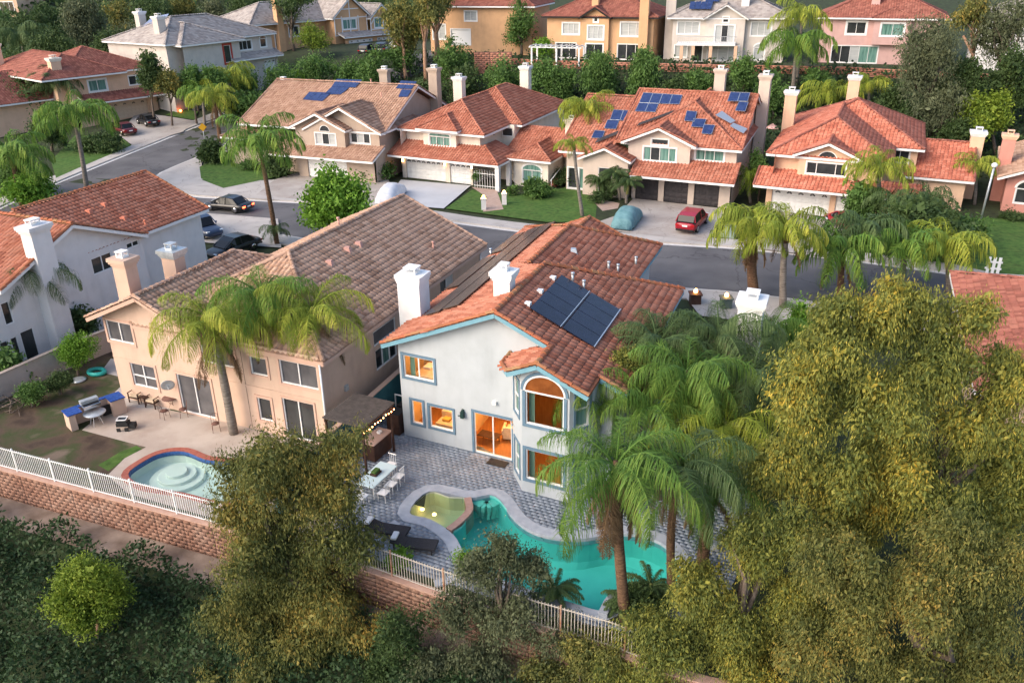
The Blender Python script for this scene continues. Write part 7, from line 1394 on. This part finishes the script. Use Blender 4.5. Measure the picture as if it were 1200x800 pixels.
# ---------------------------------------------------------------- trees across the street and behind
BG = [
 ((398, 236), (46, 42), (402, 292), 'round_tree', 'dense bright green tree between the brown roof and the tan house', L_bri, dict(n=9000, leaf=(.34, .19), ncl=14, seed=61, sub=.36)),
 ((325, 95), (30, 30), (326, 130), 'pepper_tree', 'leafy green tree left behind the tan house', L_mid, dict(seed=62)), ((375, 85), (30, 24), (376, 118), 'pepper_tree', 'green tree right below the clipped round tree', L_mid, dict(seed=63)),
 ((348, 100), (24, 22), (350, 125), 'pepper_tree', 'lighter green tree between two others behind the tan house', L_bri, dict(seed=64)), ((440, 78), (28, 24), (440, 108), 'pepper_tree', 'green tree hiding cars below the half timbered house', L_mid, dict(seed=65)),
 ((410, 92), (22, 20), (412, 112), 'pepper_tree', 'green tree directly behind the ridge of the tan house', L_mid, dict(seed=66)), ((470, 66), (18, 18), (470, 92), 'pepper_tree', 'small green tree left of the red gum trunk', L_mid, dict(seed=67)),
 ((527, 72), (22, 28), (528, 110), 'pepper_tree', 'upright green tree between the pale gum trunk and brick walls', L_mid, dict(seed=68)), ((545, 96), (24, 24), (546, 122), 'pepper_tree', 'green tree behind the white chimney of the cream house', L_dark, dict(seed=69)),
 ((592, 88), (26, 30), (594, 128), 'pepper_tree', 'green tree behind the cream house roof ridge', L_mid, dict(seed=70)), ((632, 88), (24, 26), (634, 122), 'pepper_tree', 'green tree left of the columnar pair', L_mid, dict(seed=71)),
 ((702, 82), (25, 34), (704, 126), 'weeping_tree', 'left of two columnar weeping trees on the hedge slope', L_mid, dict(seed=72, n=6000, hang=.6)), ((754, 82), (24, 30), (755, 122), 'weeping_tree', 'right of two columnar weeping trees on the hedge slope', L_mid, dict(seed=73, n=6000, hang=.6)),
 ((869, 84), (19, 20), (870, 112), 'round_tree', 'small young tree on the slope below the grey terrace house', L_mid, dict(seed=74, n=2200)), ((157, 50), (26, 22), (158, 85), 'olive_tree', 'grey green olive tree between the two upper left houses', L_gry, dict(seed=75)),
 ((365, 44), (19, 14), (366, 72), 'clipped_tree', 'clipped round topiary tree before the half timbered house', L_lime, dict(seed=76, n=5000, leaf=(.22, .14), sub=.6, ncl=10, hang=0)), ((465, 18), (26, 26), (477, 96), 'eucalyptus_tree', 'olive gum tree with a thin red trunk', L_olive, dict(seed=77, hang=.6, trunk=M_barkp, tr=.3)),
 ((500, 6), (22, 22), (500, 98), 'eucalyptus_tree', 'gum tree with a pale leaning trunk', L_olive, dict(seed=78, hang=.6, trunk=M_barkp, tr=.32)), ((512, 2), (20, 20), (511, 72), 'eucalyptus_tree', 'gum tree with an orange tan trunk', L_olive, dict(seed=79, hang=.6, trunk=M_barkp, tr=.4)),
 ((545, 12), (30, 24), (548, 60), 'eucalyptus_tree', 'wide olive gum tree before the yellow house', L_olive, dict(seed=80, hang=.6, n=4500, trunk=M_barkp)), ((1090, 62), (42, 56), (1096, 170), 'tall_tree', 'tall grey green weeping tree right of the pink terrace house', L_gry, dict(seed=81, n=12000, hang=.6, tr=.35, leaf=(.28, .1))),
 ((1120, 92), (30, 40), (1122, 165), 'tall_tree', 'dark tree between the tall weeping one and the red trunk', L_dark, dict(seed=180, n=6000, hang=.5)), ((1180, 95), (30, 36), (1182, 150), 'tall_tree', 'dark leafy tree below the upper right edge tree', L_dark, dict(seed=181, n=5000, hang=.4)), ((1100, 130), (40, 38), (1100, 180), 'tall_tree', 'lower grey green tree at the foot of the tall weeping one', L_gry, dict(seed=82, n=6500, hang=.6, leaf=(.28, .1))), ((1172, 38), (38, 44), (1176, 130), 'tall_tree', 'dark grey green tree at the upper right edge', L_gry, dict(seed=83, n=8000, hang=.6, leaf=(.28, .1))),
 ((1138, 14), (24, 22), (1129, 125), 'eucalyptus_tree', 'thin gum tree with a bare red trunk at the upper right', L_olive, dict(seed=84, n=2200, hang=.6, trunk=M_barkp, tr=.3)), ((1160, 132), (30, 28), (1170, 185), 'round_tree', 'bright yellow green tree above the rose pink house', L_lime, dict(seed=85, n=6000)),
 ((1190, 180), (22, 22), (1192, 205), 'round_tree', 'dark tree at the right edge behind the rose house', L_dark, dict(seed=86)), ((100, 28), (24, 34), (102, 84), 'cypress_tree', 'dark drooping conifer behind the peach corner house', L_gry, dict(seed=87, n=6000, hang=.6)),
 ((140, 22), (20, 26), (142, 70), 'pine_tree', 'olive tree right of the dark conifer', L_olive, dict(seed=88)), ((60, 20), (20, 16), (62, 50), 'round_tree', 'olive tree on the hill at the upper left', L_dark, dict(seed=89)),
 ((345, 6), (28, 16), (345, 60), 'round_tree', 'tree behind the half timbered house', L_dark, dict(seed=90)), ((610, 30), (24, 26), (611, 66), 'round_tree', 'green tree left of the orange tan house', L_mid, dict(seed=91)), ((575, 30), (20, 24), (577, 60), 'round_tree', 'green tree right of the yellow house', L_mid, dict(seed=92)),
 ((640, 56), (14, 10), (641, 68), 'shrub', 'yellow green shrubs beneath the white pergola', L_bri, dict(seed=93)), ((905, 110), (20, 26), (906, 140), 'round_tree', 'green tree left of the slope palms', L_mid, dict(seed=94, hang=.5)), ((1045, 122), (20, 20), (1046, 150), 'round_tree', 'green tree behind the low red wing', L_dark, dict(seed=95)),
 ((30, 112), (34, 28), (32, 150), 'round_tree', 'dark leafy tree before the peach corner house chimney', L_dark, dict(seed=96)), ((120, 165), (26, 14), (122, 178), 'shrub', 'low dark shrubs on the lawn under the large palm', L_dark, dict(seed=97)), ((40, 222), (34, 20), (40, 245), 'shrub', 'bright green bush at the left edge behind the rust red roof', L_bri, dict(seed=98)),
 ((208, 108), (30, 14), (208, 124), 'shrub', 'dark ferny shrubs under the three short palms', L_dark, dict(seed=99)), ((300, 125), (36, 24), (300, 150), 'round_tree', 'green tree beyond the corner lawn', L_mid, dict(seed=100)), ((262, 120), (24, 18), (262, 145), 'round_tree', 'low leafy tree under the tall corner palms', L_dark, dict(seed=101)),
 ((245, 178), (14, 12), (246, 192), 'shrub', 'small dark shrub at the street corner', L_dark, dict(seed=102)), ((324, 190), (14, 14), (325, 208), 'shrub', 'small tree left of the tan garage', L_dark, dict(seed=103)), ((1078, 258), (62, 34), (1080, 300), 'broad_shrub', 'dense dark broad leaved thicket under the right hand palms', L_dark, dict(seed=104, n=9000, leaf=(.4, .2))),
 ((1010, 240), (26, 22), (1010, 275), 'broad_shrub', 'grey green shrub before the peach garage', L_mid, dict(seed=105)), ((434, 200), (22, 9), (434, 210), 'hedge', 'clipped hedge between the tan and the cream house', L_mid, dict(seed=106, ncl=12)), ((655, 207), (19, 8), (655, 218), 'hedge', 'rounded brown green hedge before the cream side room', L_dark, dict(seed=107, leaf=(.12, .08), hang=0, n=5000)),
 ((628, 222), (16, 8), (628, 232), 'shrub', 'low shrubs beside the brick edged path', L_mid, dict(seed=108)), ((672, 205), (10, 12), (672, 220), 'shrub', 'dark shrub left of the entry gable', L_dark, dict(seed=109)), ((559, 206), (6, 6), (559, 220), 'round_tree', 'small potted lollipop tree by the white gate', L_mid, dict(seed=110, n=900, leaf=(.12, .08))),
 ((88, 412), (21, 19), (92, 440), 'round_shrub', 'round clipped green bush against the stained block wall', L_bri, dict(seed=111, n=7000, leaf=(.1, .07), hang=0, sub=.55)), ((68, 446), (16, 13), (70, 462), 'shrub', 'dark bush beside the grey disc', L_dark, dict(seed=112, n=4000, leaf=(.1, .06))), ((36, 462), (19, 12), (38, 476), 'shrub', 'low green bush against the block wall', L_mid, dict(seed=113, n=4000, leaf=(.1, .06))),
 ((92, 378), (16, 18), (95, 400), 'shrub', 'large leaved plant with orange flowers behind the block wall', L_dark, dict(seed=114, n=1600, leaf=(.3, .15))), ((12, 430), (18, 24), (12, 450), 'shrub', 'broad leaved plant at the left edge below the white house', L_mid, dict(seed=115, n=2000, leaf=(.3, .14))),
 ((872, 640), (14, 10), (872, 655), 'shrub', 'green shrub at the end of the paved path', L_mid, dict(seed=116, n=1500, leaf=(.12, .07))), ((742, 421), (22, 14), (752, 480), 'flame_shrub', 'orange tipped shrub poking over the roof edge', L_yel, dict(seed=117, Y=33.8, n=2500, leaf=(.16, .04), hang=.0)),
 ((938, 385), (17, 34), (940, 430), 'pine_tree', 'upright light green conifer left of the tall yellow tree', L_bri, dict(seed=118, Y=41, n=3500, leaf=(.2, .07))), ((452, 372 + 320), (24, 14), (455, 705), 'shrub', 'green shrub below the pool fence', L_mid, dict(seed=119, n=2500, leaf=(.12, .07), Y=29)), ((545, 655), (20, 9), (548, 668), 'shrub', 'yellow green low plants inside the pool fence', L_bri, dict(seed=120, n=1500, leaf=(.1, .05))),
 ((468, 655), (12, 10), (470, 664), 'shrub', 'spiky green plants behind the loungers', L_bri, dict(seed=121, n=900, leaf=(.2, .04))), ((600, 224), (9, 6), (600, 230), 'shrub', 'small flowering shrub right of the white entry gate', L_mid, dict(seed=201, n=900, leaf=(.16, .1))), ((700, 230), (9, 7), (700, 240), 'shrub', 'spiky shrub under the small headed palm', L_dark, dict(seed=202, n=900, leaf=(.2, .08))), ((712, 226), (14, 7), (712, 236), 'shrub', 'dark low bushes in the bed of the pygmy palms', L_dark, dict(seed=203, n=1500, leaf=(.16, .09))), ((888, 200), (9, 26), (888, 236), 'shrub', 'tall tangled shrub in the gap between the red roofed houses', L_mid, dict(seed=204, n=2600, leaf=(.24, .1))), ((1128, 270), (30, 14), (1128, 290), 'shrub', 'bushes behind the street lamp at the lawn edge', L_mid, dict(seed=205)), ((1185, 252), (18, 6), (1185, 258), 'shrub', 'low red flowering hedge under the rose house window', L_dark, dict(seed=206, n=1500, leaf=(.16, .1))), ((292, 192), (16, 8), (292, 200), 'shrub', 'low bushes along the corner lawn edge', L_mid, dict(seed=207, n=1600, leaf=(.2, .1))), ((745, 700), (34, 12), (745, 715), 'shrub', 'low planting around the palm trunks by the pool', L_dark, dict(seed=122, n=3000, leaf=(.12, .06))),
]
for x, y, r, by, lab, m in ((180, 100, 20, 124, 'green tree left of the three short palms', L_dark), (232, 104, 20, 130, 'green tree right of the three short palms', L_mid), (285, 100, 24, 130, 'green tree right below the grey roofed house', L_mid), (252, 90, 16, 110, 'dark green tree before the grey roofed house', L_dark), (56, 52, 26, 92, 'dark tree left behind the peach corner house', L_dark), (126, 52, 24, 90, 'dark tree right behind the peach corner house', L_dark), (14, 88, 26, 120, 'leafy tree at the left edge above the palms', L_dark), (180, 14, 24, 50, 'dark tree behind the blue solar panels of the grey roof', L_dark), (250, 8, 24, 46, 'dark tree behind the grey roof ridge', L_gry), (290, 14, 22, 50, 'tree between the grey roof and the half timbered house', L_dark), (20, 34, 24, 62, 'tree below the hillside house', L_dark), (-6, 30, 24, 60, 'tree cut by the left edge below the hillside house', L_mid), (44, 30, 22, 60, 'dark tree right below the hillside house corner', L_dark), (220, 8, 20, 40, 'tree on the hill behind the grey roof', L_olive), (425, 100, 24, 122, 'green tree behind the solar panels of the tan house', L_mid), (500, 110, 18, 124, 'dark tree left of the cream house chimney', L_dark), (655, 100, 22, 126, 'green tree behind the right slope of the cream house', L_mid), (790, 112, 20, 130, 'dark tree behind the solar panel house ridge', L_dark), (820, 100, 16, 118, 'small dark tree on the hedge slope', L_mid), (1060, 150, 26, 180, 'dark tree behind the low red wing', L_dark), (1120, 165, 24, 190, 'dark tree behind the peach side chimney', L_dark), (960, 95, 16, 120, 'small tree on the slope between the palms', L_mid), (478, 40, 22, 92, 'olive crown beside the red gum trunk', L_olive), (575, 8, 24, 56, 'grey green crown above the gazebo', L_olive), (60, 150, 22, 178, 'dark shrubby tree on the lawn at the upper left', L_dark), (22, 205, 22, 228, 'leafy tree under the left edge palm', L_mid)):
    BG.append(((x, y), (r, r * .95), (x + 1, by), 'round_tree', lab, m, dict(seed=300 + x, n=4200)))
BG += [((176, 84), (19, 24), (176, 122), 'round_tree', 'dark tree before the left wall of the grey roofed house', L_dark, dict(seed=401, Y=117, n=4200)), ((196, 96), (15, 17), (197, 120), 'round_tree', 'olive tree before the tall wall of the grey roofed house', L_olive, dict(seed=402, Y=117)), ((225, 96), (16, 15), (226, 118), 'round_tree', 'green tree under the red framed window', L_mid, dict(seed=403, Y=118)), ((250, 92), (17, 14), (251, 112), 'round_tree', 'bright leafy tree under the white windowed wall', L_mid, dict(seed=404, Y=119))]
for c, r, b, nm, lab, m, k in BG:
    k = dict(dict(n=3100, leaf=(.36, .17), hang=.3, ncl=10), **k); T_(c, r, b, nm, lab, m, cat={'shrub': 'shrub', 'hedge': 'hedge'}.get(nm, 'shrub' if 'shrub' in nm else 'tree'), **k)
# ---------------------------------------------------------------- ground cover nobody could count
def cover(name, label, n, box, size, m, test, seed, lump=.35, hang=.1):
    rs = np.random.RandomState(seed); X = rs.uniform(box[0], box[1], n); Y = rs.uniform(box[2], box[3], n); k = test(X, Y); X, Y = X[k], Y[k]
    Z = terr(X, Y) + np.abs(np.sin(X * 1.3 + .7 * np.sin(Y * .9)) * np.sin(Y * 1.1 + X * .4)) * lump + rs.uniform(0, .22, len(X)) * (lump / .35)
    V, F = leaves(np.stack([X, Y, Z], -1), *size, hang, rs); o = npmesh(name, V, F, m, kind='stuff'); o['label'] = label; return o
cover('ground_cover', 'dark ivy and shrubs covering the slope below the retaining wall', 280000, (-38, 13, 8, 38), (.22, .12), L_ivy, lambda X, Y: (fenceY(X) - Y > 1.55 + .35 * np.sin(X * 1.3)) & (fenceY(X) - Y < 20), 41, .7)
q_ = lambda X, Y: X * .407 + Y * .914
cover('hedge_slope', 'dark green planted bank between the row of houses and the terrace', 80000, (-20, 110, 78, 150), (.58, .33), L_ivy, lambda X, Y: (q_(X, Y) > 103.5) & (q_(X, Y) < 124.5) & (X - (Y - 110) * -.25 > -24), 42, .9)
cover('hill_shrubs', 'mixed shrubs on the hill at the upper left', 50000, (-130, -10, 118, 260), (1.15, .65), L_dark, lambda X, Y: (X < -8) & ~((X > -46) & (X < -20) & (Y < 178)) & ((Y > 165) | (X < -70 + (Y - 120) * .2)), 43, 1.6)
cover('garden_shrubs', 'low planting between the houses across the street', 22000, (-60, 60, 84, 112), (.34, .18), L_dark, lambda X, Y: (q_(X, Y) > 97.5) & (q_(X, Y) < 105), 44, .8)
